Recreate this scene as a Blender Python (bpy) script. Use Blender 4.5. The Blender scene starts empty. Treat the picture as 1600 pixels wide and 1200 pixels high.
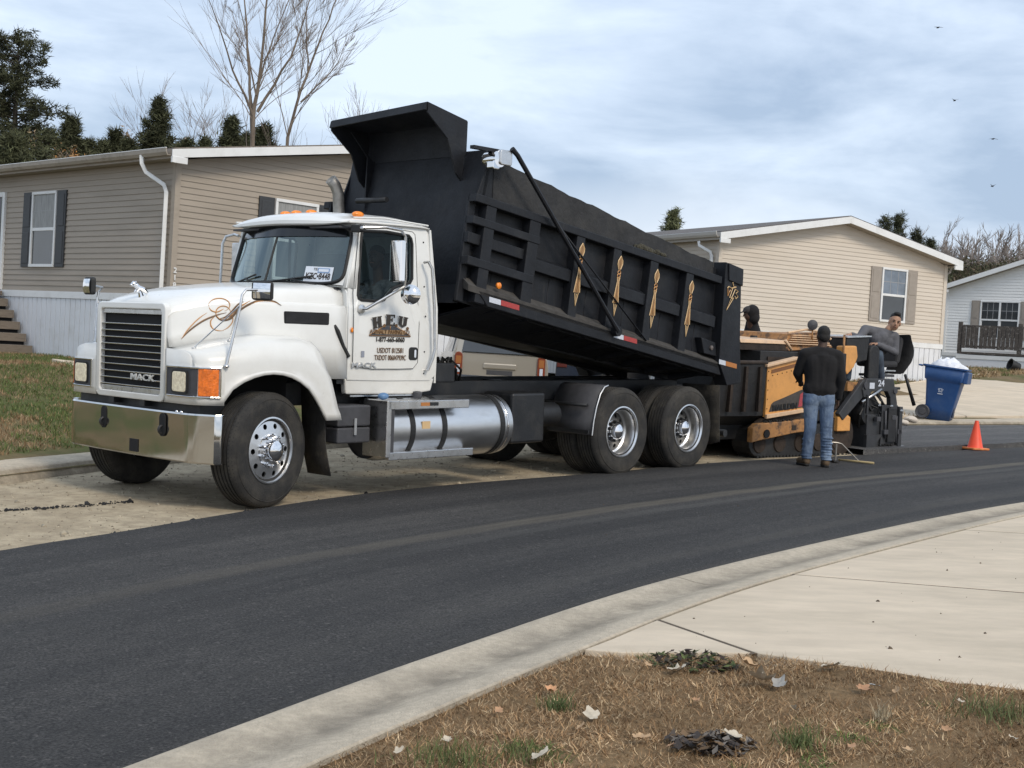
import bpy, bmesh, math, random
import numpy as np
from mathutils import Vector, Matrix, noise
from math import radians as R, sin, cos, pi, sqrt, atan2

sc = bpy.context.scene
col = sc.collection
# ------------------------------------------------------------------ camera
cam_d = bpy.data.cameras.new('camera'); cam = bpy.data.objects.new('camera', cam_d); col.objects.link(cam)
cam_d.sensor_width = 36; cam_d.sensor_fit = 'HORIZONTAL'; cam_d.lens = 2080/1600*36
cam_d.clip_start = 0.1; cam_d.clip_end = 4000
_p, _r = math.atan(54/2080), R(3.5)
_f = Vector((0, cos(_p), -sin(_p))); _r0 = Vector((1, 0, 0)); _u0 = Vector((0, sin(_p), cos(_p)))
_Rt = cos(_r)*_r0 + sin(_r)*_u0; _U = -sin(_r)*_r0 + cos(_r)*_u0
_m = Matrix((_Rt, _U, -_f)).transposed().to_4x4(); _m.translation = Vector((0, 0, 1.56))
cam.matrix_world = _m
sc.camera = cam
# ------------------------------------------------------------------ sky, sun, exposure
SUN_EL, SUN_AZ = R(42), R(-53)     # azimuth measured from +X towards +Y : right and behind the camera
sd = Vector((cos(SUN_EL)*cos(SUN_AZ), cos(SUN_EL)*sin(SUN_AZ), sin(SUN_EL)))
w = bpy.data.worlds.new('World'); sc.world = w; w.use_nodes = True
nt = w.node_tree; N = nt.nodes; N.clear()
out = N.new('ShaderNodeOutputWorld'); bg = N.new('ShaderNodeBackground'); nt.links.new(bg.outputs[0], out.inputs[0])
sky = N.new('ShaderNodeTexSky'); sky.sky_type = 'NISHITA'; sky.sun_disc = False
sky.sun_elevation = SUN_EL; sky.sun_rotation = pi/2 - SUN_AZ
sky.air_density = 1.2; sky.dust_density = 2.5
bg.inputs[1].default_value = 0.12
tc = N.new('ShaderNodeTexCoord')
def wn(t, **k):
    n = N.new(t)
    for a, b in k.items(): setattr(n, a, b)
    return n
sep = wn('ShaderNodeSeparateXYZ'); nt.links.new(tc.outputs['Generated'], sep.inputs[0])
# cloud plane projection : direction / (z + .12)
zz = wn('ShaderNodeMath', operation='ADD'); zz.inputs[1].default_value = 0.10; nt.links.new(sep.outputs[2], zz.inputs[0])
zm = wn('ShaderNodeMath', operation='MAXIMUM'); zm.inputs[1].default_value = 0.05; nt.links.new(zz.outputs[0], zm.inputs[0])
dx = wn('ShaderNodeMath', operation='DIVIDE'); nt.links.new(sep.outputs[0], dx.inputs[0]); nt.links.new(zm.outputs[0], dx.inputs[1])
dy = wn('ShaderNodeMath', operation='DIVIDE'); nt.links.new(sep.outputs[1], dy.inputs[0]); nt.links.new(zm.outputs[0], dy.inputs[1])
cb = wn('ShaderNodeCombineXYZ'); nt.links.new(dx.outputs[0], cb.inputs[0]); nt.links.new(dy.outputs[0], cb.inputs[1])
mp = wn('ShaderNodeMapping'); mp.inputs['Scale'].default_value = (4.2, 4.2, 13); mp.inputs['Rotation'].default_value = (0, R(3), 0); mp.inputs['Location'].default_value = (3.1, 0.4, 0)
nt.links.new(tc.outputs['Generated'], mp.inputs[0])
n1 = wn('ShaderNodeTexNoise'); n1.inputs['Scale'].default_value = 1.15; n1.inputs['Detail'].default_value = 7; n1.inputs['Roughness'].default_value = 0.56; n1.inputs['Distortion'].default_value = 0.25
nt.links.new(mp.outputs[0], n1.inputs['Vector'])
n2 = wn('ShaderNodeTexNoise'); n2.inputs['Scale'].default_value = 0.32; n2.inputs['Detail'].default_value = 3; n2.inputs['Roughness'].default_value = 0.45
nt.links.new(mp.outputs[0], n2.inputs['Vector'])
mx = wn('ShaderNodeMath', operation='MULTIPLY_ADD'); mx.inputs[1].default_value = 0.72
nt.links.new(n1.outputs['Fac'], mx.inputs[0])
mh = wn('ShaderNodeMath', operation='MULTIPLY'); mh.inputs[1].default_value = 0.28; nt.links.new(n2.outputs['Fac'], mh.inputs[0]); nt.links.new(mh.outputs[0], mx.inputs[2])
cr = wn('ShaderNodeValToRGB'); e = cr.color_ramp.elements
e[0].position = 0.56; e[0].color = (2.9, 3.7, 4.95, 1)
e[1].position = 0.80; e[1].color = (5.7, 6.5, 7.6, 1)
e2_ = cr.color_ramp.elements.new(0.67); e2_.color = (4.2, 5.0, 6.2, 1)
el = wn('ShaderNodeMath', operation='MULTIPLY_ADD'); el.inputs[1].default_value = 0.95; nt.links.new(sep.outputs[2], el.inputs[0])
el2 = wn('ShaderNodeMath', operation='MINIMUM'); el2.inputs[1].default_value = 0.24; nt.links.new(el.outputs[0], el2.inputs[0]); el.inputs[2].default_value = 0.0
el3 = wn('ShaderNodeMath', operation='ADD'); nt.links.new(el2.outputs[0], el3.inputs[0]); nt.links.new(mx.outputs[0], el3.inputs[1])
nt.links.new(el3.outputs[0], cr.inputs[0])
# bright band of cloud low in the sky
wav = wn('ShaderNodeTexNoise'); wav.inputs['Scale'].default_value = 3.4; wav.inputs['Detail'].default_value = 5
nt.links.new(tc.outputs['Generated'], wav.inputs['Vector'])
hz = wn('ShaderNodeMath', operation='MULTIPLY_ADD'); hz.inputs[1].default_value = 0.16; nt.links.new(wav.outputs['Fac'], hz.inputs[0]); nt.links.new(sep.outputs[2], hz.inputs[2])
hr = wn('ShaderNodeValToRGB'); h_ = hr.color_ramp.elements
h_[0].position = 0.145; h_[0].color = (0.6, 0.6, 0.6, 1); h_[1].position = 0.215; h_[1].color = (0, 0, 0, 1)
nt.links.new(hz.outputs[0], hr.inputs[0])
mc = wn('ShaderNodeMixRGB'); mc.inputs[2].default_value = (8.6, 8.9, 9.3, 1)
nt.links.new(hr.outputs[0], mc.inputs[0]); nt.links.new(cr.outputs[0], mc.inputs[1])
ms = wn('ShaderNodeMixRGB'); ms.inputs[0].default_value = 0.86
nt.links.new(sky.outputs[0], ms.inputs[1]); nt.links.new(mc.outputs[0], ms.inputs[2]); nt.links.new(ms.outputs[0], bg.inputs[0])
sun_d = bpy.data.lights.new('sun', 'SUN'); sun_d.energy = 1.5; sun_d.angle = R(16); sun_d.color = (1, 0.90, 0.76)
sun = bpy.data.objects.new('sun', sun_d); col.objects.link(sun)
sun.rotation_euler = (-sd).to_track_quat('-Z', 'Y').to_euler()
vs = sc.view_settings; vs.view_transform = 'Standard'; vs.look = 'None'; vs.exposure = 0.40; vs.gamma = 1; vs.use_curve_mapping = False

# ------------------------------------------------------------------ materials
MATS = {}
def mat(name, color, rough=0.6, metal=0.0, var=0.0, vscale=8.0, bump=0.0, bscale=60.0, dirt=None, dscale=3.0, damt=0.5, dlo=0.5, dhi=0.7,
        stretch=None, spec=None, coat=0.0, detail=4, gloss_var=0.0, trans=0.0):
    if name in MATS: return MATS[name]
    m = bpy.data.materials.new(name); m.use_nodes = True; MATS[name] = m
    t = m.node_tree; n = t.nodes; L = t.links; b = n['Principled BSDF']
    b.inputs['Roughness'].default_value = rough; b.inputs['Metallic'].default_value = metal
    if spec is not None: b.inputs['Specular IOR Level'].default_value = spec
    if coat: b.inputs['Coat Weight'].default_value = coat; b.inputs['Coat Roughness'].default_value = 0.06
    if trans: b.inputs['Transmission Weight'].default_value = trans
    c4 = (*color, 1)
    b.inputs['Base Color'].default_value = c4
    tcn = n.new('ShaderNodeTexCoord'); src = tcn.outputs['Object']
    if stretch:
        mpn = n.new('ShaderNodeMapping'); mpn.inputs['Scale'].default_value = stretch; L.new(src, mpn.inputs[0]); src = mpn.outputs[0]
    last = None
    if var:
        nz = n.new('ShaderNodeTexNoise'); nz.inputs['Scale'].default_value = vscale; nz.inputs['Detail'].default_value = detail; nz.inputs['Roughness'].default_value = 0.65
        L.new(src, nz.inputs['Vector'])
        rp = n.new('ShaderNodeValToRGB'); q = rp.color_ramp.elements
        q[0].position = 0.3; q[1].position = 0.7
        q[0].color = (*[max(0, v*(1-var)) for v in color], 1); q[1].color = (*[min(1, v*(1+var)) for v in color], 1)
        L.new(nz.outputs['Fac'], rp.inputs[0]); last = rp.outputs[0]
    if dirt:
        nz = n.new('ShaderNodeTexNoise'); nz.inputs['Scale'].default_value = dscale; nz.inputs['Detail'].default_value = 6; nz.inputs['Roughness'].default_value = 0.7
        L.new(src, nz.inputs['Vector'])
        rp = n.new('ShaderNodeValToRGB'); q = rp.color_ramp.elements
        q[0].position = dlo; q[1].position = dhi; q[0].color = (0, 0, 0, 1); q[1].color = (damt, damt, damt, 1)
        L.new(nz.outputs['Fac'], rp.inputs[0])
        mxn = n.new('ShaderNodeMixRGB'); L.new(rp.outputs[0], mxn.inputs[0])
        if last: L.new(last, mxn.inputs[1])
        else: mxn.inputs[1].default_value = c4
        mxn.inputs[2].default_value = (*dirt, 1); last = mxn.outputs[0]
    if last: L.new(last, b.inputs['Base Color'])
    if gloss_var:
        nz = n.new('ShaderNodeTexNoise'); nz.inputs['Scale'].default_value = vscale*1.7; nz.inputs['Detail'].default_value = 5; L.new(src, nz.inputs['Vector'])
        ma = n.new('ShaderNodeMath'); ma.operation = 'MULTIPLY_ADD'; ma.inputs[1].default_value = gloss_var; ma.inputs[2].default_value = rough-gloss_var/2
        L.new(nz.outputs['Fac'], ma.inputs[0]); L.new(ma.outputs[0], b.inputs['Roughness'])
    if bump:
        nz = n.new('ShaderNodeTexNoise'); nz.inputs['Scale'].default_value = bscale; nz.inputs['Detail'].default_value = 5; L.new(src, nz.inputs['Vector'])
        bp = n.new('ShaderNodeBump'); bp.inputs['Strength'].default_value = min(1, bump); bp.inputs['Distance'].default_value = 0.01*max(1, bump)
        L.new(nz.outputs['Fac'], bp.inputs['Height']); L.new(bp.outputs[0], b.inputs['Normal'])
    return m

# ------------------------------------------------------------------ mesh helpers
class MB:
    def __init__(s): s.v = []; s.f = []; s.sm = []
    def add(s, vs_, fs, smooth=False):
        o = len(s.v); s.v.extend([tuple(v) for v in vs_])
        for f in fs: s.f.append(tuple(i+o for i in f)); s.sm.append(smooth)
        return s
    def box(s, x0, x1, y0, y1, z0, z1):
        return s.add([(x0,y0,z0),(x1,y0,z0),(x1,y1,z0),(x0,y1,z0),(x0,y0,z1),(x1,y0,z1),(x1,y1,z1),(x0,y1,z1)],
                     [(0,3,2,1),(4,5,6,7),(0,1,5,4),(1,2,6,5),(2,3,7,6),(3,0,4,7)])
    def hexa(s, p): return s.add(p, [(0,3,2,1),(4,5,6,7),(0,1,5,4),(1,2,6,5),(2,3,7,6),(3,0,4,7)])
    def prism(s, poly, axis, a, b):
        """poly : 2-D points in the two other axes (order x,y,z without axis)"""
        n = len(poly)
        def P(p, t):
            if axis == 'x': return (t, p[0], p[1])
            if axis == 'y': return (p[0], t, p[1])
            return (p[0], p[1], t)
        vs_ = [P(p, a) for p in poly]+[P(p, b) for p in poly]
        return s.add(vs_, [tuple(range(n))[::-1], tuple(range(n, 2*n))]+[(i, (i+1) % n, n+(i+1) % n, n+i) for i in range(n)])
    def tube(s, pts, r, seg=8, caps=True, smooth=True):
        pts = [Vector(p) for p in pts]; n = len(pts)
        rs = r if isinstance(r, (list, tuple)) else [r]*n
        o = len(s.v); up = None
        for i, p in enumerate(pts):
            d = (pts[min(i+1, n-1)]-pts[max(i-1, 0)]).normalized()
            if up is None:
                up = Vector((0, 0, 1)) if abs(d.z) < 0.9 else Vector((1, 0, 0))
            a = d.cross(up)
            if a.length < 1e-4: a = d.orthogonal()
            a.normalize(); b = a.cross(d).normalized(); up = b
            for k in range(seg):
                t = 2*pi*k/seg; s.v.append(tuple(p+(a*cos(t)+b*sin(t))*rs[i]))
        for i in range(n-1):
            for k in range(seg):
                k2 = (k+1) % seg; s.f.append((o+i*seg+k, o+i*seg+k2, o+(i+1)*seg+k2, o+(i+1)*seg+k)); s.sm.append(smooth)
        if caps:
            s.f.append(tuple(o+k for k in range(seg))[::-1]); s.sm.append(False)
            s.f.append(tuple(o+(n-1)*seg+k for k in range(seg))); s.sm.append(False)
        return s
    def lathe(s, prof, origin, axis, seg=32, smooth=True, a0=0, a1=2*pi):
        """prof : (radius, distance along axis)"""
        ax = Vector(axis).normalized(); u = ax.orthogonal().normalized(); v = ax.cross(u); og = Vector(origin)
        full = abs(a1-a0-2*pi) < 1e-6; ns = seg if full else seg+1; o = len(s.v)
        for (r, h) in prof:
            for k in range(ns):
                t = a0+(a1-a0)*k/seg; s.v.append(tuple(og+ax*h+(u*cos(t)+v*sin(t))*r))
        for i in range(len(prof)-1):
            for k in range(seg):
                k2 = (k+1) % ns
                s.f.append((o+i*ns+k, o+i*ns+k2, o+(i+1)*ns+k2, o+(i+1)*ns+k)); s.sm.append(smooth)
        return s
    def disc(s, c, axis, r, seg=20):
        ax = Vector(axis).normalized(); u = ax.orthogonal().normalized(); v = ax.cross(u); c = Vector(c)
        return s.add([c+(u*cos(2*pi*k/seg)+v*sin(2*pi*k/seg))*r for k in range(seg)], [tuple(range(seg))])
    def cyl(s, p0, p1, r, seg=16, r1=None): return s.tube([p0, p1], [r, r if r1 is None else r1], seg)
    def grid(s, rows, smooth=True, close=False):
        o = len(s.v); m = len(rows[0])
        for r_ in rows: s.v.extend([tuple(p) for p in r_])
        for i in range(len(rows)-1):
            for j in range(m if close else m-1):
                j2 = (j+1) % m; s.f.append((o+i*m+j, o+i*m+j2, o+(i+1)*m+j2, o+(i+1)*m+j)); s.sm.append(smooth)
        return s
    def ball(s, c, r, seg=12, rings=8):
        c = Vector(c); r = r if isinstance(r, (tuple, list)) else (r, r, r)
        rows = []
        for i in range(rings+1):
            ph = pi*i/rings
            rows.append([(c.x+r[0]*sin(ph)*cos(2*pi*j/seg), c.y+r[1]*sin(ph)*sin(2*pi*j/seg), c.z+r[2]*cos(ph)) for j in range(seg)])
        return s.grid(rows, True, True)
    def ring(s, outer, inner, mapf, depth):
        """flat frame between two equal-length 2-D loops, extruded by depth through mapf(u, v, d)"""
        n = len(outer); vs_ = [mapf(*p, 0) for p in outer]+[mapf(*p, 0) for p in inner]+[mapf(*p, depth) for p in outer]+[mapf(*p, depth) for p in inner]
        fs = []
        for i in range(n):
            j = (i+1) % n
            fs += [(i, j, n+j, n+i), (2*n+i, 3*n+i, 3*n+j, 2*n+j), (i, 2*n+i, 2*n+j, j), (n+i, n+j, 3*n+j, 3*n+i)]
        return s.add(vs_, fs)
    def xf(s, M):
        s.v = [tuple(M @ Vector(v)) for v in s.v]; return s
    def build(s, name, m, parent=None, bevel=0, solid=0, soff=0, weld=False, seg=2, subsurf=0):
        me = bpy.data.meshes.new(name); me.from_pydata(s.v, [], s.f)
        me.polygons.foreach_set('use_smooth', s.sm)
        bm = bmesh.new(); bm.from_mesh(me)
        if weld or bevel: bmesh.ops.remove_doubles(bm, verts=bm.verts, dist=1e-5)
        bmesh.ops.recalc_face_normals(bm, faces=bm.faces)
        if any(s.sm):
            for e_ in bm.edges:
                if len(e_.link_faces) == 2 and e_.calc_face_angle(0) > R(34): e_.smooth = False
        bm.to_mesh(me); bm.free()
        o = bpy.data.objects.new(name, me); col.objects.link(o)
        for mm in (m if isinstance(m, list) else [m]): me.materials.append(mm)
        if parent is not None: o.parent = parent
        if subsurf:
            sb = o.modifiers.new('s', 'SUBSURF'); sb.levels = subsurf; sb.render_levels = subsurf
        if solid:
            so = o.modifiers.new('so', 'SOLIDIFY'); so.thickness = solid; so.offset = soff
        if bevel:
            b = o.modifiers.new('b', 'BEVEL'); b.width = bevel; b.segments = seg; b.limit_method = 'ANGLE'; b.angle_limit = R(35)
        return o
def empty(name, loc=(0, 0, 0), M=None):
    o = bpy.data.objects.new(name, None); col.objects.link(o); o.empty_display_size = 0.2
    if M is not None: o.matrix_world = M
    else: o.location = loc
    return o
def tag(o, label=None, cat=None, group=None, kind=None):
    if label: o['label'] = label
    if cat: o['category'] = cat
    if group: o['group'] = group
    if kind: o['kind'] = kind
    return o
def kids(o): return [c for c in bpy.data.objects if c.parent == o]
def dup(o, parent=None):
    c = o.copy(); col.objects.link(c)
    if parent is not None: c.parent = parent
    for ch in kids(o): dup(ch, c)
    return c
def frame(o, x, y, z=None):
    x = Vector(x).normalized(); y = Vector(y).normalized(); z = x.cross(y) if z is None else Vector(z)
    m = Matrix((x, y, z)).transposed().to_4x4(); m.translation = Vector(o); return m
def rrect(x0, x1, y0, y1, r, n=4):
    pts = []
    for (cx, cy, a) in ((x1-r, y1-r, 0), (x0+r, y1-r, 90), (x0+r, y0+r, 180), (x1-r, y0+r, 270)):
        for k in range(n+1):
            t = R(a+90*k/n); pts.append((cx+r*cos(t), cy+r*sin(t)))
    return pts
def text_mesh(txt, size, extrude=0.002, offset=0, width=1.0, shear=0, space=1.0, align='CENTER'):
    cu = bpy.data.curves.new('t', 'FONT'); cu.body = txt; cu.size = size; cu.extrude = extrude; cu.offset = offset; cu.align_x = align; cu.shear = shear; cu.space_character = space
    cu.resolution_u = 3
    ob = bpy.data.objects.new('t', cu); col.objects.link(ob)
    bpy.context.view_layer.update()
    me = bpy.data.meshes.new_from_object(ob.evaluated_get(bpy.context.evaluated_depsgraph_get()))
    bpy.data.objects.remove(ob); bpy.data.curves.remove(cu)
    for v in me.vertices: v.co.x *= width
    return me
def text_obj(name, txt, size, M, m, parent, **k):
    me = text_mesh(txt, size, **k); me.transform(M); me.name = name
    me.materials.clear(); me.materials.append(m)
    o = bpy.data.objects.new(name, me); col.objects.link(o); o.parent = parent; return o

# ------------------------------------------------------------------ ground
PO = Vector((-2.9947, 12.7112, -0.0049)); PN = Vector((-0.0243, -0.0177, 0.9995))
def zp(x, y): return PO.z-(PN.x*(x-PO.x)+PN.y*(y-PO.y))/PN.z
def spline(pts, step=0.3):
    P = [Vector((p[0], p[1])) for p in pts]; P = [P[0]*2-P[1]]+P+[P[-1]*2-P[-2]]; out_ = []
    for i in range(1, len(P)-2):
        n = max(2, int((P[i+1]-P[i]).length/step))
        for k in range(n):
            t = k/n; a, b, c, d = P[i-1], P[i], P[i+1], P[i+2]
            out_.append(0.5*((2*b)+(c-a)*t+(2*a-5*b+4*c-d)*t*t+(3*b-a-3*c+d)*t**3))
    out_.append(P[-2]); return out_
MATE = spline([(-14, -12), (-8.3, -0.5), (-5.3, 5.2), (-3.5, 9.1), (-3.0, 10.0), (-1.74, 12.35), (-0.61, 13.85), (1.15, 15.62), (2.85, 17.45), (5.76, 19.76), (8.47, 21.86), (12, 24.3), (18, 27.8), (30, 33.5)])
NEAR = spline([(-9.5, -12), (-3.7, 0.4), (-1.301, 4.814), (-0.24, 6.694), (1.15, 8.888), (3.50, 11.82), (5.50, 14.0), (8.5, 16.8), (13, 20.6), (20, 24.6), (32, 30.5)])
FARC = spline([(-17, -11), (-10.8, 0.5), (-7.2, 8.0), (-5.95, 10.6), (-4.95, 12.75), (-4.35, 14.2), (-3.0, 16.7), (-1.0, 19.4), (1.6, 22), (4.7, 24.3), (8.2, 26.15), (10.75, 27.5), (16, 30.4), (28, 36.5)])
def resamp(P, n):
    L = [0]
    for a, b in zip(P, P[1:]): L.append(L[-1]+(b-a).length)
    o = []; j = 0
    for k in range(n):
        t = L[-1]*k/(n-1)
        while j < len(L)-2 and L[j+1] < t: j += 1
        u = (t-L[j])/max(1e-6, L[j+1]-L[j]); o.append(P[j].lerp(P[j+1], min(1, u)))
    return o, L[-1]
def normals(P, sgn):
    o = []
    for i in range(len(P)):
        d = (P[min(i+1, len(P)-1)]-P[max(i-1, 0)]).normalized(); o.append(Vector((-d.y, d.x))*sgn)
    return o
_fa = np.array([(p.x, p.y) for p in FARC]); _na = np.array([(p.x, p.y) for p in NEAR])
def dist(A, x, y):
    d = (A[:, 0]-x)**2+(A[:, 1]-y)**2; return sqrt(d.min())
def hill(x, y, d):
    t = min(1, max(0, (x+2)/8)); k = 0.125*(1-t)+0.088*t
    s = min(d, 0.74/k)*k
    if y > 20.5 and -4.6 < x < 6.6:      # sunken parking area between the two taupe and tan houses
        u = min(1, max(0, (x+4.6)/2.0))*min(1, max(0, (6.6-x)/2.6))*min(1, (y-20.5)/3); s *= 1-0.85*u
    return 0.10+s
def hfar(x, y, d=None):
    if d is None: d = dist(_fa, x, y)
    return zp(x, y)+hill(x, y, d) if d < 60 else zp(x, y)+hill(x, y, d)
def hnear(x, y, d=None):
    if d is None: d = dist(_na, x, y)
    return zp(x, y)+0.10+0.02*min(d, 6)
def ribbon(name, A, B, n, zf, m, kind='structure', cols=1, skirt=0, parent=None):
    """surface between two polylines, uv = (metres across, metres along)"""
    a, La = resamp(A, n); b, Lb = resamp(B, n); mb = MB(); rows = []; uv = []
    for i in range(n):
        r = []
        for c in range(cols+1):
            p = a[i].lerp(b[i], c/cols); r.append((p.x, p.y, zf(p.x, p.y)))
            uv.append(((b[i]-a[i]).length*c/cols, La*i/(n-1)))
        if skirt:
            r = [(r[0][0], r[0][1], r[0][2]-skirt)]+r+[(r[-1][0], r[-1][1], r[-1][2]-skirt)]
            q = len(uv)-(cols+1); uv.insert(q, uv[q]); uv.append(uv[-1])
        rows.append(r)
    mb.grid(rows, False); me = bpy.data.meshes.new(name); me.from_pydata(mb.v, [], mb.f)
    ul = me.uv_layers.new(name='UVMap'); li = np.zeros(len(me.loops), dtype=np.int32); me.loops.foreach_get('vertex_index', li)
    ul.data.foreach_set('uv', np.array(uv, dtype=np.float32)[li].ravel())
    o = bpy.data.objects.new(name, me); col.objects.link(o); me.materials.append(m)
    if kind: o['kind'] = kind
    if parent: o.parent = parent
    return o

def asphalt_mat(name, base, bands):
    m = bpy.data.materials.new(name); m.use_nodes = True; t = m.node_tree; n = t.nodes; L = t.links; b = n['Principled BSDF']
    uvn = n.new('ShaderNodeUVMap'); tcn = n.new('ShaderNodeTexCoord')
    def nz(scale, det, src, stretch=(1, 1, 1), rough=0.6):
        mp_ = n.new('ShaderNodeMapping'); mp_.inputs['Scale'].default_value = stretch; L.new(src, mp_.inputs[0])
        q = n.new('ShaderNodeTexNoise'); q.inputs['Scale'].default_value = scale; q.inputs['Detail'].default_value = det; q.inputs['Roughness'].default_value = rough
        L.new(mp_.outputs[0], q.inputs['Vector']); return q.outputs['Fac']
    def ramp(src, p0, c0, p1, c1):
        r_ = n.new('ShaderNodeValToRGB'); r_.color_ramp.elements[0].position = p0; r_.color_ramp.elements[1].position = p1
        r_.color_ramp.elements[0].color = c0; r_.color_ramp.elements[1].color = c1; L.new(src, r_.inputs[0]); return r_.outputs[0]
    def mix(f, a, c, mode='MIX'):
        x = n.new('ShaderNodeMixRGB'); x.blend_type = mode
        if isinstance(f, float): x.inputs[0].default_value = f
        else: L.new(f, x.inputs[0])
        for i_, v in ((1, a), (2, c)):
            if isinstance(v, tuple): x.inputs[i_].default_value = v
            else: L.new(v, x.inputs[i_])
        return x.outputs[0]
    streak = nz(1.0, 6, uvn.outputs[0], (2.2, 0.10, 1))
    patch = nz(0.7, 5, tcn.outputs['Object'])
    fine = nz(75, 2, tcn.outputs['Object'], rough=0.7); mid = nz(1.0, 8, uvn.outputs[0], (16, 6, 1), rough=0.78)
    bb = [v for v in base]
    c = ramp(streak, 0.33, (bb[0]*0.62, bb[1]*0.62, bb[2]*0.64, 1), 0.66, (bb[0]*1.7, bb[1]*1.66, bb[2]*1.58, 1))
    c = mix(ramp(patch, 0.35, (0, 0, 0, 1), 0.7, (0.55, 0.55, 0.55, 1)), c, (bb[0]*0.6, bb[1]*0.6, bb[2]*0.62, 1))
    c = mix(0.8, c, ramp(fine, 0.36, (0.12, 0.12, 0.12, 1), 0.66, (1.75, 1.72, 1.66, 1)), 'MULTIPLY')
    c = mix(ramp(mid, 0.52, (0, 0, 0, 1), 0.64, (0.75, 0.75, 0.75, 1)), c, (bb[0]*0.38, bb[1]*0.38, bb[2]*0.38, 1))
    spk = nz(34, 2, tcn.outputs['Object'], rough=0.5)
    c = mix(ramp(spk, 0.64, (0, 0, 0, 1), 0.72, (0.75, 0.75, 0.75, 1)), c, (bb[0]*2.6+0.01, bb[1]*2.5+0.01, bb[2]*2.3+0.01, 1))
    sx = n.new('ShaderNodeSeparateXYZ'); L.new(uvn.outputs[0], sx.inputs[0])
    for (u0, hw, colr, amt) in bands:
        wob = n.new('ShaderNodeMath'); wob.operation = 'MULTIPLY_ADD'; wob.inputs[1].default_value = 0.25; L.new(nz(1.0, 3, uvn.outputs[0], (0.4, 0.35, 1)), wob.inputs[0]); L.new(sx.outputs[0], wob.inputs[2])
        sb = n.new('ShaderNodeMath'); sb.operation = 'SUBTRACT'; sb.inputs[1].default_value = u0+0.125; L.new(wob.outputs[0], sb.inputs[0])
        ab = n.new('ShaderNodeMath'); ab.operation = 'ABSOLUTE'; L.new(sb.outputs[0], ab.inputs[0])
        mk = ramp(ab.outputs[0], hw*0.5, (amt, amt, amt, 1), hw, (0, 0, 0, 1))
        fr = ramp(nz(1.0, 4, uvn.outputs[0], (14, 1.2, 1), 0.8), 0.3, (0.35, 0.35, 0.35, 1), 0.65, (1, 1, 1, 1))
        vd = n.new('ShaderNodeMath'); vd.operation = 'MULTIPLY'; vd.inputs[1].default_value = 0.02; L.new(sx.outputs[1], vd.inputs[0])
        fd_ = ramp(vd.outputs[0], 0.36, (0.0, 0.0, 0.0, 1), 0.58, (1, 1, 1, 1))
        c = mix(mix(1.0, mix(1.0, mk, fr, 'MULTIPLY'), fd_, 'MULTIPLY'), c, (*colr, 1))
    L.new(c, b.inputs['Base Color']); b.inputs['Roughness'].default_value = 0.85; b.inputs['Specular IOR Level'].default_value = 0.40
    bp = n.new('ShaderNodeBump'); bp.inputs['Strength'].default_value = 0.9; bp.inputs['Distance'].default_value = 0.008; L.new(fine, bp.inputs['Height'])
    bp2 = n.new('ShaderNodeBump'); bp2.inputs['Strength'].default_value = 0.6; bp2.inputs['Distance'].default_value = 0.02; L.new(mid, bp2.inputs['Height']); L.new(bp.outputs[0], bp2.inputs['Normal']); L.new(bp2.outputs[0], b.inputs['Normal'])
    return m

def ground_mix_mat(name, c1, c2, c3, s1=0.6, s2=9.0, bump=0.8, lo=0.42, hi=0.58):
    m = bpy.data.materials.new(name); m.use_nodes = True; t = m.node_tree; n = t.nodes; L = t.links; b = n['Principled BSDF']
    geo = n.new('ShaderNodeNewGeometry')
    def nz(s, d): 
        q = n.new('ShaderNodeTexNoise'); q.inputs['Scale'].default_value = s; q.inputs['Detail'].default_value = d; q.inputs['Roughness'].default_value = 0.68; L.new(geo.outputs['Position'], q.inputs['Vector']); return q.outputs['Fac']
    r_ = n.new('ShaderNodeValToRGB'); r_.color_ramp.elements[0].position = lo; r_.color_ramp.elements[1].position = hi
    r_.color_ramp.elements[0].color = (*c1, 1); r_.color_ramp.elements[1].color = (*c2, 1); L.new(nz(s1, 6), r_.inputs[0])
    r2 = n.new('ShaderNodeValToRGB'); r2.color_ramp.elements[0].position = 0.42; r2.color_ramp.elements[1].position = 0.66
    r2.color_ramp.elements[0].color = (0, 0, 0, 1); r2.color_ramp.elements[1].color = (0.75, 0.75, 0.75, 1); f = nz(s2, 6); L.new(f, r2.inputs[0])
    x = n.new('ShaderNodeMixRGB'); L.new(r2.outputs[0], x.inputs[0]); L.new(r_.outputs[0], x.inputs[1]); x.inputs[2].default_value = (*c3, 1)
    g = nz(120, 2); x2 = n.new('ShaderNodeMixRGB'); x2.blend_type = 'OVERLAY'; x2.inputs[0].default_value = 0.35; L.new(x.outputs[0], x2.inputs[1]); L.new(g, x2.inputs[2])
    L.new(x2.outputs[0], b.inputs['Base Color']); b.inputs['Roughness'].default_value = 0.95; b.inputs['Specular IOR Level'].default_value = 0.15
    bp = n.new('ShaderNodeBump'); bp.inputs['Strength'].default_value = bump; bp.inputs['Distance'].default_value = 0.02; L.new(f, bp.inputs['Height'])
    bp2 = n.new('ShaderNodeBump'); bp2.inputs['Strength'].default_value = 0.7; bp2.inputs['Distance'].default_value = 0.006; L.new(g, bp2.inputs['Height']); L.new(bp.outputs[0], bp2.inputs['Normal']); L.new(bp2.outputs[0], b.inputs['Normal'])
    return m
M_AS1 = asphalt_mat('asphalt_near', (0.037, 0.0362, 0.0362), [(2.40, 0.15, (0.125, 0.11, 0.085), 0.85), (2.05, 0.10, (0.08, 0.078, 0.072), 0.6), (0.10, 0.10, (0.07, 0.062, 0.05), 0.5), (0.55, 0.12, (0.06, 0.056, 0.048), 0.5)])
M_AS2 = asphalt_mat('asphalt_fresh', (0.088, 0.088, 0.090), [(1.6, 0.5, (0.09, 0.09, 0.095), 0.6)])
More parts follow.
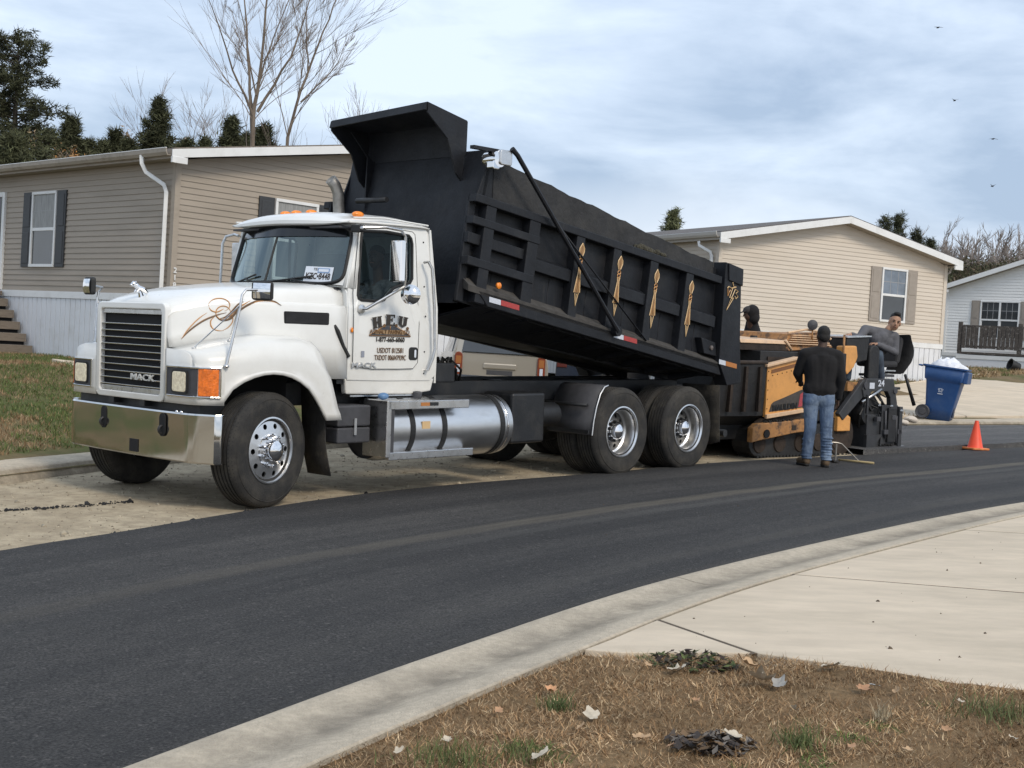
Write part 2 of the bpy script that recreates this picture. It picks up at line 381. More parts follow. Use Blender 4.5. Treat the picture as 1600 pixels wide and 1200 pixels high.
M_GRAVEL = ground_mix_mat('gravel_base', (0.36, 0.295, 0.205), (0.47, 0.395, 0.28), (0.25, 0.205, 0.145), 0.9, 7.0, 0.5)
M_LAWN = ground_mix_mat('lawn_soil', (0.085, 0.105, 0.035), (0.21, 0.15, 0.085), (0.12, 0.095, 0.05), 0.55, 6.0)
M_LAWN2 = ground_mix_mat('dead_turf', (0.24, 0.16, 0.085), (0.18, 0.115, 0.06), (0.10, 0.068, 0.036), 2.5, 18.0)
M_CONC = mat('concrete', (0.60, 0.505, 0.385), 0.88, var=0.10, vscale=2.5, bump=0.5, bscale=220, dirt=(0.40, 0.34, 0.25), dscale=1.1, damt=0.62, dlo=0.44, dhi=0.70, stretch=(0.6, 1.6, 1))
M_CURB = mat('kerb_concrete', (0.50, 0.43, 0.33), 0.9, var=0.16, vscale=30, bump=1.0, bscale=110, dirt=(0.26, 0.225, 0.175), dscale=2.2, damt=0.6, dlo=0.46, dhi=0.7)
M_CURBD = mat('kerb_concrete_dirty', (0.27, 0.235, 0.18), 0.9, var=0.25, vscale=5, bump=0.9, bscale=120, dirt=(0.10, 0.085, 0.06), dscale=2.5, damt=0.8, dlo=0.4, dhi=0.65)

# base of the whole place
fn = normals(FARC, 1)
offs = [0.0, 0.15, 0.4, 0.8, 1.3, 2, 2.7, 3.4, 4.2, 5, 5.8, 6.6, 7.5, 8.5, 10, 12, 16, 22, 32, 50, 90, 200, 600]
rows = []
for d in offs:
    r = []
    for p, q in zip(FARC[::2], fn[::2]):
        x, y = p.x+q.x*d, p.y+q.y*d
        z = hfar(x, y, max(d, 0.12)) if d > 0 else zp(x, y)+0.08
        z += (noise.noise(Vector((x*0.6, y*0.6, 3)))*0.05+noise.noise(Vector((x*2.5, y*2.5, 3)))*0.02)*min(1, d/1.2)
        if d > 40: z = zp(p.x+q.x*40, p.y+q.y*40)+0.84
        r.append((x, y, z))
    rows.append(r)
g = MB().grid(rows, True).build('lawn_ground', M_LAWN); tag(g, kind='structure')
nn = normals(NEAR, -1)
rows = []
for d in [0.35, 0.6, 0.75, 0.9, 1.1, 1.4, 1.8, 2.3, 2.9, 3.6, 4.5, 5.5, 7, 9, 12, 16, 22]:
    r = []
    for p, q in zip(NEAR, nn):
        x, y = p.x+q.x*d, p.y+q.y*d
        z = hnear(x, y, d)-0.03-(0.16 if (x > 0.3 and y > 6.66-0.42*max(0, x-1.5)) else 0)+(noise.noise(Vector((x*1.3, y*1.3, 7)))*0.02+noise.noise(Vector((x*6, y*6, 7)))*0.012)*min(1, max(0, d-0.6)/0.4)
        if d < 0.58: z -= 0.12
        r.append((x, y, z))
    rows.append(r)
g = MB().grid(rows, True).build('near_lawn_ground', M_LAWN2); tag(g, kind='structure')
g.data.materials.append(M_LAWN)
for p_ in g.data.polygons:
    if p_.center.y < 4.3 or p_.center.x > 6: p_.material_index = 1
ribbon('road_base', NEAR, FARC, 160, lambda x, y: zp(x, y)+0.012*noise.noise(Vector((x*1.5, y*1.5, 0))), M_GRAVEL, cols=24)
ribbon('asphalt_road', NEAR, MATE, 260, lambda x, y: zp(x, y)+0.034, M_AS1, cols=6, skirt=0.06)
# freshly laid lane behind the paver : slightly higher, thick uneven edge
def clip_from(P, x0): return [p for p in P if p.x > x0]
edge = []
for i, p in enumerate(clip_from(MATE, 5.2)):
    j = noise.noise(Vector((p.x*0.9, 1.3, 0)))*0.16; edge.append(Vector((p.x-0.6*j-0.1, p.y+0.8*j+0.12)))
fedge = [Vector((p.x+0.35*0.45, p.y-0.35*0.85)) for p in clip_from(FARC, 3.0)]
ribbon('fresh_asphalt_lane', edge, fedge, 120, lambda x, y: zp(x, y)+0.095, M_AS2, cols=5, skirt=0.10)

def add_stain(m, colr):
    t = m.node_tree; n = t.nodes; L = t.links; b = n['Principled BSDF']; src = b.inputs['Base Color'].links[0].from_socket
    at_ = n.new('ShaderNodeAttribute'); at_.attribute_name = 'stain'; tc_ = n.new('ShaderNodeTexCoord')
    nz_ = n.new('ShaderNodeTexNoise'); nz_.inputs['Scale'].default_value = 2.6; nz_.inputs['Detail'].default_value = 7; nz_.inputs['Roughness'].default_value = 0.7; L.new(tc_.outputs['Object'], nz_.inputs['Vector'])
    rp = n.new('ShaderNodeValToRGB'); rp.color_ramp.elements[0].position = 0.36; rp.color_ramp.elements[1].position = 0.62; rp.color_ramp.elements[0].color = (0.15, 0.15, 0.15, 1); rp.color_ramp.elements[1].color = (0.85, 0.85, 0.85, 1); L.new(nz_.outputs['Fac'], rp.inputs[0])
    mu = n.new('ShaderNodeMath'); mu.operation = 'MULTIPLY'; L.new(at_.outputs['Fac'], mu.inputs[0]); L.new(rp.outputs[0], mu.inputs[1])
    x = n.new('ShaderNodeMixRGB'); L.new(mu.outputs[0], x.inputs[0]); L.new(src, x.inputs[1]); x.inputs[2].default_value = (*colr, 1); L.new(x.outputs[0], b.inputs['Base Color'])
add_stain(M_CURB, (0.165, 0.14, 0.105))
# near rolled kerb in sections, gutter strip
def kerb(name, P, Nrm, prof, breaks, m, parent, stain):
    Ls = [0]
    for a, b in zip(P, P[1:]): Ls.append(Ls[-1]+(b-a).length)
    seg_i = 0; cur = []
    def flush(c):
        if len(c) < 2: return
        a = c[0]; b = c[-1]
        rows_ = [[(p.x+n_.x*d, p.y+n_.y*d, zp(p.x, p.y)+h) for (d, h) in prof] for p, n_ in c]
        mb = MB().grid(rows_, True)
        mb.add(rows_[0], [tuple(range(len(prof)))]); mb.add(rows_[-1], [tuple(range(len(prof)))])
        ob = mb.build('kerb_section', m, parent)
        at_ = ob.data.attributes.new('stain', 'FLOAT', 'POINT'); nP = len(prof); n0 = len(rows_)*nP
        st_ = [stain[i % nP] if i < n0 else 0.3 for i in range(len(ob.data.vertices))]; at_.data.foreach_set('value', st_)
    for p, n_, l_ in zip(P, Nrm, Ls):
        if breaks and seg_i < len(breaks) and l_ > breaks[seg_i]:
            flush(cur); d = (p-cur[-1][0]).normalized(); cur = [(cur[-1][0]+d*0.012, n_)]; seg_i += 1
        cur.append((p, n_))
    flush(cur)
def arclen(P, x, y):
    L = 0; best = (1e9, 0); a0 = P[0]
    for a in P:
        L += (a-a0).length; a0 = a; d = (a.x-x)**2+(a.y-y)**2
        if d < best[0]: best = (d, L)
    return best[1]
NK = [p for p in NEAR]
k0 = arclen(NEAR, 1.15, 8.888)
nk = empty('near_kerb'); tag(nk, kind='structure')
kerb('k', NEAR, nn, [(-0.02, -0.1), (-0.02, 0.045), (0.0, 0.068), (0.04, 0.078), (0.10, 0.074), (0.17, 0.066), (0.25, 0.062), (0.32, 0.068), (0.40, 0.088), (0.47, 0.108), (0.54, 0.118), (0.59, 0.120), (0.60, 0.112), (0.60, -0.1)], [k0-12.2, k0-6.1, k0, k0+4.9, k0+11], M_CURB, nk, [0.4, 0.3, 0.1, 0.05, 0.15, 0.5, 0.9, 1.0, 0.55, 0.12, 0.0, 0.1, 0.5, 0.5])
fk = empty('far_kerb'); tag(fk, kind='structure')
kf = arclen(FARC, -4.95, 12.75)
kerb('k', FARC, fn, [(-0.02, -0.1), (-0.02, 0.012), (0.04, 0.12), (0.07, 0.135), (0.12, 0.142), (0.62, 0.155), (0.64, 0.14), (0.64, -0.1)], [kf-10, kf-0.55, kf+2.5, kf+5.5, kf+8.5, kf+11.5, kf+15, kf+18, kf+21], M_CURB, fk, [1, 1.0, 0.8, 0.2, 0, 0.1, 0.3, 0.5])

# near driveway slabs
def slab(name, pts, m, parent, th=0.10, zoff=0.0, kind=None, zf=None):
    n = len(pts); zf = zf or (lambda x, y: hnear(x, y))
    c = Vector((sum(p[0] for p in pts)/n, sum(p[1] for p in pts)/n))
    P = []
    for (x, y) in pts:
        d = (c-Vector((x, y))).normalized()*0.017; P.append((x+d.x, y+d.y))
    top = [(x, y, zf(x, y)+zoff) for x, y in P]; bot = [(x, y, z-th) for x, y, z in top]
    o = MB().add(top+bot, [tuple(range(n)), tuple(range(n, 2*n))[::-1]]+[(i, n+i, n+(i+1) % n, (i+1) % n) for i in range(n)]).build(name, m, parent, bevel=0.006)
    if kind: o['kind'] = kind
    return o
def offp(P, Nr, x, y, d):
    b = min(range(len(P)), key=lambda i: (P[i].x-x)**2+(P[i].y-y)**2); return (P[b].x+Nr[b].x*d, P[b].y+Nr[b].y*d)
def along(P, Nr, d, xa, xb, n):
    ps = [(p.x+q.x*d, p.y+q.y*d) for p, q in zip(P, Nr)]; ps = [p for p in ps if xa < p[0] < xb]
    return [ps[int(i*(len(ps)-1)/(n-1))] for i in range(n)]
dw = empty('driveway'); tag(dw, kind='structure')
zsl = lambda x, y: zp(x, y)+0.108
e_all = [(p.x+q.x*0.606, p.y+q.y*0.606) for p, q in zip(NEAR, nn)]
def seg(xa, xb): return [p for p in e_all if xa < p[0] < xb]
JA, JB, JC = (0.96, 7.40), (1.98, 8.93), (4.10, 11.45)
JA, JB, JC = [min(e_all, key=lambda p: (p[0]-j[0])**2+(p[1]-j[1])**2) for j in (JA, JB, JC)]
K0 = min(e_all, key=lambda p: (p[0]-0.43)**2+(p[1]-6.56)**2)
def sub(a, b): return [p for p in e_all if a[0] <= p[0] <= b[0]]
slab('concrete_slab', sub(K0, JA)+[(1.31, 6.70), (0.62, 6.60)], M_CONC, dw, zf=zsl)
slab('concrete_slab', sub(JA, JB)+[(3.468, 8.60), (9.0, 7.9), (9.0, 4.0), (2.43, 6.066), (1.94, 6.40), (1.31, 6.70)], M_CONC, dw, zf=zsl)
slab('concrete_slab', sub(JB, JC)+[(9.5, 10.5), (9.0, 7.9), (3.468, 8.60)], M_CONC, dw, zf=zsl)
slab('concrete_slab', sub(JC, min(e_all, key=lambda p: abs(p[0]-9)))+[(14, 13), (9.5, 10.5)], M_CONC, dw, zf=zsl)
M_JOINT = mat('joint_dirt', (0.085, 0.065, 0.045), 0.95, var=0.3, vscale=20)
def joint(pts, w_=0.022):
    r_ = []
    for i, p in enumerate(pts):
        a = Vector(pts[max(0, i-1)]); b = Vector(pts[min(len(pts)-1, i+1)]); d = (b-a).normalized(); n_ = Vector((-d.y, d.x))
        r_.append([(p[0]+n_.x*w_*k, p[1]+n_.y*w_*k, zsl(p[0]+n_.x*w_*k, p[1]+n_.y*w_*k)-0.003) for k in (-1, 1)])
    MB().grid(r_, False).build('slab_joint', M_JOINT, dw)
joint([JA, (1.31, 6.70)]); joint([JB, (3.468, 8.60), (9.0, 7.9)]); joint([JC, (9.5, 10.5)])
# far driveway in front of the tan house
fd = empty('far_driveway'); tag(fd, kind='structure')
def fo(x, y, d): return offp(FARC, fn, x, y, d)
zfd = lambda x, y: hfar(x, y)+0.045
a_ = along(FARC, fn, 0.66, 7.1, 14.5, 10)
slab('concrete_slab', a_[:4]+[(8.9, 29.4), (7.3, 29.0)], M_CONC, fd, zf=zfd)
slab('concrete_slab', a_[3:]+[(13.4, 35), (9.9, 31.2), (8.9, 29.4)], M_CONC, fd, zf=zfd)
slab('concrete_slab', [(5.0, 27.6), (7.3, 29.0), (8.9, 29.4), (9.9, 31.2), (9.3, 32.7), (3.0, 30.0)], M_CONC, fd, zf=zfd)
slab('concrete_slab', [(9.9, 31.2), (13.4, 35), (18.5, 41.0), (16.5, 42.4), (12.5, 37.2), (9.3, 32.7)], M_CONC, fd, zf=zfd)
slab('footpath', [(-7.6, 21.9), (-6.6, 20.6), (-3.6, 20.9), (-2.7, 21.6), (-4.0, 22.6), (-6.0, 21.6)], M_CONC, None, zf=lambda x, y: hfar(x, y)+0.06, kind='structure')
# ------------------------------------------------------------------ houses
M_SID1 = mat('siding_taupe', (0.335, 0.285, 0.23), 0.62, var=0.05, vscale=1.2, stretch=(0.5, 0.5, 3), bump=0.12, bscale=90, dirt=(0.20, 0.17, 0.13), dscale=0.8, damt=0.35)
M_SID2 = mat('siding_tan', (0.585, 0.515, 0.43), 0.6, var=0.04, vscale=1.2, stretch=(0.5, 0.5, 3), bump=0.1, bscale=90, dirt=(0.45, 0.37, 0.28), dscale=0.7, damt=0.35)
M_SID3 = mat('siding_white', (0.80, 0.79, 0.765), 0.6, var=0.03, vscale=1.2, stretch=(0.5, 0.5, 3), bump=0.1, bscale=90, dirt=(0.55, 0.54, 0.5), dscale=0.8, damt=0.35)
M_WHITE = mat('white_trim', (0.72, 0.72, 0.71), 0.5, var=0.03, vscale=3, dirt=(0.5, 0.49, 0.46), dscale=2.5, damt=0.4)
M_SKIRT = mat('white_skirting', (0.66, 0.67, 0.69), 0.55, var=0.03, vscale=3, dirt=(0.42, 0.40, 0.35), dscale=2.0, damt=0.35)
M_SHUTB = mat('shutter_black', (0.035, 0.037, 0.040), 0.55, var=0.2, vscale=20)
M_SHUTT = mat('shutter_taupe', (0.30, 0.26, 0.22), 0.6, var=0.08, vscale=8)
M_GUT = mat('gutter_tan', (0.33, 0.285, 0.235), 0.45, var=0.08, vscale=3, dirt=(0.13, 0.11, 0.08), dscale=4, damt=0.5)
M_SOFF = mat('soffit', (0.30, 0.26, 0.21), 0.7)
M_ROOF = mat('shingle', (0.17, 0.145, 0.12), 0.95, var=0.35, vscale=22, bump=1.0, bscale=35)
M_ROOFG = mat('shingle_grey', (0.12, 0.11, 0.105), 0.95, var=0.35, vscale=22, bump=1.0, bscale=35)
M_PANE = mat('window_glass', (0.030, 0.036, 0.042), 0.06, spec=0.9, var=0.3, vscale=1.2)
M_CURT = mat('window_curtain', (0.26, 0.26, 0.25), 0.5, var=0.25, vscale=9, stretch=(4, 4, 0.5))
M_MUNT = mat('window_muntin', (0.30, 0.30, 0.30), 0.5)
M_WOODW = mat('weathered_wood', (0.20, 0.165, 0.13), 0.9, var=0.35, vscale=3, stretch=(1.5, 1.5, 14), bump=0.6, bscale=40, dirt=(0.07, 0.06, 0.05), dscale=3, damt=0.6)
M_WOODD = mat('dark_weathered_wood', (0.075, 0.063, 0.055), 0.92, var=0.4, vscale=9, bump=0.6, bscale=60, dirt=(0.33, 0.31, 0.28), dscale=14, damt=0.6, dlo=0.55, dhi=0.66)
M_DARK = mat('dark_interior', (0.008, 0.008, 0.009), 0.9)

def box_part(name, m, parent, *b, bevel=0.004):
    return MB().box(*b).build(name, m, parent, bevel=bevel)
def window(root, face, u0, u1, z0, z1, mapf, shut=None, dbl=False, gridn=None, name='window', upper=None):
    """mapf(u, out, z) -> local point. window frame is the part, sashes, panes and rails are sub-parts"""
    def bx(mb, a, b, o0, o1, c, d):
        p = [mapf(a, o0, c), mapf(b, o0, c), mapf(b, o1, c), mapf(a, o1, c), mapf(a, o0, d), mapf(b, o0, d), mapf(b, o1, d), mapf(a, o1, d)]
        return mb.hexa(p)
    fr = MB(); t = 0.055
    bx(fr, u0, u1, -0.02, 0.060, z1-t, z1); bx(fr, u0, u1, -0.02, 0.064, z0, z0+t)
    bx(fr, u0, u0+t, -0.02, 0.056, z0+t, z1-t); bx(fr, u1-t, u1, -0.02, 0.056, z0+t, z1-t)
    cols_ = [(u0+t, u1-t)] if not dbl else [(u0+t, (u0+u1)/2-t*0.6), ((u0+u1)/2+t*0.6, u1-t)]
    if dbl: bx(fr, (u0+u1)/2-t*0.6, (u0+u1)/2+t*0.6, -0.02, 0.056, z0+t, z1-t)
    o = fr.build(name, M_WHITE, root, bevel=0.004)
    zm = (z0+z1)/2
    for (a, b) in cols_:
        bx(MB(), a, b, -0.01, 0.046, zm-0.03, zm+0.03).build('meeting_rail', M_WHITE, o, bevel=0.004)
        bx(MB(), a, b, 0.028, 0.034, zm+0.03, z1-t).build('pane', upper or M_CURT, o)
        bx(MB(), a, b, 0.0235, 0.027, z0+t, zm-0.03).build('pane', M_PANE, o)
        bx(MB(), a, a+0.028, -0.008, 0.03, z0+t, zm-0.03).build('sash', M_WHITE, o)
        if gridn:
            gm = MB(); nx, nz_ = gridn
            for i in range(1, nx): u = a+(b-a)*i/nx; bx(gm, u-0.007, u+0.007, 0.030, 0.037, zm+0.03, z1-t)
            for j in range(1, nz_): z = zm+0.03+(z1-t-zm-0.03)*j/nz_; bx(gm, a, b, 0.030, 0.038, z-0.007, z+0.007)
            gm.build('muntin', M_MUNT, o)
    if shut:
        m, wd = shut
        for (a, b) in ((u0-wd-0.02, u0-0.02), (u1+0.02, u1+wd+0.02)):
            s = MB(); bx(s, a, b, 0.0, 0.045, z0, z1); so = s.build('shutter', m, root, bevel=0.004)
            for (c, d) in ((z0+0.07, zm-0.05), (zm+0.05, z1-0.07)):
                q = MB(); bx(q, a+0.05, b-0.05, 0.042, 0.054, c, d); q.build('raised_panel', m, so, bevel=0.012)
    return o

def house(name, label, origin, xdir, W, Lg, zg, zs, ze, zr, pitch_c, siding, ms, roofm, course=0.1016, planks=True, grp=None, skirt_w=0.18, over=0.30, eave_right=False, fas=0.15, gut=None, planks_limit=6.0):
    xd = Vector((*xdir, 0)).normalized(); yd = Vector((-xd.y, xd.x, 0))
    root = empty(name, M=frame(origin, xd, yd)); tag(root, label, 'house', grp)
    # core shell, slightly inside the siding
    core = [(0.02, zs), (W-0.02, zs), (W-0.02, ze), (W/2, zr), (0.02, ze)]
    MB().prism([(p[0], p[1]-0.0) for p in core], 'y', 0.02, Lg).build('wall', ms, root)
    # siding courses : lapped boards, each with a proud lower edge
    n = int((zr-zs)/course)+1; st = MB(); sl = (zr-ze)/(W/2)
    for i in range(n):
        a, b = zs+i*course, zs+(i+1)*course
        def half(z): return W/2 if z <= ze else max(0, W/2-(z-ze)/sl)
        h0, h1 = half(a), half(b)
        if h0 < 0.1: break
        c = W/2; d0, d1 = 0.020, 0.006
        p = [(c-h0, -d0, a), (c+h0, -d0, a), (c+h0, 0.02, a), (c-h0, 0.02, a), (c-h1, -d1, b), (c+h1, -d1, b), (c+h1, 0.02, b), (c-h1, 0.02, b)]
        if planks: MB().hexa(p).build('siding_board', siding, root)
        else: st.hexa(p)
    n2 = int((ze-zs)/course+0.5); side = MB()
    for i in range(n2):
        a, b = zs+i*course, zs+(i+1)*course; d0, d1 = 0.020, 0.006
        for q in ((0,) if not eave_right else (0, 1)):
            s = -1 if q == 0 else 1; X = 0 if q == 0 else W
            p = [(X+s*d0, 0.0, a), (X+s*d0, Lg, a), (X-s*0.02, Lg, a), (X-s*0.02, 0.0, a), (X+s*d1, 0.0, b), (X+s*d1, Lg, b), (X-s*0.02, Lg, b), (X-s*0.02, 0.0, b)]
            if planks: MB().hexa(p).build('siding_board', siding, root)
            else: side.hexa(p)
    if not planks:
        o = st.build('gable_siding', siding, root); o['kind'] = 'stuff'
        o = side.build('side_siding', siding, root); o['kind'] = 'stuff'
    # corner trim
    for X in (0, W):
        s = 1 if X == 0 else -1
        MB().box(min(X-s*0.032, X+s*0.075), max(X-s*0.032, X+s*0.075), -0.034, -0.0, zs-0.02, ze).build('corner_trim', siding, root, bevel=0.004)
        MB().box(min(X-s*0.032, X), max(X-s*0.032, X), -0.0, 0.075, zs-0.02, ze).build('corner_trim', siding, root, bevel=0.004)
    # skirting panels
    k = 0; u = 0.0
    MB().box(-0.035, W+0.035, -0.04, 0.05, zs-0.13, zs-0.003).build('skirt_rail', M_WHITE, root, bevel=0.004)
    MB().box(-0.04, 0.05, 0.052, Lg, zs-0.13, zs-0.003).build('skirt_rail', M_WHITE, root, bevel=0.004)
    sk = MB() if not planks else None
    while u < W-0.02:
        b = min(W, u+skirt_w); m_ = MB() if planks else sk
        m_.box(u+0.0075, b-0.0075, -0.022, 0.03, zg-0.5, zs-0.13)
        if planks: m_.build('skirt_panel', M_SKIRT, root, bevel=0.005)
        u = b
    u = 0.0
    while u < Lg-0.02:
        b = min(Lg, u+skirt_w); m_ = MB() if planks else sk
        m_.box(-0.022, 0.03, u+0.0075, b-0.0075, zg-0.5, zs-0.13)
        if planks and u < planks_limit: m_.build('skirt_panel', M_SKIRT, root, bevel=0.005)
        u = b
    if sk: o = sk.build('skirting', M_SKIRT, root); o['kind'] = 'stuff'
    MB().box(0.03, W-0.03, 0.04, Lg, zg-0.5, zs).build('foundation', M_DARK, root)
    # roof
    t = 0.05; oy = 0.32; L2 = Lg+0.3
    def rz(x): return ze+0.13+ (x if x < W/2 else W-x)*sl
    A = (-over, rz(-over)); B_ = (W/2, rz(W/2)); C_ = (W+over, rz(W+over))
    MB().prism([A, B_, (B_[0], B_[1]+t), (A[0], A[1]+t)], 'y', -oy, L2).build('roof', roofm, root)
    MB().prism([B_, C_, (C_[0], C_[1]+t), (B_[0], B_[1]+t)], 'y', -oy, L2).build('roof', roofm, root)
    for (P, Q) in ((A, B_), (B_, C_)):
        e = 0.03 if P is A else 0; f = 0.03 if Q is C_ else 0
        MB().prism([(P[0]-e, P[1]-fas+0.03-e*sl), (Q[0]+f, Q[1]-fas+0.03-f*sl), (Q[0]+f, Q[1]+0.025-f*sl), (P[0]-e, P[1]+0.025-e*sl)], 'y', -oy-0.022, -oy-0.001).build('fascia', M_WHITE, root, bevel=0.003)
        MB().prism([(P[0], P[1]-fas+0.04), (Q[0], Q[1]-fas+0.04), (Q[0], Q[1]-fas+0.055), (P[0], P[1]-fas+0.055)], 'y', -oy, 0.02).build('soffit', M_SOFF, root)
    # white return block at the eave corners
    for X, s in ((-over, 1), (W+over, -1)):
        MB().box(min(X-s*0.03, X+s*0.26), max(X-s*0.03, X+s*0.26), -oy-0.030, -oy+0.02, rz(-over)-fas-0.045, rz(-over)-fas+0.06).build('fascia_return', M_WHITE, root, bevel=0.004)
    ez = rz(-over)
    MB().box(-over, 0.0, -oy+0.02, Lg, ez-fas+0.035, ez-fas+0.055).build('soffit', M_SOFF, root)
    gm = gut or M_GUT
    MB().prism([(-over-0.11, ez+0.035), (-over-0.125, ez+0.035), (-over-0.115, ez-0.03), (-over-0.085, ez-0.08), (-over, ez-0.08), (-over, ez-0.07), (-over-0.08, ez-0.07), (-over-0.10, ez-0.03)], 'y', -oy+0.04, Lg).build('gutter', gm, root)
    MB().box(-over-0.128, -over-0.105, -oy+0.04, Lg, ez+0.033, ez+0.045).build('gutter_lip', M_WHITE, root)
    MB().box(-over-0.002, -over+0.018, -oy+0.02, Lg, ez-fas+0.03, ez+0.03).build('fascia', gm, root)
    MB().box(W, W+over, -oy+0.02, Lg, ez-fas+0.035, ez-fas+0.055).build('soffit', M_SOFF, root)
    MB().box(W+over, W+over+0.02, -oy+0.02, Lg, ez-fas+0.03, ez+0.03).build('fascia', M_WHITE, root)
    return root, sl

xd1 = (0.685, 0.7286)
H1, sl1 = house('tan_house', 'taupe sided house with black shutters left of the white truck', (-5.83, 22.4, 0), xd1, 7.4, 12, 0.86, 2.13, 4.40, 5.02, 0, M_SID1, M_SID1, M_ROOF, planks=True, skirt_w=0.183, over=0.28, planks_limit=7)
H1.name = 'house'
me_ = lambda u, o, z: (-o, u, z)          # eave wall map
mg_ = lambda u, o, z: (u, -o, z)          # gable wall map
window(H1, 'e', 3.97, 4.93, 2.58, 4.02, me_, (M_SHUTB, 0.33), gridn=(3, 2))
window(H1, 'g', 2.03, 3.0, 2.55, 4.0, mg_, (M_SHUTB, 0.33), gridn=(3, 2))
# downspout with elbows, near the corner
ds = MB(); pts = [(-0.36, 0.52, 4.44), (-0.36, 0.50, 4.30), (-0.30, 0.46, 4.16), (-0.10, 0.20, 3.96), (-0.075, 0.165, 3.84), (-0.075, 0.165, 2.2), (-0.075, 0.165, 1.1), (-0.16, 0.165, 0.98)]
ds.tube(pts, 0.048, seg=4, smooth=False); ds.build('downspout', M_WHITE, H1, bevel=0.008)
text_obj('house_number', '2\n1\n8\n5', 0.125, Matrix.Translation((0.045, -0.045, 2.50)) @ Matrix.Rotation(R(90), 4, 'X'), M_WHITE, H1, extrude=0.006, offset=0.003)
# front door at the left edge
bx = MB(); bx.box(-0.06, 0.02, 6.05, 6.15, 2.13, 4.06); bx.box(-0.06, 0.02, 6.15, 7.1, 3.97, 4.06); bx.box(-0.06, 0.02, 7.1, 7.2, 2.13, 4.06)
dr = bx.build('door_frame', M_WHITE, H1, bevel=0.005)
MB().box(-0.03, 0.01, 6.15, 7.1, 2.13, 3.97).build('door', mat('dark_door', (0.012, 0.013, 0.016), 0.25), dr)
# timber steps, stacked boxed levels running down towards the corner
st = empty('wooden_steps', M=H1.matrix_world.copy()); tag(st, 'weathered timber steps beside the white skirting of the taupe house', 'steps')
ends = [5.62, 5.34, 5.07, 4.80, 4.52]; ztop = [1.95, 1.73, 1.51, 1.29, 1.07]
for i, (e_, zt) in enumerate(zip(ends, ztop)):
    MB().box(-1.03, -0.09, e_, e_+0.045, zt-0.155, zt).build('riser_board', M_WOODW, st, bevel=0.006)
    MB().box(-1.02, -0.98, e_+0.047, 7.6, zt-0.155, zt).build('side_board', M_WOODW, st, bevel=0.006)
    MB().box(-0.975, -0.10, e_+0.047, e_+0.32, zt-0.035, zt-0.002).build('tread', M_WOODW, st, bevel=0.006)
    MB().box(-0.96, -0.10, e_+0.06, e_+0.09, zt-0.22, zt-0.04).build('gap_shade', M_DARK, st)  # black sheet standing in for the shade in the gap under each board
MB().box(-0.98, -0.08, 5.9, 7.6, 2.02, 2.10).build('landing', M_WOODW, st, bevel=0.006)
MB().box(-0.94, -0.10, 5.75, 7.55, 0.8, 1.95).build('stair_shade_core', M_DARK, st)  # black block, its colour stands for the shade inside the steps
MB().box(-1.16, -1.03, 6.40, 6.53, 1.0, 2.42).build('newel_post', M_WOODW, st, bevel=0.008)
MB().tube([(-1.1, 6.46, 2.40), (-1.1, 7.6, 2.62)], 0.035, 6).build('handrail', M_WOODW, st)
# neighbour roof seen over the gutter, far left
NH, _ = house('house', 'brown roofed house half hidden behind the taupe one, far left', (-15.2, 31.5, 0), xd1, 7.0, 12, 0.9, 1.9, 4.35, 5.35, 0, M_SID1, M_SID1, M_ROOF, planks=False)

# tan house, right of the truck
W2 = 7.45; xd2 = (0.873, 0.4877)
o2 = Vector((11.18, 35.0, 0))-Vector((xd2[0], xd2[1], 0))*W2
H2, sl2 = house('house', 'pale tan house behind the paving machine with taupe shutters', o2, xd2, W2, 13, 1.46, 2.38, 4.46, 5.18, 0, M_SID2, M_SID2, M_ROOFG, planks=False, over=0.22, fas=0.17, gut=mat('gutter_pale', (0.48, 0.45, 0.41), 0.5))
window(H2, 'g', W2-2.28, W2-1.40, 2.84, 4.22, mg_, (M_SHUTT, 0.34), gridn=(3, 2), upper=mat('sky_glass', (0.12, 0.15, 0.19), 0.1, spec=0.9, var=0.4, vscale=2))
ds = MB(); ds.tube([(-0.30, 0.42, 4.38), (-0.30, 0.40, 4.28), (-0.10, 0.22, 4.14), (-0.075, 0.19, 4.04), (-0.075, 0.19, 1.8)], 0.048, seg=4, smooth=False); ds.build('downspout', M_WHITE, H2, bevel=0.008)
ds = MB(); ds.tube([(W2+0.24, 0.05, 4.42), (W2+0.2, 0.03, 4.30), (W2+0.07, 0.02, 4.22), (W2+0.07, 0.02, 2.3)], 0.03, seg=4, smooth=False); ds.build('downspout', mat('gutter_pale', (0.5,)*3), H2)
MB().box(2.0, 2.22, 0.5, 0.75, 4.9, 5.02).build('roof_vent', M_SHUTB, H2, bevel=0.01)
MB().add([(1.55, 0.4, 4.78), (1.95, 0.4, 4.88), (1.9, 0.45, 5.02), (1.95, 0.8, 4.9)], [(0, 1, 2), (1, 3, 2), (0, 2, 3), (0, 3, 1)]).build('lifted_shingle', M_ROOFG, H2)

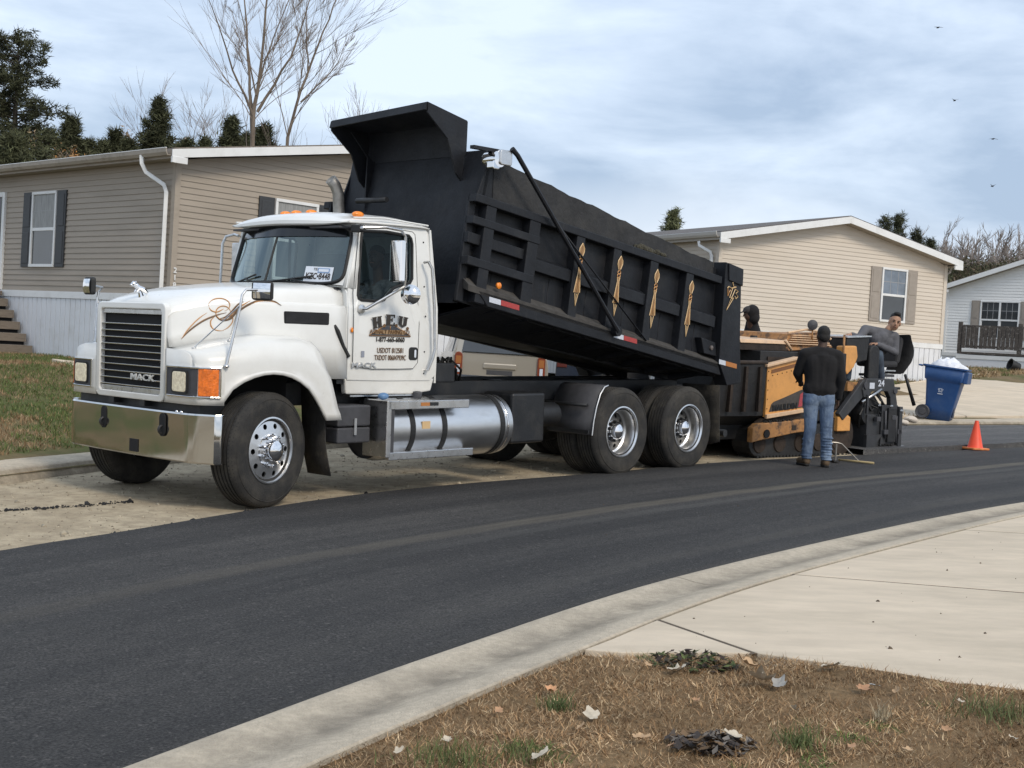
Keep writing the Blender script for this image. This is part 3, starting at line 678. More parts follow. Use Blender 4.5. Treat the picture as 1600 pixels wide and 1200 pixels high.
# white house, far right
xd3 = (0.79, -0.61)
W3 = 7.6
H3, sl3 = house('house', 'white sided house with a dark wooden porch rail at the right edge', (15.42, 48.0, 0), xd3, W3, 10, 1.55, 2.42, 4.66, 5.95, 0, M_SID3, M_SID3, M_ROOF, planks=False, over=0.10, fas=0.17, gut=M_GUT)
window(H3, 'g', 1.25, 2.62, 2.95, 4.30, mg_, (M_SHUTT, 0.30), dbl=True, gridn=(3, 2), upper=M_PANE)
window(H3, 'g', 5.05, 5.75, 2.5, 4.35, mg_, None, name='window')
lm = MB(); lm.cyl((3.75, -0.02, 4.12), (3.75, -0.10, 4.12), 0.05); lm.tube([(3.75, -0.08, 4.16), (3.75, -0.2, 4.22), (3.75, -0.22, 4.14)], 0.015, 6)
lm.lathe([(0.0, 0.22), (0.09, 0.18), (0.10, 0.16), (0.07, 0.0), (0.03, -0.06), (0, -0.08)], (3.75, -0.22, 3.98), (0, 0, 1), 10, False)
lm.build('wall_lantern', M_SHUTB, H3)
pc = empty('porch', M=H3.matrix_world.copy()); tag(pc, 'porch deck with dark picket rail on the white house', 'porch')
px0, px1, pd = 1.05, 5.4, 1.5
MB().box(px0, px1, -pd-0.03, -0.05, 2.36, 2.44).build('deck', M_WOODD, pc)
MB().box(px0-0.02, px1, -pd, -pd+0.03, 1.3, 2.20).build('deck_skirting', M_SKIRT, pc); MB().box(px0-0.04, px1, -pd-0.02, -pd+0.03, 2.2, 2.34).build('deck_fascia', M_WHITE, pc)
MB().box(px0-0.02, px0+0.02, -pd+0.03, -0.05, 1.3, 2.30).build('deck_skirting', M_SKIRT, pc)
for X in (px0+0.05, (px0+px1)/2-0.1, px1-0.05): MB().box(X-0.06, X+0.06, -pd-0.03, -pd+0.09, 2.44, 3.46).build('rail_post', M_WOODD, pc)
MB().box(px0, px1, -pd-0.02, -pd+0.06, 3.30, 3.36).build('top_rail', M_WOODD, pc); MB().box(px0, px1, -pd, -pd+0.05, 2.60, 2.66).build('bottom_rail', M_WOODD, pc)
random.seed(5); u = px0+0.14; k = 0
while u < px1-0.15:
    w_ = 0.125; 
    MB().box(u, u+w_, -pd-0.045, -pd-0.022, 2.56+random.uniform(-.02, .02), 3.32+random.uniform(-.02, .03)).build('picket', M_WOODD, pc); u += w_+random.choice([0.015, 0.02, 0.06, 0.05])
# ------------------------------------------------------------------ dump truck
M_PAINT = mat('white_truck_paint', (0.74, 0.74, 0.715), 0.30, coat=0.5, var=0.02, vscale=2, dirt=(0.50, 0.47, 0.41), dscale=1.6, damt=0.22, dlo=0.5, dhi=0.8, gloss_var=0.15)
M_CHROME = mat('chrome', (0.78, 0.78, 0.79), 0.07, 1.0, gloss_var=0.06, vscale=14)
M_ALU = mat('brushed_aluminium', (0.60, 0.60, 0.60), 0.30, 1.0, var=0.10, vscale=10, gloss_var=0.25, dirt=(0.22, 0.20, 0.17), dscale=6, damt=0.35)
M_TANK = mat('tank_aluminium', (0.66, 0.66, 0.66), 0.34, 1.0, var=0.07, vscale=7, stretch=(0.3, 1, 1), gloss_var=0.2, dirt=(0.30, 0.28, 0.24), dscale=3, damt=0.3)
M_TYRE = mat('tyre_rubber', (0.019, 0.018, 0.017), 0.85, var=0.2, vscale=10, bump=0.35, bscale=70, dirt=(0.105, 0.092, 0.072), dscale=4.5, damt=0.5, dlo=0.42, dhi=0.75)
M_BLK = mat('black_steel', (0.011, 0.012, 0.014), 0.48, var=0.25, vscale=6, bump=0.15, bscale=50, dirt=(0.045, 0.042, 0.038), dscale=3.2, damt=0.6, dlo=0.48, dhi=0.72, gloss_var=0.25)
M_BED = mat('dump_bed_black', (0.0095, 0.0105, 0.0135), 0.52, var=0.3, vscale=3.5, bump=0.25, bscale=26, dirt=(0.032, 0.031, 0.030), dscale=2.6, damt=0.5, spec=0.3, dlo=0.52, dhi=0.75, gloss_var=0.3)
M_DUST = mat('dusty_ledge', (0.050, 0.046, 0.042), 0.9, var=0.35, vscale=9)
M_RUB = mat('black_rubber', (0.012, 0.012, 0.012), 0.6)
M_FLAP = mat('mud_flap', (0.028, 0.025, 0.021), 0.9, var=0.4, vscale=8, bump=0.5, bscale=40, dirt=(0.10, 0.085, 0.06), dscale=5, damt=0.7)
M_AMB = mat('amber_lens', (0.85, 0.24, 0.02), 0.22, spec=0.6, var=0.2, vscale=30)
M_RED = mat('red_lens', (0.45, 0.02, 0.02), 0.25, spec=0.6)
M_HEAD = mat('headlight_lens', (0.86, 0.72, 0.52), 0.14, spec=0.8, var=0.25, vscale=26, bump=0.5, bscale=50)
M_REDT = mat('red_tape', (0.36, 0.04, 0.035), 0.4, var=0.2, vscale=40); M_WHT = mat('white_tape', (0.55, 0.58, 0.64), 0.4, var=0.1, vscale=40); M_AMT = mat('amber_tape', (0.42, 0.16, 0.04), 0.4)
M_GOLD = mat('gold_pinstripe', (0.50, 0.25, 0.085), 0.4); M_BROWN = mat('brown_pinstripe', (0.13, 0.065, 0.022), 0.45); M_CREAM = mat('cream_pinstripe', (0.62, 0.43, 0.22), 0.45)
M_LET = mat('lettering_black', (0.03, 0.022, 0.015), 0.5)
M_GREY = mat('grey_plastic', (0.05, 0.05, 0.055), 0.6, var=0.2, vscale=12)
M_CLOTHD = mat('seat_cloth', (0.03, 0.03, 0.033), 0.9)
def glass_mat(name, tint, refl):
    m = bpy.data.materials.new(name); m.use_nodes = True; t = m.node_tree; n = t.nodes; L = t.links; n.clear()
    o = n.new('ShaderNodeOutputMaterial'); mx_ = n.new('ShaderNodeMixShader'); tr = n.new('ShaderNodeBsdfTransparent'); gl = n.new('ShaderNodeBsdfGlossy')
    tr.inputs[0].default_value = (*tint, 1); gl.inputs['Roughness'].default_value = 0.03; gl.inputs[0].default_value = (0.78, 0.90, 0.90, 1)
    fr = n.new('ShaderNodeLayerWeight'); fr.inputs[0].default_value = 0.5
    pw = n.new('ShaderNodeMath'); pw.operation = 'POWER'; pw.inputs[1].default_value = 4.0; L.new(fr.outputs['Facing'], pw.inputs[0])
    ad = n.new('ShaderNodeMath'); ad.operation = 'MULTIPLY_ADD'; ad.inputs[1].default_value = 0.8; ad.inputs[2].default_value = refl; ad.use_clamp = True
    L.new(pw.outputs[0], ad.inputs[0]); L.new(ad.outputs[0], mx_.inputs[0]); L.new(tr.outputs[0], mx_.inputs[1]); L.new(gl.outputs[0], mx_.inputs[2]); L.new(mx_.outputs[0], o.inputs[0]); return m
M_WS = glass_mat('windscreen_glass', (0.60, 0.70, 0.70), 0.15); M_SG = glass_mat('side_glass', (0.5, 0.55, 0.55), 0.02)

TF = Matrix(((-0.6765, 0.736, -0.0243, PO.x), (-0.7358, -0.6769, -0.0177, PO.y), (-0.0294, 0.0059, 0.9995, PO.z), (0, 0, 0, 1)))
T = empty('dump_truck', M=TF); tag(T, 'white dump truck tipping its raised black bed into the paving machine', 'dump truck')

def ip(x, X, Y): return float(np.interp(x, X, Y))
# road film low on the white paint
_t = M_PAINT.node_tree; _n = _t.nodes; _b = _n['Principled BSDF']; _src = _b.inputs['Base Color'].links[0].from_socket
_tc = _n.new('ShaderNodeTexCoord'); _sx = _n.new('ShaderNodeSeparateXYZ'); _t.links.new(_tc.outputs['Object'], _sx.inputs[0])
_mr = _n.new('ShaderNodeMapRange'); _mr.inputs[1].default_value = 1.75; _mr.inputs[2].default_value = 0.85; _mr.inputs[3].default_value = 0.0; _mr.inputs[4].default_value = 0.9; _t.links.new(_sx.outputs[2], _mr.inputs[0])
_nz = _n.new('ShaderNodeTexNoise'); _nz.inputs['Scale'].default_value = 5; _nz.inputs['Detail'].default_value = 8; _nz.inputs['Roughness'].default_value = 0.75; _t.links.new(_tc.outputs['Object'], _nz.inputs['Vector'])
_mu = _n.new('ShaderNodeMath'); _mu.operation = 'MULTIPLY'; _t.links.new(_mr.outputs[0], _mu.inputs[0]); _t.links.new(_nz.outputs['Fac'], _mu.inputs[1])
_mx = _n.new('ShaderNodeMixRGB'); _t.links.new(_mu.outputs[0], _mx.inputs[0]); _t.links.new(_src, _mx.inputs[1]); _mx.inputs[2].default_value = (0.42, 0.38, 0.31, 1); _t.links.new(_mx.outputs[0], _b.inputs['Base Color'])
# --- hood
HX = [-1.05, -0.9, -0.5, 0.06, 0.40, 0.60, 0.66, 0.695]
def hood_zt(x): return ip(x, HX, [2.072, 2.07, 2.045, 1.985, 1.925, 1.865, 1.835, 1.80])
def hood_w(x): return ip(x, [-1.05, -0.3, 0.695], [0.905, 0.840, 0.560])
def hood_sec(x):
    w_, zt = hood_w(x), hood_zt(x); zs_ = zt-ip(x, [-1.05, 0.695], [0.045, 0.055])
    zc = min(zs_-0.05, 1.86); zb = 1.42 if x > -0.52 else 1.15
    fl = ip(x, [-1.05, -0.2, 0.4, 0.695], [0.058, 0.058, 0.03, 0.010])
    half = [(0, zt), (w_*0.35, zt-0.004), (w_*0.65, zt-0.014), (w_*0.85, zt-0.030), (w_*0.93, zs_-0.004), (w_*0.975, zs_-0.03), (w_*0.995, zs_-0.065), (w_+fl*0.12, (zs_-0.065+zc)/2), (w_+fl*0.22, zc), (w_+fl*0.85, zc-0.018), (w_+fl, zc-0.034), (w_+fl+0.01, zc-0.15), (w_+fl+0.02, (zc+zb)/2-0.05), (w_+fl+0.05, zb)]
    return [(x, y, z) for y, z in half[::-1]]+[(x, -y, z) for y, z in half[1:]]
hood = MB(); xs = [-1.03, -0.9, -0.75, -0.6, -0.53, -0.51, -0.35, -0.2, 0, 0.15, 0.3, 0.42, 0.52, 0.6, 0.65, 0.695]
hood.grid([hood_sec(x) for x in xs], True)
ho = hood.build('hood', M_PAINT, T, solid=0.02, soff=-1)
# --- grille surround
fr = MB(); fr.ring(rrect(-0.574, 0.574, 0.925, 1.806, 0.06), rrect(-0.512, 0.512, 0.985, 1.745, 0.035), lambda u, v, d: (0.712-d, u, v), 0.06)
fr.build('grille_surround', M_PAINT, T, bevel=0.012, seg=3)
gr = MB().box(0.635, 0.655, -0.53, 0.53, 0.96, 1.76).build('grille', M_DARK, T)
for i in range(10):
    z = 1.045+i*0.0625
    m_ = MB(); m_.box(0.66, 0.692, -0.511, 0.511, z-0.002, z+0.002); m_.box(0.691, 0.702, -0.511, 0.511, z-0.0055, z+0.0045)
    m_.build('grille_bar', M_CHROME, gr, bevel=0.003)
MB().box(0.66, 0.69, -0.51, 0.51, 1.70, 1.742).build('grille_trim', M_ALU, gr, bevel=0.003); MB().box(0.66, 0.69, -0.51, 0.51, 0.987, 1.03).build('grille_trim', M_ALU, gr, bevel=0.003)
text_obj('grille_lettering', 'MACK', 0.080, Matrix(((0, 0, 1, 0.708), (1, 0, 0, 0.22), (0, 1, 0, 1.103), (0, 0, 0, 1))), mat('badge_silver', (0.62, 0.62, 0.60), 0.4, 0.3), gr, extrude=0.006, offset=0.001, width=1.75)
# --- fenders (mirrored)
def fender(s):
    X = [0.68, 0.66, 0.62, 0.56, 0.48, 0.40, 0.30, 0.20, 0.10, 0, -0.10, -0.2, -0.3, -0.4, -0.48, -0.54, -0.585, -0.62, -0.66, -0.72, -0.80]
    rows_ = []
    for x in X:
        yo = ip(-x, [-0.68, -0.66, -0.62, -0.56, -0.48, -0.40, -0.2, 0.1, 0.8], [0.985, 1.02, 1.07, 1.10, 1.125, 1.150, 1.185, 1.20, 1.19])
        zi = ip(-x, [-0.68, -0.4, 0, 0.4, 0.8], [1.40, 1.475, 1.545, 1.545, 1.50]); zo = ip(-x, [-0.68, -0.4, 0, 0.4, 0.62, 0.8], [1.335, 1.36, 1.40, 1.385, 1.34, 1.20])
        if x >= 0.475: zl = 0.93+0.015*(0.68-x)/0.2
        elif x > -0.62: zl = 0.55+sqrt(max(0.0, 0.655**2-x*x))
        else: zl = ip(-x, [0.62, 0.8], [0.76, 0.78])
        if -0.62 >= x: zl = 0.775
        yi = min(hood_w(x)+0.03, yo-0.15)
        p = [(yi, zi), (yi+(yo-yi)*0.35, zi-0.012), (yi+(yo-yi)*0.62, zi-(zi-zo)*0.22), (yi+(yo-yi)*0.82, zi-(zi-zo)*0.5), (yo-0.03, zo+0.012), (yo-0.008, zo-0.03), (yo, zo-0.075)]
        zz_ = zo-0.10; k = max(0.02, zz_-zl)
        p += [(yo+0.004, zl+k*0.66), (yo+0.006, zl+k*0.33), (yo+0.020, zl+min(0.06, k*0.2)), (yo+0.022, zl)]
        r_ = []
        for y, z in p:
            xx = x
            if x < -0.4: xx = x+0.24*(z-0.78)/0.75*min(1, (-0.4-x)/0.4)
            r_.append((xx, s*y, z))
        rows_.append(r_)
    m_ = MB(); m_.grid(rows_, True)
    f = m_.build('fender', M_PAINT, T, solid=0.022, soff=0.0)
    # front face with the lamp recess : curved panel round the corner
    path = [(0.695, 0.585), (0.692, 0.80), (0.685, 0.95), (0.665, 1.02), (0.62, 1.085), (0.56, 1.115), (0.47, 1.145)]
    def pp(t):
        L = [0]
        for a, b in zip(path, path[1:]): L.append(L[-1]+math.dist(a, b))
        return (ip(t, L, [q[0] for q in path]), ip(t, L, [q[1] for q in path]))
    yi_ = hood_w(0.68)+0.03
    m_ = MB(); ts = np.linspace(0, 0.70, 30); rows2 = []
    for t in ts:
        x, y = pp(t); X_ = min(x, 0.68)
        yo_ = ip(-X_, [-0.68, -0.66, -0.62, -0.56, -0.48, -0.40], [0.985, 1.02, 1.07, 1.10, 1.125, 1.150]); zi_ = ip(-X_, [-0.68, -0.4], [1.40, 1.475]); zo_ = ip(-X_, [-0.68, -0.4], [1.335, 1.36]); yl_ = min(hood_w(X_)+0.03, yo_-0.15)
        top = ip(y, [yl_, yl_+(yo_-yl_)*0.35, yl_+(yo_-yl_)*0.62, yl_+(yo_-yl_)*0.82, yo_-0.03, yo_-0.008, yo_], [zi_, zi_-0.012, zi_-(zi_-zo_)*0.22, zi_-(zi_-zo_)*0.5, zo_+0.012, zo_-0.03, zo_-0.07])+0.010
        rows2.append([(x, s*y, z) for z in (0.93, 1.0, 1.25, top)])
    m_.grid(rows2, True).build('lamp_panel', M_PAINT, T, solid=0.02, soff=0)
    lp = MB()     # bezel follows the panel
    def strip(t0, t1, z0, z1, o0, o1, n=8):
        q = MB(); r0 = []
        for t in np.linspace(t0, t1, n):
            x, y = pp(t); x2, y2 = pp(t+0.01); dx_, dy_ = x2-x, y2-y; l_ = math.hypot(dx_, dy_); nx_, ny_ = dy_/l_, -dx_/l_
            r0.append([(x+nx_*o0, s*(y+ny_*o0), z0), (x+nx_*o1, s*(y+ny_*o1), z0), (x+nx_*o1, s*(y+ny_*o1), z1), (x+nx_*o0, s*(y+ny_*o0), z1)])
        q.grid(r0, False, close=True); q.add(r0[0], [(0, 1, 2, 3)]); q.add(r0[-1], [(0, 1, 2, 3)]); return q
    hl = strip(0.055, 0.445, 1.005, 1.250, 0.005, 0.020).build('headlight', M_GREY, T, bevel=0.004)
    for a in ((0.05, 0.64, 1.247, 1.262), (0.05, 0.64, 0.990, 1.006), (0.045, 0.058, 0.992, 1.26), (0.632, 0.644, 0.992, 1.26)): strip(*a, 0.004, 0.034).build('bezel', M_CHROME, hl, bevel=0.004)
    c = 0.245
    M_ = frame((0.715, s*(0.585+c), 1.125), (0, 1, 0), (0, 0, 1), (1, 0, 0))
    MB().prism(rrect(-0.105, 0.105, -0.088, 0.088, 0.028), 'z', -0.008, 0.012).xf(M_).build('lens', M_HEAD, hl, bevel=0.006)
    rg = MB(); rg.ring(rrect(-0.120, 0.120, -0.102, 0.102, 0.035), rrect(-0.106, 0.106, -0.089, 0.089, 0.028), lambda u, v, d: (u, v, d), 0.010); rg.xf(M_).build('lens_ring', M_RUB, hl)
    strip(0.455, 0.625, 1.010, 1.245, 0.003, 0.026).build('turn_signal', mat('turn_amber', (0.72, 0.16, 0.015), 0.3, var=0.35, vscale=22, bump=0.6, bscale=60), hl, bevel=0.006)
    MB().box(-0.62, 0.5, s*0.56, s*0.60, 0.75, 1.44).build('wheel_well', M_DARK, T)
    return f
fender(1); fender(-1)
for s in (1, -1): MB().prism([(s*0.78, 1.20), (s*0.968, 1.20), (s*0.968, 1.84), (s*0.955, 1.98), (s*0.90, 2.035), (s*0.78, 2.03)], 'x', -1.052, -1.036).build('cowl_side', M_PAINT, T, bevel=0.004)
def hside(x): return hood_w(x)+ip(x, [-1.05, -0.2, 0.4, 0.695], [0.058, 0.058, 0.03, 0.010])+0.006
for s in (1, -1):
    def vm(u, z, d): return (u, s*(hside(u)+d), z)
    P_v = rrect(-0.83, -0.335, 1.66, 1.775, 0.014)
    q = MB(); n_ = len(P_v); q.add([vm(u, z, -0.02) for u, z in P_v]+[vm(u, z, 0.010) for u, z in P_v], [tuple(range(n_, 2*n_)), tuple(range(n_))[::-1]]+[(i, (i+1) % n_, n_+(i+1) % n_, n_+i) for i in range(n_)])
    v = q.build('hood_vent', M_DARK, T, bevel=0.003)
    for i in range(9):
        q = MB(); z_ = 1.674+i*0.0105; q.add([vm(-0.815, z_, 0.012), vm(-0.35, z_, 0.012), vm(-0.35, z_+0.004, 0.013), vm(-0.815, z_+0.004, 0.013)], [(0, 1, 2, 3)]); q.build('vent_slat', M_GREY, v)
    MB().tube([(-0.90, s*0.95, 1.66), (-0.93, s*0.972, 1.60), (-1.0, s*0.972, 1.46), (-1.06, s*0.985, 1.36)], [0.018, 0.022, 0.02, 0.022], 8).build('hood_latch', M_RUB, T)
# side-panel lower (engine gap) and cab floor
# --- hood ornament
og = MB(); og.tube([(0.60, 0, 1.85), (0.615, 0, 1.90)], [0.03, 0.018], 8); og.tube([(0.54, 0, 1.895), (0.585, 0, 1.925), (0.64, 0, 1.945), (0.665, 0, 1.965)], [0.014, 0.026, 0.024, 0.024], 8)
og.ball((0.68, 0, 1.972), (0.030, 0.024, 0.024)); og.ball((0.705, 0, 1.962), (0.016, 0.014, 0.012)); og.tube([(0.63, 0.018, 1.935), (0.66, 0.02, 1.90)], [0.012, 0.008], 6); og.tube([(0.63, -0.018, 1.935), (0.66, -0.02, 1.90)], [0.012, 0.008], 6); og.ball((0.675, 0.022, 1.992), 0.008, 6, 4); og.ball((0.675, -0.022, 1.992), 0.008, 6, 4)
og.build('hood_ornament', M_CHROME, T)
# --- bumper
prof = [(0.54, -1.225), (0.60, -1.20), (0.685, -1.04), (0.712, -0.96), (0.735, -0.5), (0.742, 0), (0.735, 0.5), (0.712, 0.96), (0.685, 1.04), (0.60, 1.20), (0.54, 1.225)]
bm_ = MB(); P_ = []
for i in range(len(prof)-1):
    n_ = 8 if 3 <= i <= 6 else 4
    for k in range(n_):
        t = k/n_; P_.append((prof[i][0]*(1-t)+prof[i+1][0]*t, prof[i][1]*(1-t)+prof[i+1][1]*t))
P_.append(prof[-1])
zb_, zt_ = 0.425, 0.852
bm_.grid([[(x-0.06, y, zt_-0.008), (x-0.012, y, zt_), (x, y, zt_-0.012), (x, y, (zt_+zb_)/2), (x, y, zb_+0.012), (x-0.012, y, zb_), (x-0.05, y, zb_)] for x, y in P_], True)
bp_ = bm_.build('bumper', mat('bumper_chrome', (0.60, 0.60, 0.59), 0.09, 1.0, gloss_var=0.08, vscale=9), T, solid=0.006)
for yc in (-0.36, 0.62):
    q = MB(); q.prism(rrect(-0.045, 0.045, -0.105, 0.10, 0.044, 6), 'x', 0.736, 0.748); q.v = [(x, y+yc, z+0.735) for x, y, z in q.v]; q.build('tow_hole', M_DARK, bp_)
    q = MB(); q.lathe([(0.035+0.012*cos(a), 0.012*sin(a)) for a in np.linspace(0, 2*pi, 9)], (0.745, yc, 0.69), (0, 1, 0), 14); q.build('tow_ring', M_BLK, bp_)
MB().box(0.742, 0.750, 0.10, 0.235, 0.455, 0.57).build('hitch_hole', M_DARK, bp_)
MB().box(0.35, 0.62, -1.0, 1.0, 0.78, 0.93).build('bumper_gap', M_BLK, T); 
for y in (-0.30, 0.22): MB().box(0.62, 0.705, y-0.04, y+0.04, 0.87, 0.945).build('hood_catch', M_BLK, T)
for y in (0.78, 0.85): MB().ball((0.70, y, 0.856), 0.018, 8, 6).build('bumper_bolt', M_CHROME, bp_)
# --- cab
def cy(z): return ip(z, [1.1, 1.83, 1.865, 2.68], [0.985, 0.985, 0.965, 0.905])
win = [(-1.245, 2.585), (-1.225, 2.55), (-1.165, 1.955), (-1.175, 1.925), (-1.21, 1.912), (-1.43, 1.908), (-1.50, 1.925), (-1.56, 1.985), (-1.63, 2.045), (-1.75, 2.085), (-1.855, 2.11), (-1.885, 2.15), (-1.895, 2.50), (-1.88, 2.555), (-1.85, 2.58), (-1.55, 2.598)]
outl = [(-1.185, 2.665), (-1.165, 2.62), (-1.055, 2.02), (-1.045, 1.75), (-1.05, 1.14), (-1.50, 1.13), (-1.9, 1.13), (-2.15, 1.13), (-2.235, 1.19), (-2.24, 1.60), (-2.23, 1.84), (-2.20, 2.10), (-2.14, 2.60), (-2.10, 2.68), (-1.85, 2.705), (-1.5, 2.70)]
door_o = [(-1.215, 2.63), (-1.195, 2.60), (-1.105, 1.98), (-1.10, 1.75), (-1.105, 1.27), (-1.35, 1.245), (-1.7, 1.245), (-1.90, 1.25), (-1.96, 1.31), (-1.965, 1.7), (-1.96, 1.9), (-1.955, 2.1), (-1.945, 2.50), (-1.935, 2.60), (-1.90, 2.625), (-1.55, 2.64)]
def quadring(m_, A, B_, s, off, th):
    """densified ring between outlines following the cab tumblehome"""
    def dens(P):
        o_ = []
        for a, b in zip(P, P[1:]+P[:1]):
            for k in range(3): o_.append((a[0]*(1-k/3)+b[0]*k/3, a[1]*(1-k/3)+b[1]*k/3))
        return o_
    a, b = dens(A), dens(B_); mid = [((p[0]+q[0])/2, (p[1]+q[1])/2) for p, q in zip(a, b)]
    rows_ = [[(x, s*(cy(z)+off), z) for x, z in L] for L in (a, mid, b)]
    m_.grid(rows_, False, close=True); return m_
for s in (1, -1):
    q = MB(); quadring(q, outl, win, s, 0, 0); side = q.build('cab_side', M_PAINT, T, solid=0.03, soff=-s, weld=True)
    q = MB(); quadring(q, door_o, win, s, 0.012, 0); d_ = q.build('door', M_PAINT, T, solid=0.016, soff=-s, weld=True)
    q = MB(); loop = [(x, s*(cy(z)+0.012), z) for x, z in door_o]; q.tube(loop+[loop[0]], 0.0035, 5).build('door_seal', M_RUB, d_)
    q = MB(); loop = [(x, s*(cy(z)+0.012), z) for x, z in win]; q.tube(loop+[loop[0]], 0.016, 6).build('window_seal', M_RUB, d_)
    q = MB(); c_ = [(x, s*(cy(z)-0.004), z) for x, z in win]; q.add(c_, [tuple(range(len(c_)))]).build('side_window', M_SG, d_)
    MB().box(-1.80, -1.785, s*0.905, s*0.935, 2.08, 2.58).build('window_divider', M_RUB, d_)
    q = MB(); q.prism(rrect(-1.955, -1.835, 1.335, 1.465, 0.03), 'y', s*0.990, s*1.005); hd = q.build('door_handle', M_RUB, d_, bevel=0.004)
    q = MB(); q.prism(rrect(-1.925, -1.90, 1.36, 1.44, 0.012), 'y', s*1.0, s*1.012); q.build('latch', M_CHROME, d_)
    q = MB(); q.tube([(-2.035, s*0.965, 2.325), (-2.045, s*1.02, 2.33), (-2.085, s*1.035, 2.26), (-2.12, s*1.05, 1.85), (-2.145, s*1.05, 1.45), (-2.12, s*1.05, 1.36), (-2.075, s*1.03, 1.235), (-2.07, s*0.975, 1.235)], 0.015, 8).build('grab_handle', M_ALU, T)
    q = MB(); q.prism([(-1.03, 1.15), (-2.22, 1.15), (-2.18, 1.02), (-1.9, 0.99), (-1.05, 1.0)], 'y', s*0.90, s*0.975); q.build('rocker_panel', M_PAINT, T, bevel=0.015)
    MB().box(-2.0, -1.1, s*0.88, s*0.98, 0.975, 0.99).build('cab_sill', M_ALU, T)
    for z in (2.53, 2.08, 1.78, 1.42, 1.2): MB().ball((-2.06, s*(cy(z)+0.002), z), 0.009, 6, 4).build('rivet', M_BLK, side)
# letters on the near door
def DM(x, z, y=1.0045): return Matrix(((-1, 0, 0, x), (0, 0, 1, y), (0, 1, 0, z), (0, 0, 0, 1)))
sg = empty('door_lettering'); sg.parent = T
LH = [(0,1),(.46,1),(.46,.9),(.40,.9),(.40,.6),(.60,.6),(.60,.9),(.54,.9),(.54,1),(1,1),(1,.9),(.92,.9),(.92,.1),(1,.1),(1,0),(.54,0),(.54,.1),(.60,.1),(.60,.42),(.40,.42),(.40,.1),(.46,.1),(.46,0),(0,0),(0,.1),(.08,.1),(.08,.9),(0,.9)]
LE = [(0,1),(.95,1),(.95,.70),(.82,.70),(.82,.86),(.48,.86),(.48,.6),(.60,.6),(.60,.68),(.72,.68),(.72,.36),(.60,.36),(.60,.45),(.48,.45),(.48,.14),(.82,.14),(.82,.3),(.95,.3),(.95,0),(0,0),(0,.12),(.1,.12),(.1,.88),(0,.88)]
LU = [(0,1),(.46,1),(.46,.9),(.40,.9),(.40,.32),(.5,.22),(.60,.32),(.60,.9),(.54,.9),(.54,1),(1,1),(1,.9),(.92,.9),(.92,.28),(.5,0),(.08,.28),(.08,.9),(0,.9)]
for poly_, cx_, cz_, rot_ in ((LH, -1.398, 1.702, 0.16), (LE, -1.570, 1.728, 0.0), (LU, -1.735, 1.712, -0.13)):
    Ml = DM(cx_, cz_) @ Matrix.Rotation(rot_, 4, 'Z')
    MB().prism([((u-0.5)*0.125, (v-0.5)*0.112) for u, v in poly_], 'z', 0.0, 0.0035).xf(Ml).build('letter', M_LET, sg)
for cx_, cz_ in ((-1.492, 1.672), (-1.648, 1.676), (-1.802, 1.650)): MB().lathe([(0, 0.004), (0.0165, 0.004), (0.018, 0)], (cx_, 1.004, cz_), (0, 1, 0), 12).build('letter_dot', M_BROWN, sg)
text_obj('company_name', 'ASPHALT PAVING CO.', 0.058, DM(-1.570, 1.592, 1.0085), M_BROWN, sg, extrude=0.002, offset=0.0008, width=0.93)
q = MB(); q.prism([(-1.505, 1.668), (-1.640, 1.668), (-1.835, 1.580), (-1.310, 1.580)], 'y', 1.001, 1.0035).build('road_logo', mat('logo_grey', (0.045, 0.05, 0.06), 0.5), sg)
MB().box(-1.77, -1.38, 1.0037, 1.0045, 1.588, 1.632).build('logo_band', mat('logo_tan', (0.33, 0.22, 0.12), 0.5), sg)
for (a, b) in (((-1.495, 1.672), (-1.30, 1.577)), ((-1.65, 1.672), (-1.845, 1.577)), ((-1.57, 1.67), (-1.57, 1.635))): MB().tube([(a[0], 1.005, a[1]), (b[0], 1.005, b[1])], 0.004, 4).build('logo_line', M_GOLD, sg)
MB().box(-1.845, -1.30, 1.002, 1.006, 1.566, 1.578).build('logo_line', M_BROWN, sg)
text_obj('phone_number', '1-877-665-6060', 0.064, DM(-1.575, 1.515), M_LET, sg, extrude=0.002, offset=0.0012, width=0.93)
text_obj('registration_line', 'USDOT 812581', 0.073, DM(-1.585, 1.405), M_BROWN, sg, extrude=0.002, offset=0.0, width=0.74)
text_obj('registration_line', 'TXDOT 006047939C', 0.073, DM(-1.585, 1.333), M_BROWN, sg, extrude=0.002, offset=0.0, width=0.64)
text_obj('door_badge', 'MACK', 0.065, DM(-1.24, 1.262), M_ALU, sg, extrude=0.004, offset=0.002, width=1.7)
MB().box(-1.245, -1.205, 1.001, 1.003, 1.36, 1.42).build('small_sticker', mat('sticker_grey', (0.25, 0.27, 0.32), 0.5), sg)
MB().ball((-1.085, 0.998, 1.62), (0.016, 0.008, 0.026), 8, 6).build('side_marker', M_AMB, T)
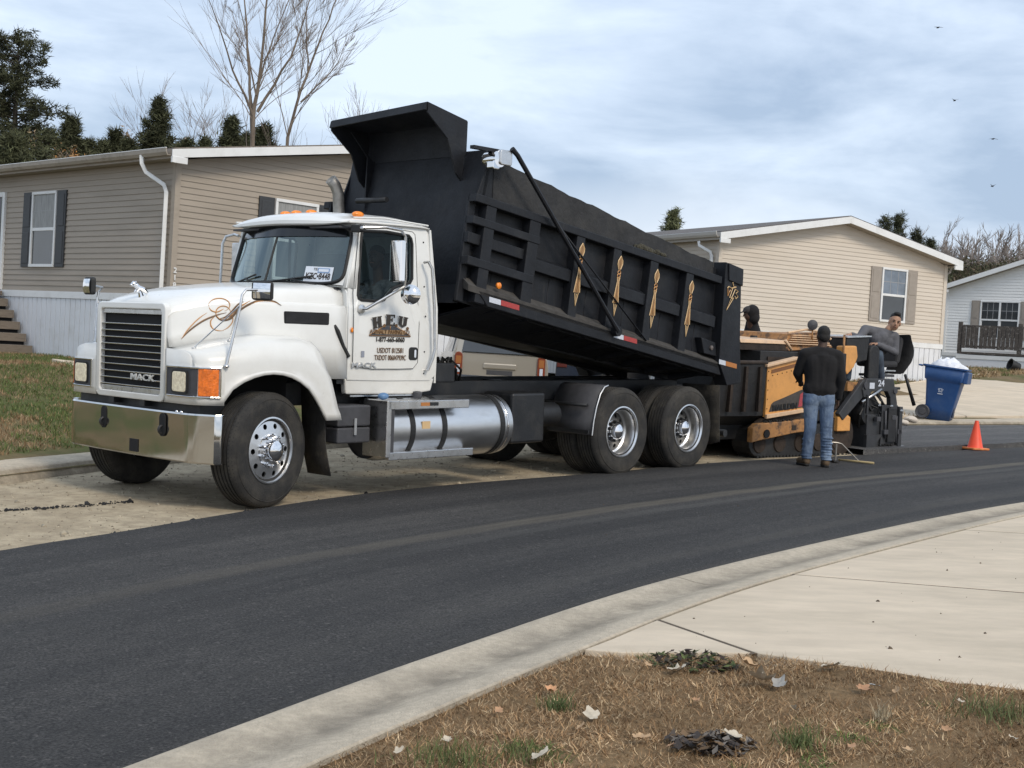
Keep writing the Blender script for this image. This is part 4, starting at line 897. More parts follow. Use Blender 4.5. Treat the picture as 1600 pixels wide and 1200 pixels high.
# --- roof with brow
def roof_sec(x, k):
    w_ = 0.935; 
    return None
rows_ = []
ys = np.linspace(-1, 1, 17)
def lipx(y): return -0.88-0.16*abs(y)**2.0
for (f, dz) in ((0.02, -0.075), (0.0, -0.058), (0.0, -0.025), (0.03, 0.015), (0.12, 0.050), (0.30, 0.080), (0.55, 0.088), (0.78, 0.086), (0.90, 0.066), (0.965, 0.02), (1.0, -0.05)):
    r_ = []
    for y in ys:
        x0 = lipx(y); x = x0+(-2.135-x0)*f
        wy = 0.94-0.012*(f > 0.9); edge_ = abs(y)**4
        z = 2.705+dz-0.035*abs(y)**2-(dz+0.01)*edge_*0.9+0.02*f
        r_.append((x, y*wy, z))
    rows_.append(r_)
rf = MB().grid(rows_, True).build('roof', M_PAINT, T, solid=0.02, soff=-1)
q = MB(); q.tube([(-1.10, 0.948, 2.70), (-1.5, 0.945, 2.725), (-2.1, 0.935, 2.70)], 0.010, 6); q.tube([(-1.10, -0.948, 2.70), (-1.5, -0.945, 2.725), (-2.1, -0.935, 2.70)], 0.010, 6); q.build('drip_rail', M_PAINT, T)
for y in (-0.34, -0.16, 0.08, 0.80):
    q = MB(); x_ = -1.28; z_ = 2.792-0.055*(abs(y)/0.9)**3
    q.ball((x_, y, z_-0.004), (0.070, 0.042, 0.032), 12, 8); q.build('roof_marker_light', M_AMB, T)
MB().add([(-2.14, -0.93, 2.66), (-2.14, 0.93, 2.66), (-2.235, 0.97, 1.85), (-2.24, 0.97, 1.1), (-2.24, -0.97, 1.1), (-2.235, -0.97, 1.85)], [(0, 1, 2, 3, 4, 5)]).build('cab_back', M_PAINT, T, solid=0.02)
MB().box(-2.2, -0.95, -0.95, 0.95, 1.10, 1.14).build('cab_floor', M_BLK, T)
# windscreen : curved, split by a post
def wsx(y, z):
    t = (z-2.05)/0.58; b = -0.785-0.245*(abs(y)/0.92)**1.7; u = -0.955-0.23*(abs(y)/0.88)**1.7; return b+(u-b)*t
def wsp(v, t): 
    z = 2.035+0.605*t; y = v*(0.925*(1-t)+0.885*t); return (wsx(y, z), y, z+0.02*(1-v*v)*(1-t))
q = MB(); q.grid([[wsp(v, t) for v in np.linspace(-0.96, 0.96, 25)] for t in np.linspace(0.015, 0.985, 7)], True); wso = q.build('windscreen', M_WS, T)
def sel(k, n=64):
    a = 2*pi*k/n; c_, s_ = cos(a), sin(a); return (0.985*math.copysign(abs(c_)**0.28, c_), 0.5+0.49*math.copysign(abs(s_)**0.28, s_))
loop = [wsp(*sel(k)) for k in range(64)]
q = MB(); q.tube([tuple(Vector(p)+Vector((0.006, 0, 0))) for p in loop+[loop[0]]], 0.019, 6).build('windscreen_seal', M_RUB, wso)
def rct(k, n=64):
    v, t = sel(k, n); m = max(abs(v)/1.04, abs(t-0.5)/0.52); return (v/m, 0.5+(t-0.5)/m)
q = MB(); q.grid([loop, [tuple(Vector(wsp(max(-1.03, min(1.03, rct(k)[0])), rct(k)[1]))+Vector((-0.004, 0, 0))) for k in range(64)]], False, close=True); q.build('windscreen_frame', M_PAINT, T, solid=0.012)
q = MB(); q.tube([wsp(0, t) for t in np.linspace(0, 1, 4)], 0.011, 6).build('windscreen_post', M_RUB, wso)
q = MB(); q.grid([[tuple(Vector(wsp(v, t))+Vector((0.012, 0, 0))) for v in np.linspace(-0.93, 0.93, 25)] for t in (0.80, 0.88, 0.96)], True); q.build('sun_visor_band', mat('tinted_band', (0.006, 0.007, 0.009), 0.12), wso)
for s in (1, -1):   # A pillars
    q = MB(); q.grid([[(wsx(0.90, z)-0.0, s*0.925*(1-t)+s*0.885*t, z) for t, z in ((t, 2.02+0.64*t) for t in np.linspace(0, 1, 4))], [(-1.14-0.13*t, s*(0.962-0.055*t), 2.02+0.64*t) for t in np.linspace(0, 1, 4)]], True); q.build('cab_pillar', M_PAINT, T, solid=0.03)
q = MB(); q.grid([[(-0.78-0.25*abs(v)**1.7+0.05, v*0.93, 2.045+0.02*(1-v*v)) for v in np.linspace(-1, 1, 15)], [(-1.1, v*0.95, 2.03) for v in np.linspace(-1, 1, 15)]], True); q.build('cowl', M_RUB, T)
for y0, y1 in ((-0.55, -0.15), (0.12, 0.60)):
    q = MB(); 
    pA = wsp(y0/0.9, 0.02); pB = wsp(y1/0.9, 0.12); q.tube([tuple(Vector(pA)+Vector((.03, 0, 0))), tuple(Vector(pB)+Vector((.03, 0, 0.01)))], 0.010, 5); pc_ = wsp((y0+y1)/1.8, 0.075); q.tube([tuple(Vector(pc_)+Vector((.04, 0, 0))), (wsx(y1, 2.05)+0.05, y1+0.12, 2.04)], 0.008, 5); q.build('wiper', M_RUB, wso)
# interior
q = MB(); q.box(-1.25, -0.95, -0.88, 0.88, 1.75, 2.02); q.build('dashboard', M_GREY, T, bevel=0.03)
for y in (-0.5, 0.5):
    q = MB(); q.box(-2.02, -1.55, y-0.25, y+0.25, 1.45, 1.60); q.box(-2.10, -1.96, y-0.24, y+0.24, 1.60, 2.42); q.build('cab_seat', mat('cab_seat_cloth', (0.10, 0.10, 0.105), 0.9), T, bevel=0.04)
q = MB(); q.lathe([(0.21+0.014*cos(a), 0.014*sin(a)) for a in np.linspace(0, 2*pi, 9)], (-1.38, 0.5, 2.0), (0.45, 0, 1), 24); q.tube([(-1.38, 0.5, 2.0), (-1.25, 0.5, 1.85)], 0.03, 8); q.tube([(-1.3, 0.5, 2.1), (-1.46, 0.5, 1.92)], 0.012, 6); q.tube([(-1.38, 0.3, 2.0), (-1.38, 0.7, 2.0)], 0.012, 6); q.build('steering_wheel', M_RUB, T)
MB().box(-2.12, -1.0, -0.86, 0.86, 2.60, 2.62).build('headliner', M_GREY, T)
MB().box(-2.19, -2.13, -0.9, 0.9, 1.15, 2.62).build('cab_rear_lining', mat('lining_grey', (0.26, 0.29, 0.30), 0.9, var=0.3, vscale=3), T)
# plate in the windscreen
pcn = Vector(wsp(0.70, 0.17)); vx = (Vector(wsp(0.84, 0.17))-Vector(wsp(0.60, 0.17))).normalized(); vz = (Vector(wsp(0.72, 0.25))-Vector(wsp(0.72, 0.02))).normalized()
PM = Matrix((vx, vz, vx.cross(vz))).transposed().to_4x4(); PM.translation = pcn+Vector((0.006, 0, 0))
lpz = MB().box(-0.155, 0.155, -0.077, 0.077, -0.002, 0.002).xf(PM).build('licence_plate', mat('plate_white', (0.62, 0.66, 0.72), 0.4), T)
text_obj('plate_number', 'KZC•8448', 0.088, PM @ Matrix.Translation((0, -0.05, 0.004)), M_LET, lpz, extrude=0.001, offset=0.002, width=0.72)
text_obj('plate_state', 'TEXAS', 0.036, PM @ Matrix.Translation((-0.01, 0.038, 0.004)), M_LET, lpz, extrude=0.001, width=1)
MB().box(-0.01, 0.12, 0.015, 0.062, 0.004, 0.007).xf(PM).build('plate_sticker', mat('sticker_blue', (0.20, 0.30, 0.48), 0.4), lpz)
MB().box(0.0, 0.11, 0.025, 0.052, 0.007, 0.009).xf(PM).build('plate_sticker', mat('plate_white', (0.6,)*3), lpz)
# --- pinstripe scroll on the hood side, dropped onto the hood surface
bpy.context.view_layer.update()
from mathutils.bvhtree import BVHTree
hb = MB(); hb.grid([hood_sec(x) for x in np.linspace(-1.03, 0.69, 60)]); bvh = BVHTree.FromPolygons([Vector(v) for v in hb.v], hb.f)
camL = TF.inverted() @ Vector((0, 0, 1.56))
def pix_ray(px, py):
    d = _f+_Rt*((px-800)/2080)+_U*((600-py)/2080); return (TF.inverted().to_3x3() @ d).normalized()
def on_hood(px, py):
    h = bvh.ray_cast(camL, pix_ray(px, py)); return h[0]+h[1]*0.002 if h[0] is not None and h[1].dot(pix_ray(px, py)) < 0 else (h[0]-h[1]*0.002 if h[0] is not None else None)
def Z(cx, cy_): return (255+cx/8.0, 430+cy_/8.0)
def stroke(pts, r, m, name='pinstripe'):
    P = spline([Vector(p) for p in pts], 6) if len(pts) > 2 else [Vector(p) for p in pts]
    L = [on_hood(*Z(p.x, p.y)) for p in P]; L = [l for l in L if l is not None]
    if len(L) < 2: return
    n_ = len(L); rs = [max(0.0012, r*min(1, 0.25+3.0*min(i, n_-1-i)/n_)) for i in range(n_)]
    MB().tube(L, rs, 5).build(name, m, pin)
pin = empty('hood_scroll'); pin.parent = T
def circ(cx, cy_, rx, ry, a0, a1, n=22): return [(cx+rx*cos(R(a0+(a1-a0)*k/n)), cy_+ry*sin(R(a0+(a1-a0)*k/n))) for k in range(n+1)]
stroke([(225, 800), (300, 690), (390, 590), (470, 520), (550, 468)], 0.0055, M_GOLD)
stroke([(225, 800), (330, 690), (450, 600), (560, 540), (680, 495), (790, 468)], 0.0085, M_BROWN)
stroke([(235, 785), (340, 680), (450, 592), (560, 532), (680, 488)], 0.004, M_GOLD)
stroke(circ(700, 375, 132, 85, 60, -190), 0.005, M_GOLD)
stroke([(572, 400), (600, 440), (660, 460), (710, 445), (755, 420)], 0.006, M_GOLD)
stroke(circ(750, 470, 92, 85, 10, -300), 0.005, M_GOLD)
stroke([(660, 515), (700, 550), (760, 562), (830, 545), (880, 500), (920, 440), (980, 350)], 0.010, M_BROWN)
stroke([(700, 545), (780, 520), (850, 460), (900, 400), (960, 345), (1010, 335)], 0.008, M_BROWN)
stroke([(740, 555), (840, 500), (900, 440), (980, 380), (1090, 320)], 0.007, M_GOLD)
stroke([(800, 548), (900, 480), (980, 420), (1060, 370), (1160, 330), (1280, 315), (1390, 330), (1475, 378)], 0.010, M_BROWN)
stroke([(830, 530), (930, 462), (1060, 380), (1160, 338), (1280, 324), (1380, 336), (1460, 370)], 0.004, M_GOLD)
stroke(circ(720, 610, 130, 85, 200, 75), 0.005, M_GOLD); stroke([(640, 520), (600, 560), (592, 610), (620, 665), (680, 693)], 0.006, M_GOLD); stroke([(745, 690), (800, 660), (850, 610), (870, 560), (860, 500), (830, 420)], 0.005, M_GOLD)

# --- mirrors
q = MB(); q.tube([(-1.10, 0.93, 2.60), (-1.10, 1.10, 2.60), (-1.30, 1.20, 2.615), (-1.48, 1.22, 2.60), (-1.535, 1.22, 2.54), (-1.56, 1.215, 2.15), (-1.56, 1.20, 2.06), (-1.22, 1.04, 1.83), (-1.18, 0.99, 1.83)], 0.015, 8)
mi = q.build('door_mirror', M_ALU, T)
MB().box(-1.475, -1.41, 1.14, 1.30, 2.10, 2.50).build('mirror_housing', M_CHROME, mi, bevel=0.012)
MB().box(-1.49, -1.476, 1.15, 1.29, 2.12, 2.48).build('mirror_glass', M_SG, mi)
MB().box(-1.17, -1.08, 0.93, 1.06, 2.56, 2.63).build('mirror_clamp', M_RUB, mi, bevel=0.012)
q = MB(); q.lathe([(0.0, 0.050), (0.04, 0.045), (0.075, 0.028), (0.098, 0.0), (0.098, -0.012), (0.0, -0.012)], (-1.61, 1.24, 1.985), (0.75, 0.66, 0.0), 24); q.build('round_mirror', M_CHROME, mi)
q = MB(); q.lathe([(0, 0), (0.045, 0.0), (0.045, 0.02), (0, 0.03)], (-1.19, 0.99, 1.825), (0, 1, 0), 12); q.build('mirror_foot', M_ALU, mi)
q = MB(); q.tube([(-1.12, -0.93, 2.56), (-1.20, -1.12, 2.585), (-1.15, -1.20, 2.56), (-1.12, -1.215, 2.48), (-1.10, -1.215, 1.96), (-1.12, -1.1, 1.90), (-1.15, -0.99, 1.88)], 0.015, 8); m2 = q.build('door_mirror', M_ALU, T)
MB().box(-1.30, -1.24, -1.22, -1.06, 2.04, 2.50).build('mirror_housing', M_ALU, m2, bevel=0.012)
def fender_mirror(s, base, bend, head, b1, b2):
    q = MB(); q.tube([base, (bend[0]+0.02, bend[1], bend[2]-0.15), (bend[0], bend[1], bend[2]-0.03), (bend[0]-0.04, bend[1], bend[2]+0.015), (head[0], head[1], head[2]+0.01)], 0.012, 8)
    md = Vector(base).lerp(Vector(bend), 0.80)
    q.tube([b1, md], 0.006, 6); q.tube([b2, md], 0.006, 6)
    f_ = q.build('fender_mirror', M_ALU, T)
    for b in (base, b1, b2): MB().ball(b, (0.028, 0.028, 0.02) if b is base else (0.02, 0.02, 0.01), 10, 6).build('mirror_foot', M_ALU, f_)
    HM = Matrix.Translation(head) @ Matrix.Rotation(R(38 if s > 0 else -8), 4, 'Z')
    q = MB(); q.prism(rrect(-0.095, 0.095, -0.085, 0.085, 0.03), 'x', -0.02, 0.03); q.xf(HM); q.build('mirror_housing', M_RUB, f_, bevel=0.01)
    MB().grid([[(0.036+0.02*(1-(a*a+b*b)/2), a*0.078, b*0.068) for a in np.linspace(-1, 1, 7)] for b in np.linspace(-1, 1, 7)], True).xf(HM).build('mirror_back', M_CHROME, f_)
fender_mirror(1, (0.47, 1.165, 1.275), (0.32, 1.16, 1.93), (0.10, 1.16, 1.945), (0.60, 0.86, 1.42), (0.28, 0.93, 1.495))
fender_mirror(-1, (0.44, -1.10, 1.37), (0.40, -1.10, 1.93), (0.50, -1.08, 1.955), (0.60, -0.80, 1.42), (0.28, -0.88, 1.50))
# exhaust stack
q = MB(); q.tube([(-2.42, -0.86, 1.2), (-2.42, -0.86, 2.9), (-2.40, -0.86, 3.13), (-2.36, -0.87, 3.22), (-2.30, -0.88, 3.28)], 0.062, 14, caps=False); q.build('exhaust_stack', mat('dull_exhaust', (0.34, 0.325, 0.30), 0.5, 0.7, var=0.25, vscale=8), T, solid=0.004)
# --- wheels
M_ALU2 = mat('polished_wheel', (0.74, 0.74, 0.74), 0.33, 1.0, gloss_var=0.12, vscale=9)
M_DISC = mat('dirty_wheel_disc', (0.16, 0.155, 0.145), 0.5, 0.7, var=0.3, vscale=9)
def wheel(name, c, s, front, steer=0):
    """axle along local y ; s=+1 near side outer face towards +y"""
    M_ = Matrix.Translation(c) @ Matrix.Rotation(steer, 4, 'Z') @ Matrix.Diagonal((1, s, 1, 1))
    root = None
    hw = 0.142
    y = hw
    if front:
        rim = [(0.300, y-0.008), (0.300, y+0.004), (0.290, y+0.006), (0.284, y-0.01), (0.280, y-0.03), (0.268, y-0.034)]
        disc_y = y-0.030; hub_bulge = 0.052
    else:
        rim = [(0.300, y-0.008), (0.300, y+0.004), (0.290, y+0.006), (0.282, y-0.01), (0.268, y-0.04), (0.262, y-0.06), (0.262, y-0.15), (0.245, y-0.165), (0.235, y-0.17)]
        disc_y = y-0.17
    # disc with ten hand holes
    d = MB(); r_in, r_h, r_out = (0.10, 0.222, 0.272) if front else (0.12, 0.185, 0.236)
    if not front: r_h = 0.185
    hr_ = 0.025
    nb = 16
    for k in range(10):
        a0 = 2*pi*k/10
        outer = []; inner = []
        for j in range(nb):
            t = 2*pi*j/nb
            hx, hy = cos(t), sin(t)
            m_ = max(abs(hx), abs(hy)); bx_, by_ = hx/m_, hy/m_
            rr = (r_in+r_out)/2+bx_*(r_out-r_in)/2; an = a0+by_*pi/10
            outer.append((rr, an)); inner.append((hx*hr_, hy*hr_))
        def zf(rr): return disc_y+(0.026 if front else 0.03)*max(0, (r_out-rr)/(r_out-r_in))
        V = [(rr*cos(an), zf(rr), rr*sin(an)) for rr, an in outer]
        for ix, iy in inner:
            px_, pz_ = (r_h+ix), iy; x = px_*cos(a0)-pz_*sin(a0); z = px_*sin(a0)+pz_*cos(a0); V.append((x, zf(math.hypot(x, z)), z))
        d.add(V, [(j, (j+1) % nb, nb+(j+1) % nb, nb+j) for j in range(nb)], False)
    d.xf(M_); root = d.build('wheel', M_ALU2 if front else M_DISC, T, solid=0.012, weld=True)
    MB().lathe(rim, (0, 0, 0), (0, 1, 0), 48).xf(M_).build('rim', M_ALU2, root, solid=0.006)
    MB().lathe([(0.26, disc_y-0.03), (0.0, disc_y-0.03)], (0, 0, 0), (0, 1, 0), 24).xf(M_).build('brake_backing', M_DARK, root)
    hb_ = MB()
    if front:
        hb_.lathe([(0.168, disc_y+0.012), (0.160, disc_y+0.024), (0.105, disc_y+0.028), (0.100, disc_y+0.07), (0.092, disc_y+0.10), (0.06, disc_y+0.122), (0.0, disc_y+0.128)], (0, 0, 0), (0, 1, 0), 28)
    else:
        hb_.lathe([(0.14, disc_y+0.02), (0.13, disc_y+0.035), (0.10, disc_y+0.04), (0.098, disc_y+0.09), (0.085, disc_y+0.13), (0.05, disc_y+0.155), (0.0, disc_y+0.16)], (0, 0, 0), (0, 1, 0), 28)
    hb_.xf(M_).build('hub_cap', M_CHROME, root)
    ln = None
    for k in range(10):
        a = 2*pi*(k+0.5)/10; lr_ = 0.138 if front else 0.1125; x, z = lr_*cos(a), lr_*sin(a); o_ = disc_y+(0.02 if front else 0.035)
        q = MB(); q.lathe([(0.017, 0), (0.017, 0.03), (0.012, 0.045), (0, 0.048)], (x, o_, z), (0, 1, 0), 8); q.xf(M_).build('lug_nut', M_CHROME if front else M_BLK, root)
    ty = MB(); P = [(0.262, -hw+0.02), (0.29, -hw+0.006), (0.33, -hw-0.002), (0.40, -hw-0.012), (0.46, -hw-0.006), (0.495, -hw+0.010), (0.515, -hw+0.028), (0.520, -hw+0.045)]
    tr = []
    for i, yy in enumerate(np.linspace(-hw+0.06, hw-0.06, 5)):
        tr += [(0.522, yy-0.022), (0.522, yy-0.007), (0.509, yy-0.0055), (0.509, yy+0.0055), (0.522, yy+0.007)]
    P2 = [(a, -b) for a, b in P[::-1]]
    ty.lathe(P+[(a, b) for a, b in tr]+P2, (0, 0, 0), (0, 1, 0), 72); ty.xf(M_)
    to = ty.build('tyre', M_TYRE, root)
    q = MB()     # sidewall rib and shoulder lugs
    q.lathe([(0.345, hw+0.001), (0.350, hw+0.006), (0.355, hw+0.003)], (0, 0, 0), (0, 1, 0), 60); q.lathe([(0.455, hw+0.004), (0.461, hw+0.010), (0.467, hw+0.002)], (0, 0, 0), (0, 1, 0), 60)
    q.xf(M_).build('sidewall_rib', M_TYRE, root)
    q = MB()
    for k in range(90):
        a = 2*pi*k/90; ca, sa = cos(a), sin(a); 
        for sg_ in (1, -1):
            pts = []
            for (rr, yy, da) in ((0.500, sg_*(hw-0.016), -0.008), (0.500, sg_*(hw-0.016), 0.008), (0.5235, sg_*(hw-0.048), 0.010), (0.5235, sg_*(hw-0.048), -0.010)):
                pts.append((rr*cos(a+da), yy+sg_*0.003, rr*sin(a+da)))
            q.add(pts, [(0, 1, 2, 3)])
    q.xf(M_).build('tread_sipes', M_DARK, root)['kind'] = 'stuff'
    return root
ST = R(13)
wheel('w', (0, 1.03, 0.52), 1, True, ST); wheel('w', (0, -1.03, 0.52), -1, True, ST)
for x in (-5.08, -6.42):
    for s in (1, -1):
        wheel('w', (x, s*1.075, 0.52), s, False); wheel('w', (x, s*0.765, 0.52), s, False)
    MB().tube([(x, -0.9, 0.52), (x, 0.9, 0.52)], 0.075, 10).build('axle', M_BLK, T); MB().ball((x, 0.05, 0.52), (0.24, 0.2, 0.2)).build('differential', M_BLK, T)
MB().tube([(0, -0.9, 0.50), (0, 0.9, 0.50)], 0.06, 8).build('axle', M_BLK, T)
# --- frame
for s in (1, -1): MB().box(-7.2, 0.45, s*0.38, s*0.46, 0.86, 1.09).build('frame_rail', M_BLK, T, bevel=0.01)
for x in (-0.4, -2.6, -3.6, -4.4, -5.75, -7.1): MB().box(x-0.05, x+0.05, -0.38, 0.38, 0.88, 1.06).build('crossmember', M_BLK, T)
MB().box(-0.9, 0.35, -0.36, 0.36, 0.55, 1.5).build('engine', M_BLK, T, bevel=0.05)
MB().box(-2.0, -1.0, -0.8, 0.8, 0.86, 1.10).build('cab_underside', M_BLK, T)
MB().tube([(-2.3, 0, 0.72), (-5.0, 0, 0.62)], 0.07, 10).build('drive_shaft', M_BLK, T)
MB().box(-3.0, -2.5, -0.30, 0.10, 1.05, 1.20).build('hoist_base', M_BLK, T, bevel=0.02)
MB().box(-5.9, -5.6, 0.45, 0.75, 0.55, 0.95).build('suspension', M_BLK, T, bevel=0.03); MB().tube([(-5.0, 0.55, 0.62), (-6.5, 0.55, 0.62)], 0.06, 8).build('walking_beam', M_BLK, T)
MB().box(-4.0, -3.45, 0.50, 0.95, 0.42, 0.98).build('air_tank_box', M_BLK, T, bevel=0.03)
for (x, z) in ((-3.75, 0.62),): MB().tube([(-4.3, 0.80, 0.72), (-3.5, 0.80, 0.72)], 0.14, 14).build('air_tank', M_BLK, T)
q = MB()
random.seed(3)
for i in range(9):
    x0 = -2.3-random.random()*0.5; q.tube([(x0, 0.3+random.random()*0.4, 1.12), (x0-0.12, 0.4+random.random()*0.3, 1.35), (x0-0.3, 0.35+random.random()*0.3, 1.22), (x0-0.5, 0.4, 1.08)], 0.014, 5)
q.build('air_hose', M_RUB, T)
MB().box(-2.75, -2.35, 0.15, 0.75, 1.09, 1.30).build('valve_box', M_BLK, T, bevel=0.02)
# battery box, step frame, tank
q = MB(); q.box(-1.25, -0.84, 0.80, 1.12, 0.70, 0.90); q.box(-1.25, -0.84, 0.80, 1.12, 0.54, 0.69); bb = q.build('battery_box', M_GREY, T, bevel=0.015); MB().box(-1.06, -1.03, 1.12, 1.14, 0.62, 0.78).build('box_latch', M_ALU, bb)
tk = MB(); R_ = 0.318; tk.lathe([(0, 0.0), (0.20, 0.0), (0.285, 0.012), (R_-0.006, 0.04), (R_, 0.07), (R_, 1.75), (R_-0.006, 1.785), (0.285, 1.81), (0.20, 1.825), (0, 1.83)], (-1.40, 0.905, 0.65), (-1, 0, 0), 48)
tko = tk.build('fuel_tank', M_TANK, T)
for x in (-1.72, -2.16, -3.02): MB().lathe([(R_+0.001, -0.032), (R_+0.007, -0.032), (R_+0.007, 0.032), (R_+0.001, 0.032)], (x, 0.905, 0.65), (1, 0, 0), 48, False).build('tank_strap', M_RUB, tko)
MB().lathe([(R_+0.004, -0.008), (R_+0.004, 0.008)], (-3.10, 0.905, 0.65), (1, 0, 0), 48).build('tank_weld', M_CHROME, tko, solid=0.004)
MB().lathe([(0, 0.05), (0.05, 0.045), (0.055, 0.0), (0.05, -0.02)], (-1.98, 0.98, 0.97), (0, 0.25, 1), 14).build('filler_cap', M_GREY, tko)
MB().box(-1.95, -1.84, 1.222, 1.226, 0.66, 0.735).build('tank_decal', M_CREAM, tko)
sp = MB(); sp.box(-1.36, -1.30, 0.95, 1.30, 0.40, 0.955); sp_o = sp.build('cab_step', M_ALU, T, bevel=0.008)
MB().box(-2.42, -1.32, 1.245, 1.30, 0.865, 0.95).build('upper_step', M_ALU, sp_o, bevel=0.006); MB().box(-2.42, -1.32, 1.05, 1.245, 0.935, 0.948).build('tread_plate', M_ALU, sp_o)
MB().box(-2.50, -1.34, 1.245, 1.30, 0.375, 0.45).build('lower_step', M_ALU, sp_o, bevel=0.006); MB().box(-2.50, -1.34, 1.02, 1.245, 0.43, 0.443).build('tread_plate', M_ALU, sp_o)
MB().box(-1.405, -1.36, 0.98, 1.29, 0.40, 0.93).build('step_bracket', M_GREY, sp_o)
MB().box(-1.86, -1.74, 1.30, 1.303, 0.895, 0.93).build('step_reflector', M_AMT, sp_o); MB().box(-1.98, -1.86, 1.30, 1.303, 0.895, 0.93).build('step_reflector', M_BLK, sp_o)
MB().ball((-1.42, 1.10, 0.985), (0.06, 0.05, 0.035)).build('blue_cap', mat('blue_plastic', (0.10, 0.20, 0.36), 0.4), sp_o)
MB().lathe([(0, 0), (R_*0.92, 0.0), (R_*0.92, 0.02)], (-1.375, 0.905, 0.65), (1, 0, 0), 40).build('tank_end_cover', M_GREY, tko)
# front and rear mud flaps, quarter fenders
MB().grid([[(-0.66-0.06*t-(0.18*max(0, t-0.7)), y, 1.10-0.86*t) for y in (0.78, 0.95, 1.12)] for t in np.linspace(0, 1, 7)], True).build('mud_flap', M_FLAP, T, solid=0.012)
for s in (1, -1): MB().grid([[(-7.10-0.05*t, s*y, 1.05-0.78*t+0.05*(abs(y-0.9)/0.3)**3*(t > 0.9)) for y in (0.62, 0.75, 0.9, 1.05, 1.20)] for t in np.linspace(0, 1, 6)], True).build('mud_flap', M_FLAP, T, solid=0.012)
for s in (1, -1):
    A = [(-4.76, 1.07), (-4.69, 1.05), (-4.62, 0.97), (-4.56, 0.82), (-4.52, 0.66), (-4.50, 0.50)]
    qf = MB().grid([[(x, s*y, z) for y in (0.58, 0.9, 1.235)] for x, z in A], True).build('quarter_fender', M_GREY, T, solid=0.012)
    MB().tube([(x+0.004, s*1.238, z) for x, z in A], 0.011, 6).build('fender_lip', M_ALU, qf)
    MB().tube([(-4.50, s*0.45, 0.84), (-4.50, s*1.15, 0.84)], 0.02, 8).build('fender_bracket', M_BLK, qf); MB().box(-4.462, -4.445, s*0.60, s*1.22, 0.52, 0.56).build('fender_bracket', M_BLK, qf)
MB().tube([(-7.35, -1.1, 0.42), (-7.35, 1.15, 0.42)], 0.05, 12).build('rear_beam', M_BLK, T)
for m_ in (M_BED,):
    t_ = m_.node_tree; n_ = t_.nodes; b_ = n_['Principled BSDF']; src_ = b_.inputs['Base Color'].links[0].from_socket
    tc_ = n_.new('ShaderNodeTexCoord'); mp_ = n_.new('ShaderNodeMapping'); mp_.inputs['Scale'].default_value = (26, 26, 1.6); t_.links.new(tc_.outputs['Object'], mp_.inputs[0])
    nz_ = n_.new('ShaderNodeTexNoise'); nz_.inputs['Scale'].default_value = 1.0; nz_.inputs['Detail'].default_value = 6; nz_.inputs['Roughness'].default_value = 0.75; t_.links.new(mp_.outputs[0], nz_.inputs['Vector'])
    rp_ = n_.new('ShaderNodeValToRGB'); rp_.color_ramp.elements[0].position = 0.60; rp_.color_ramp.elements[1].position = 0.74; rp_.color_ramp.elements[0].color = (0, 0, 0, 1); rp_.color_ramp.elements[1].color = (0.55, 0.55, 0.55, 1); t_.links.new(nz_.outputs['Fac'], rp_.inputs[0])
    mx_ = n_.new('ShaderNodeMixRGB'); t_.links.new(rp_.outputs[0], mx_.inputs[0]); t_.links.new(src_, mx_.inputs[1]); mx_.inputs[2].default_value = (0.055, 0.05, 0.045, 1); t_.links.new(mx_.outputs[0], b_.inputs['Base Color'])
# --- dump bed : all points in truck space, tilted quad
bed = empty('dump_bed'); bed.parent = T
def zb(x): return 1.955+0.167*(x+2.5)
def zr(x): return 3.06+0.137*(x+2.5)
def bp2(x0, t):      # x0 measured at the top rail, t 0..1 down->up
    z = None; zt = zr(x0); z = zb(x0)*(1-t)+zt*t; return (x0+0.14*(zt-z), z)
def bprism(name, pts, y0, y1, m=M_BED, parent=None, bevel=0.008):
    out_ = []
    for s in (1, -1):
        out_.append(MB().prism(pts, 'y', s*y0, s*y1).build(name, m, parent or bed, bevel=bevel))
    return out_
# side skins
sk = [bp2(-2.56, 0.0), bp2(-7.35, 0.0), bp2(-7.35, 1), (-7.30, 2.50), (-2.80, 3.47), bp2(-2.62, 1.0)]
bprism('side_wall', sk, 1.075, 1.10)
# top rail, bottom rail, mid rail
bprism('top_rail', [bp2(-2.50, 1.0), bp2(-7.02, 1.0), bp2(-7.02, 0.925), bp2(-2.50, 0.925)], 1.10, 1.225)
bprism('bottom_rail', [(-2.55, 2.075), (-7.0, 1.335), (-7.08, 1.18), (-2.72, 1.905)], 1.06, 1.225)
for s in (1, -1): MB().add([(-2.42, s*1.225, 2.125), (-7.0, s*1.225, 1.345), (-7.0, s*1.08, 1.42), (-2.45, s*1.08, 2.22), (-2.42, s*1.225, 2.06), (-7.0, s*1.225, 1.28), (-7.0, s*1.08, 1.28), (-2.45, s*1.08, 2.10)], [(0, 1, 2, 3), (7, 6, 5, 4), (0, 4, 5, 1), (1, 5, 6, 2), (2, 6, 7, 3), (3, 7, 4, 0)]).build('dust_ledge', M_DUST, bed)
for (a, b) in ((-3.53, -4.15), (-4.30, -4.82), (-4.97, -5.53), (-5.69, -6.25), (-6.42, -7.03)):
    p0, p1 = bp2(a, 0.585), bp2(b, 0.585); q0, q1 = bp2(a, 0.475), bp2(b, 0.475); f0, f1 = bp2(a, 0.625), bp2(b, 0.625)
    for s in (1, -1):
        MB().hexa([(q0[0], s*1.10, q0[1]), (q1[0], s*1.10, q1[1]), (q1[0], s*1.19, q1[1]), (q0[0], s*1.19, q0[1]), (f0[0], s*1.10, f0[1]), (f1[0], s*1.10, f1[1]), (p1[0], s*1.19, p1[1]), (p0[0], s*1.19, p0[1])]).build('mid_rail', M_BED, bed, bevel=0.006)
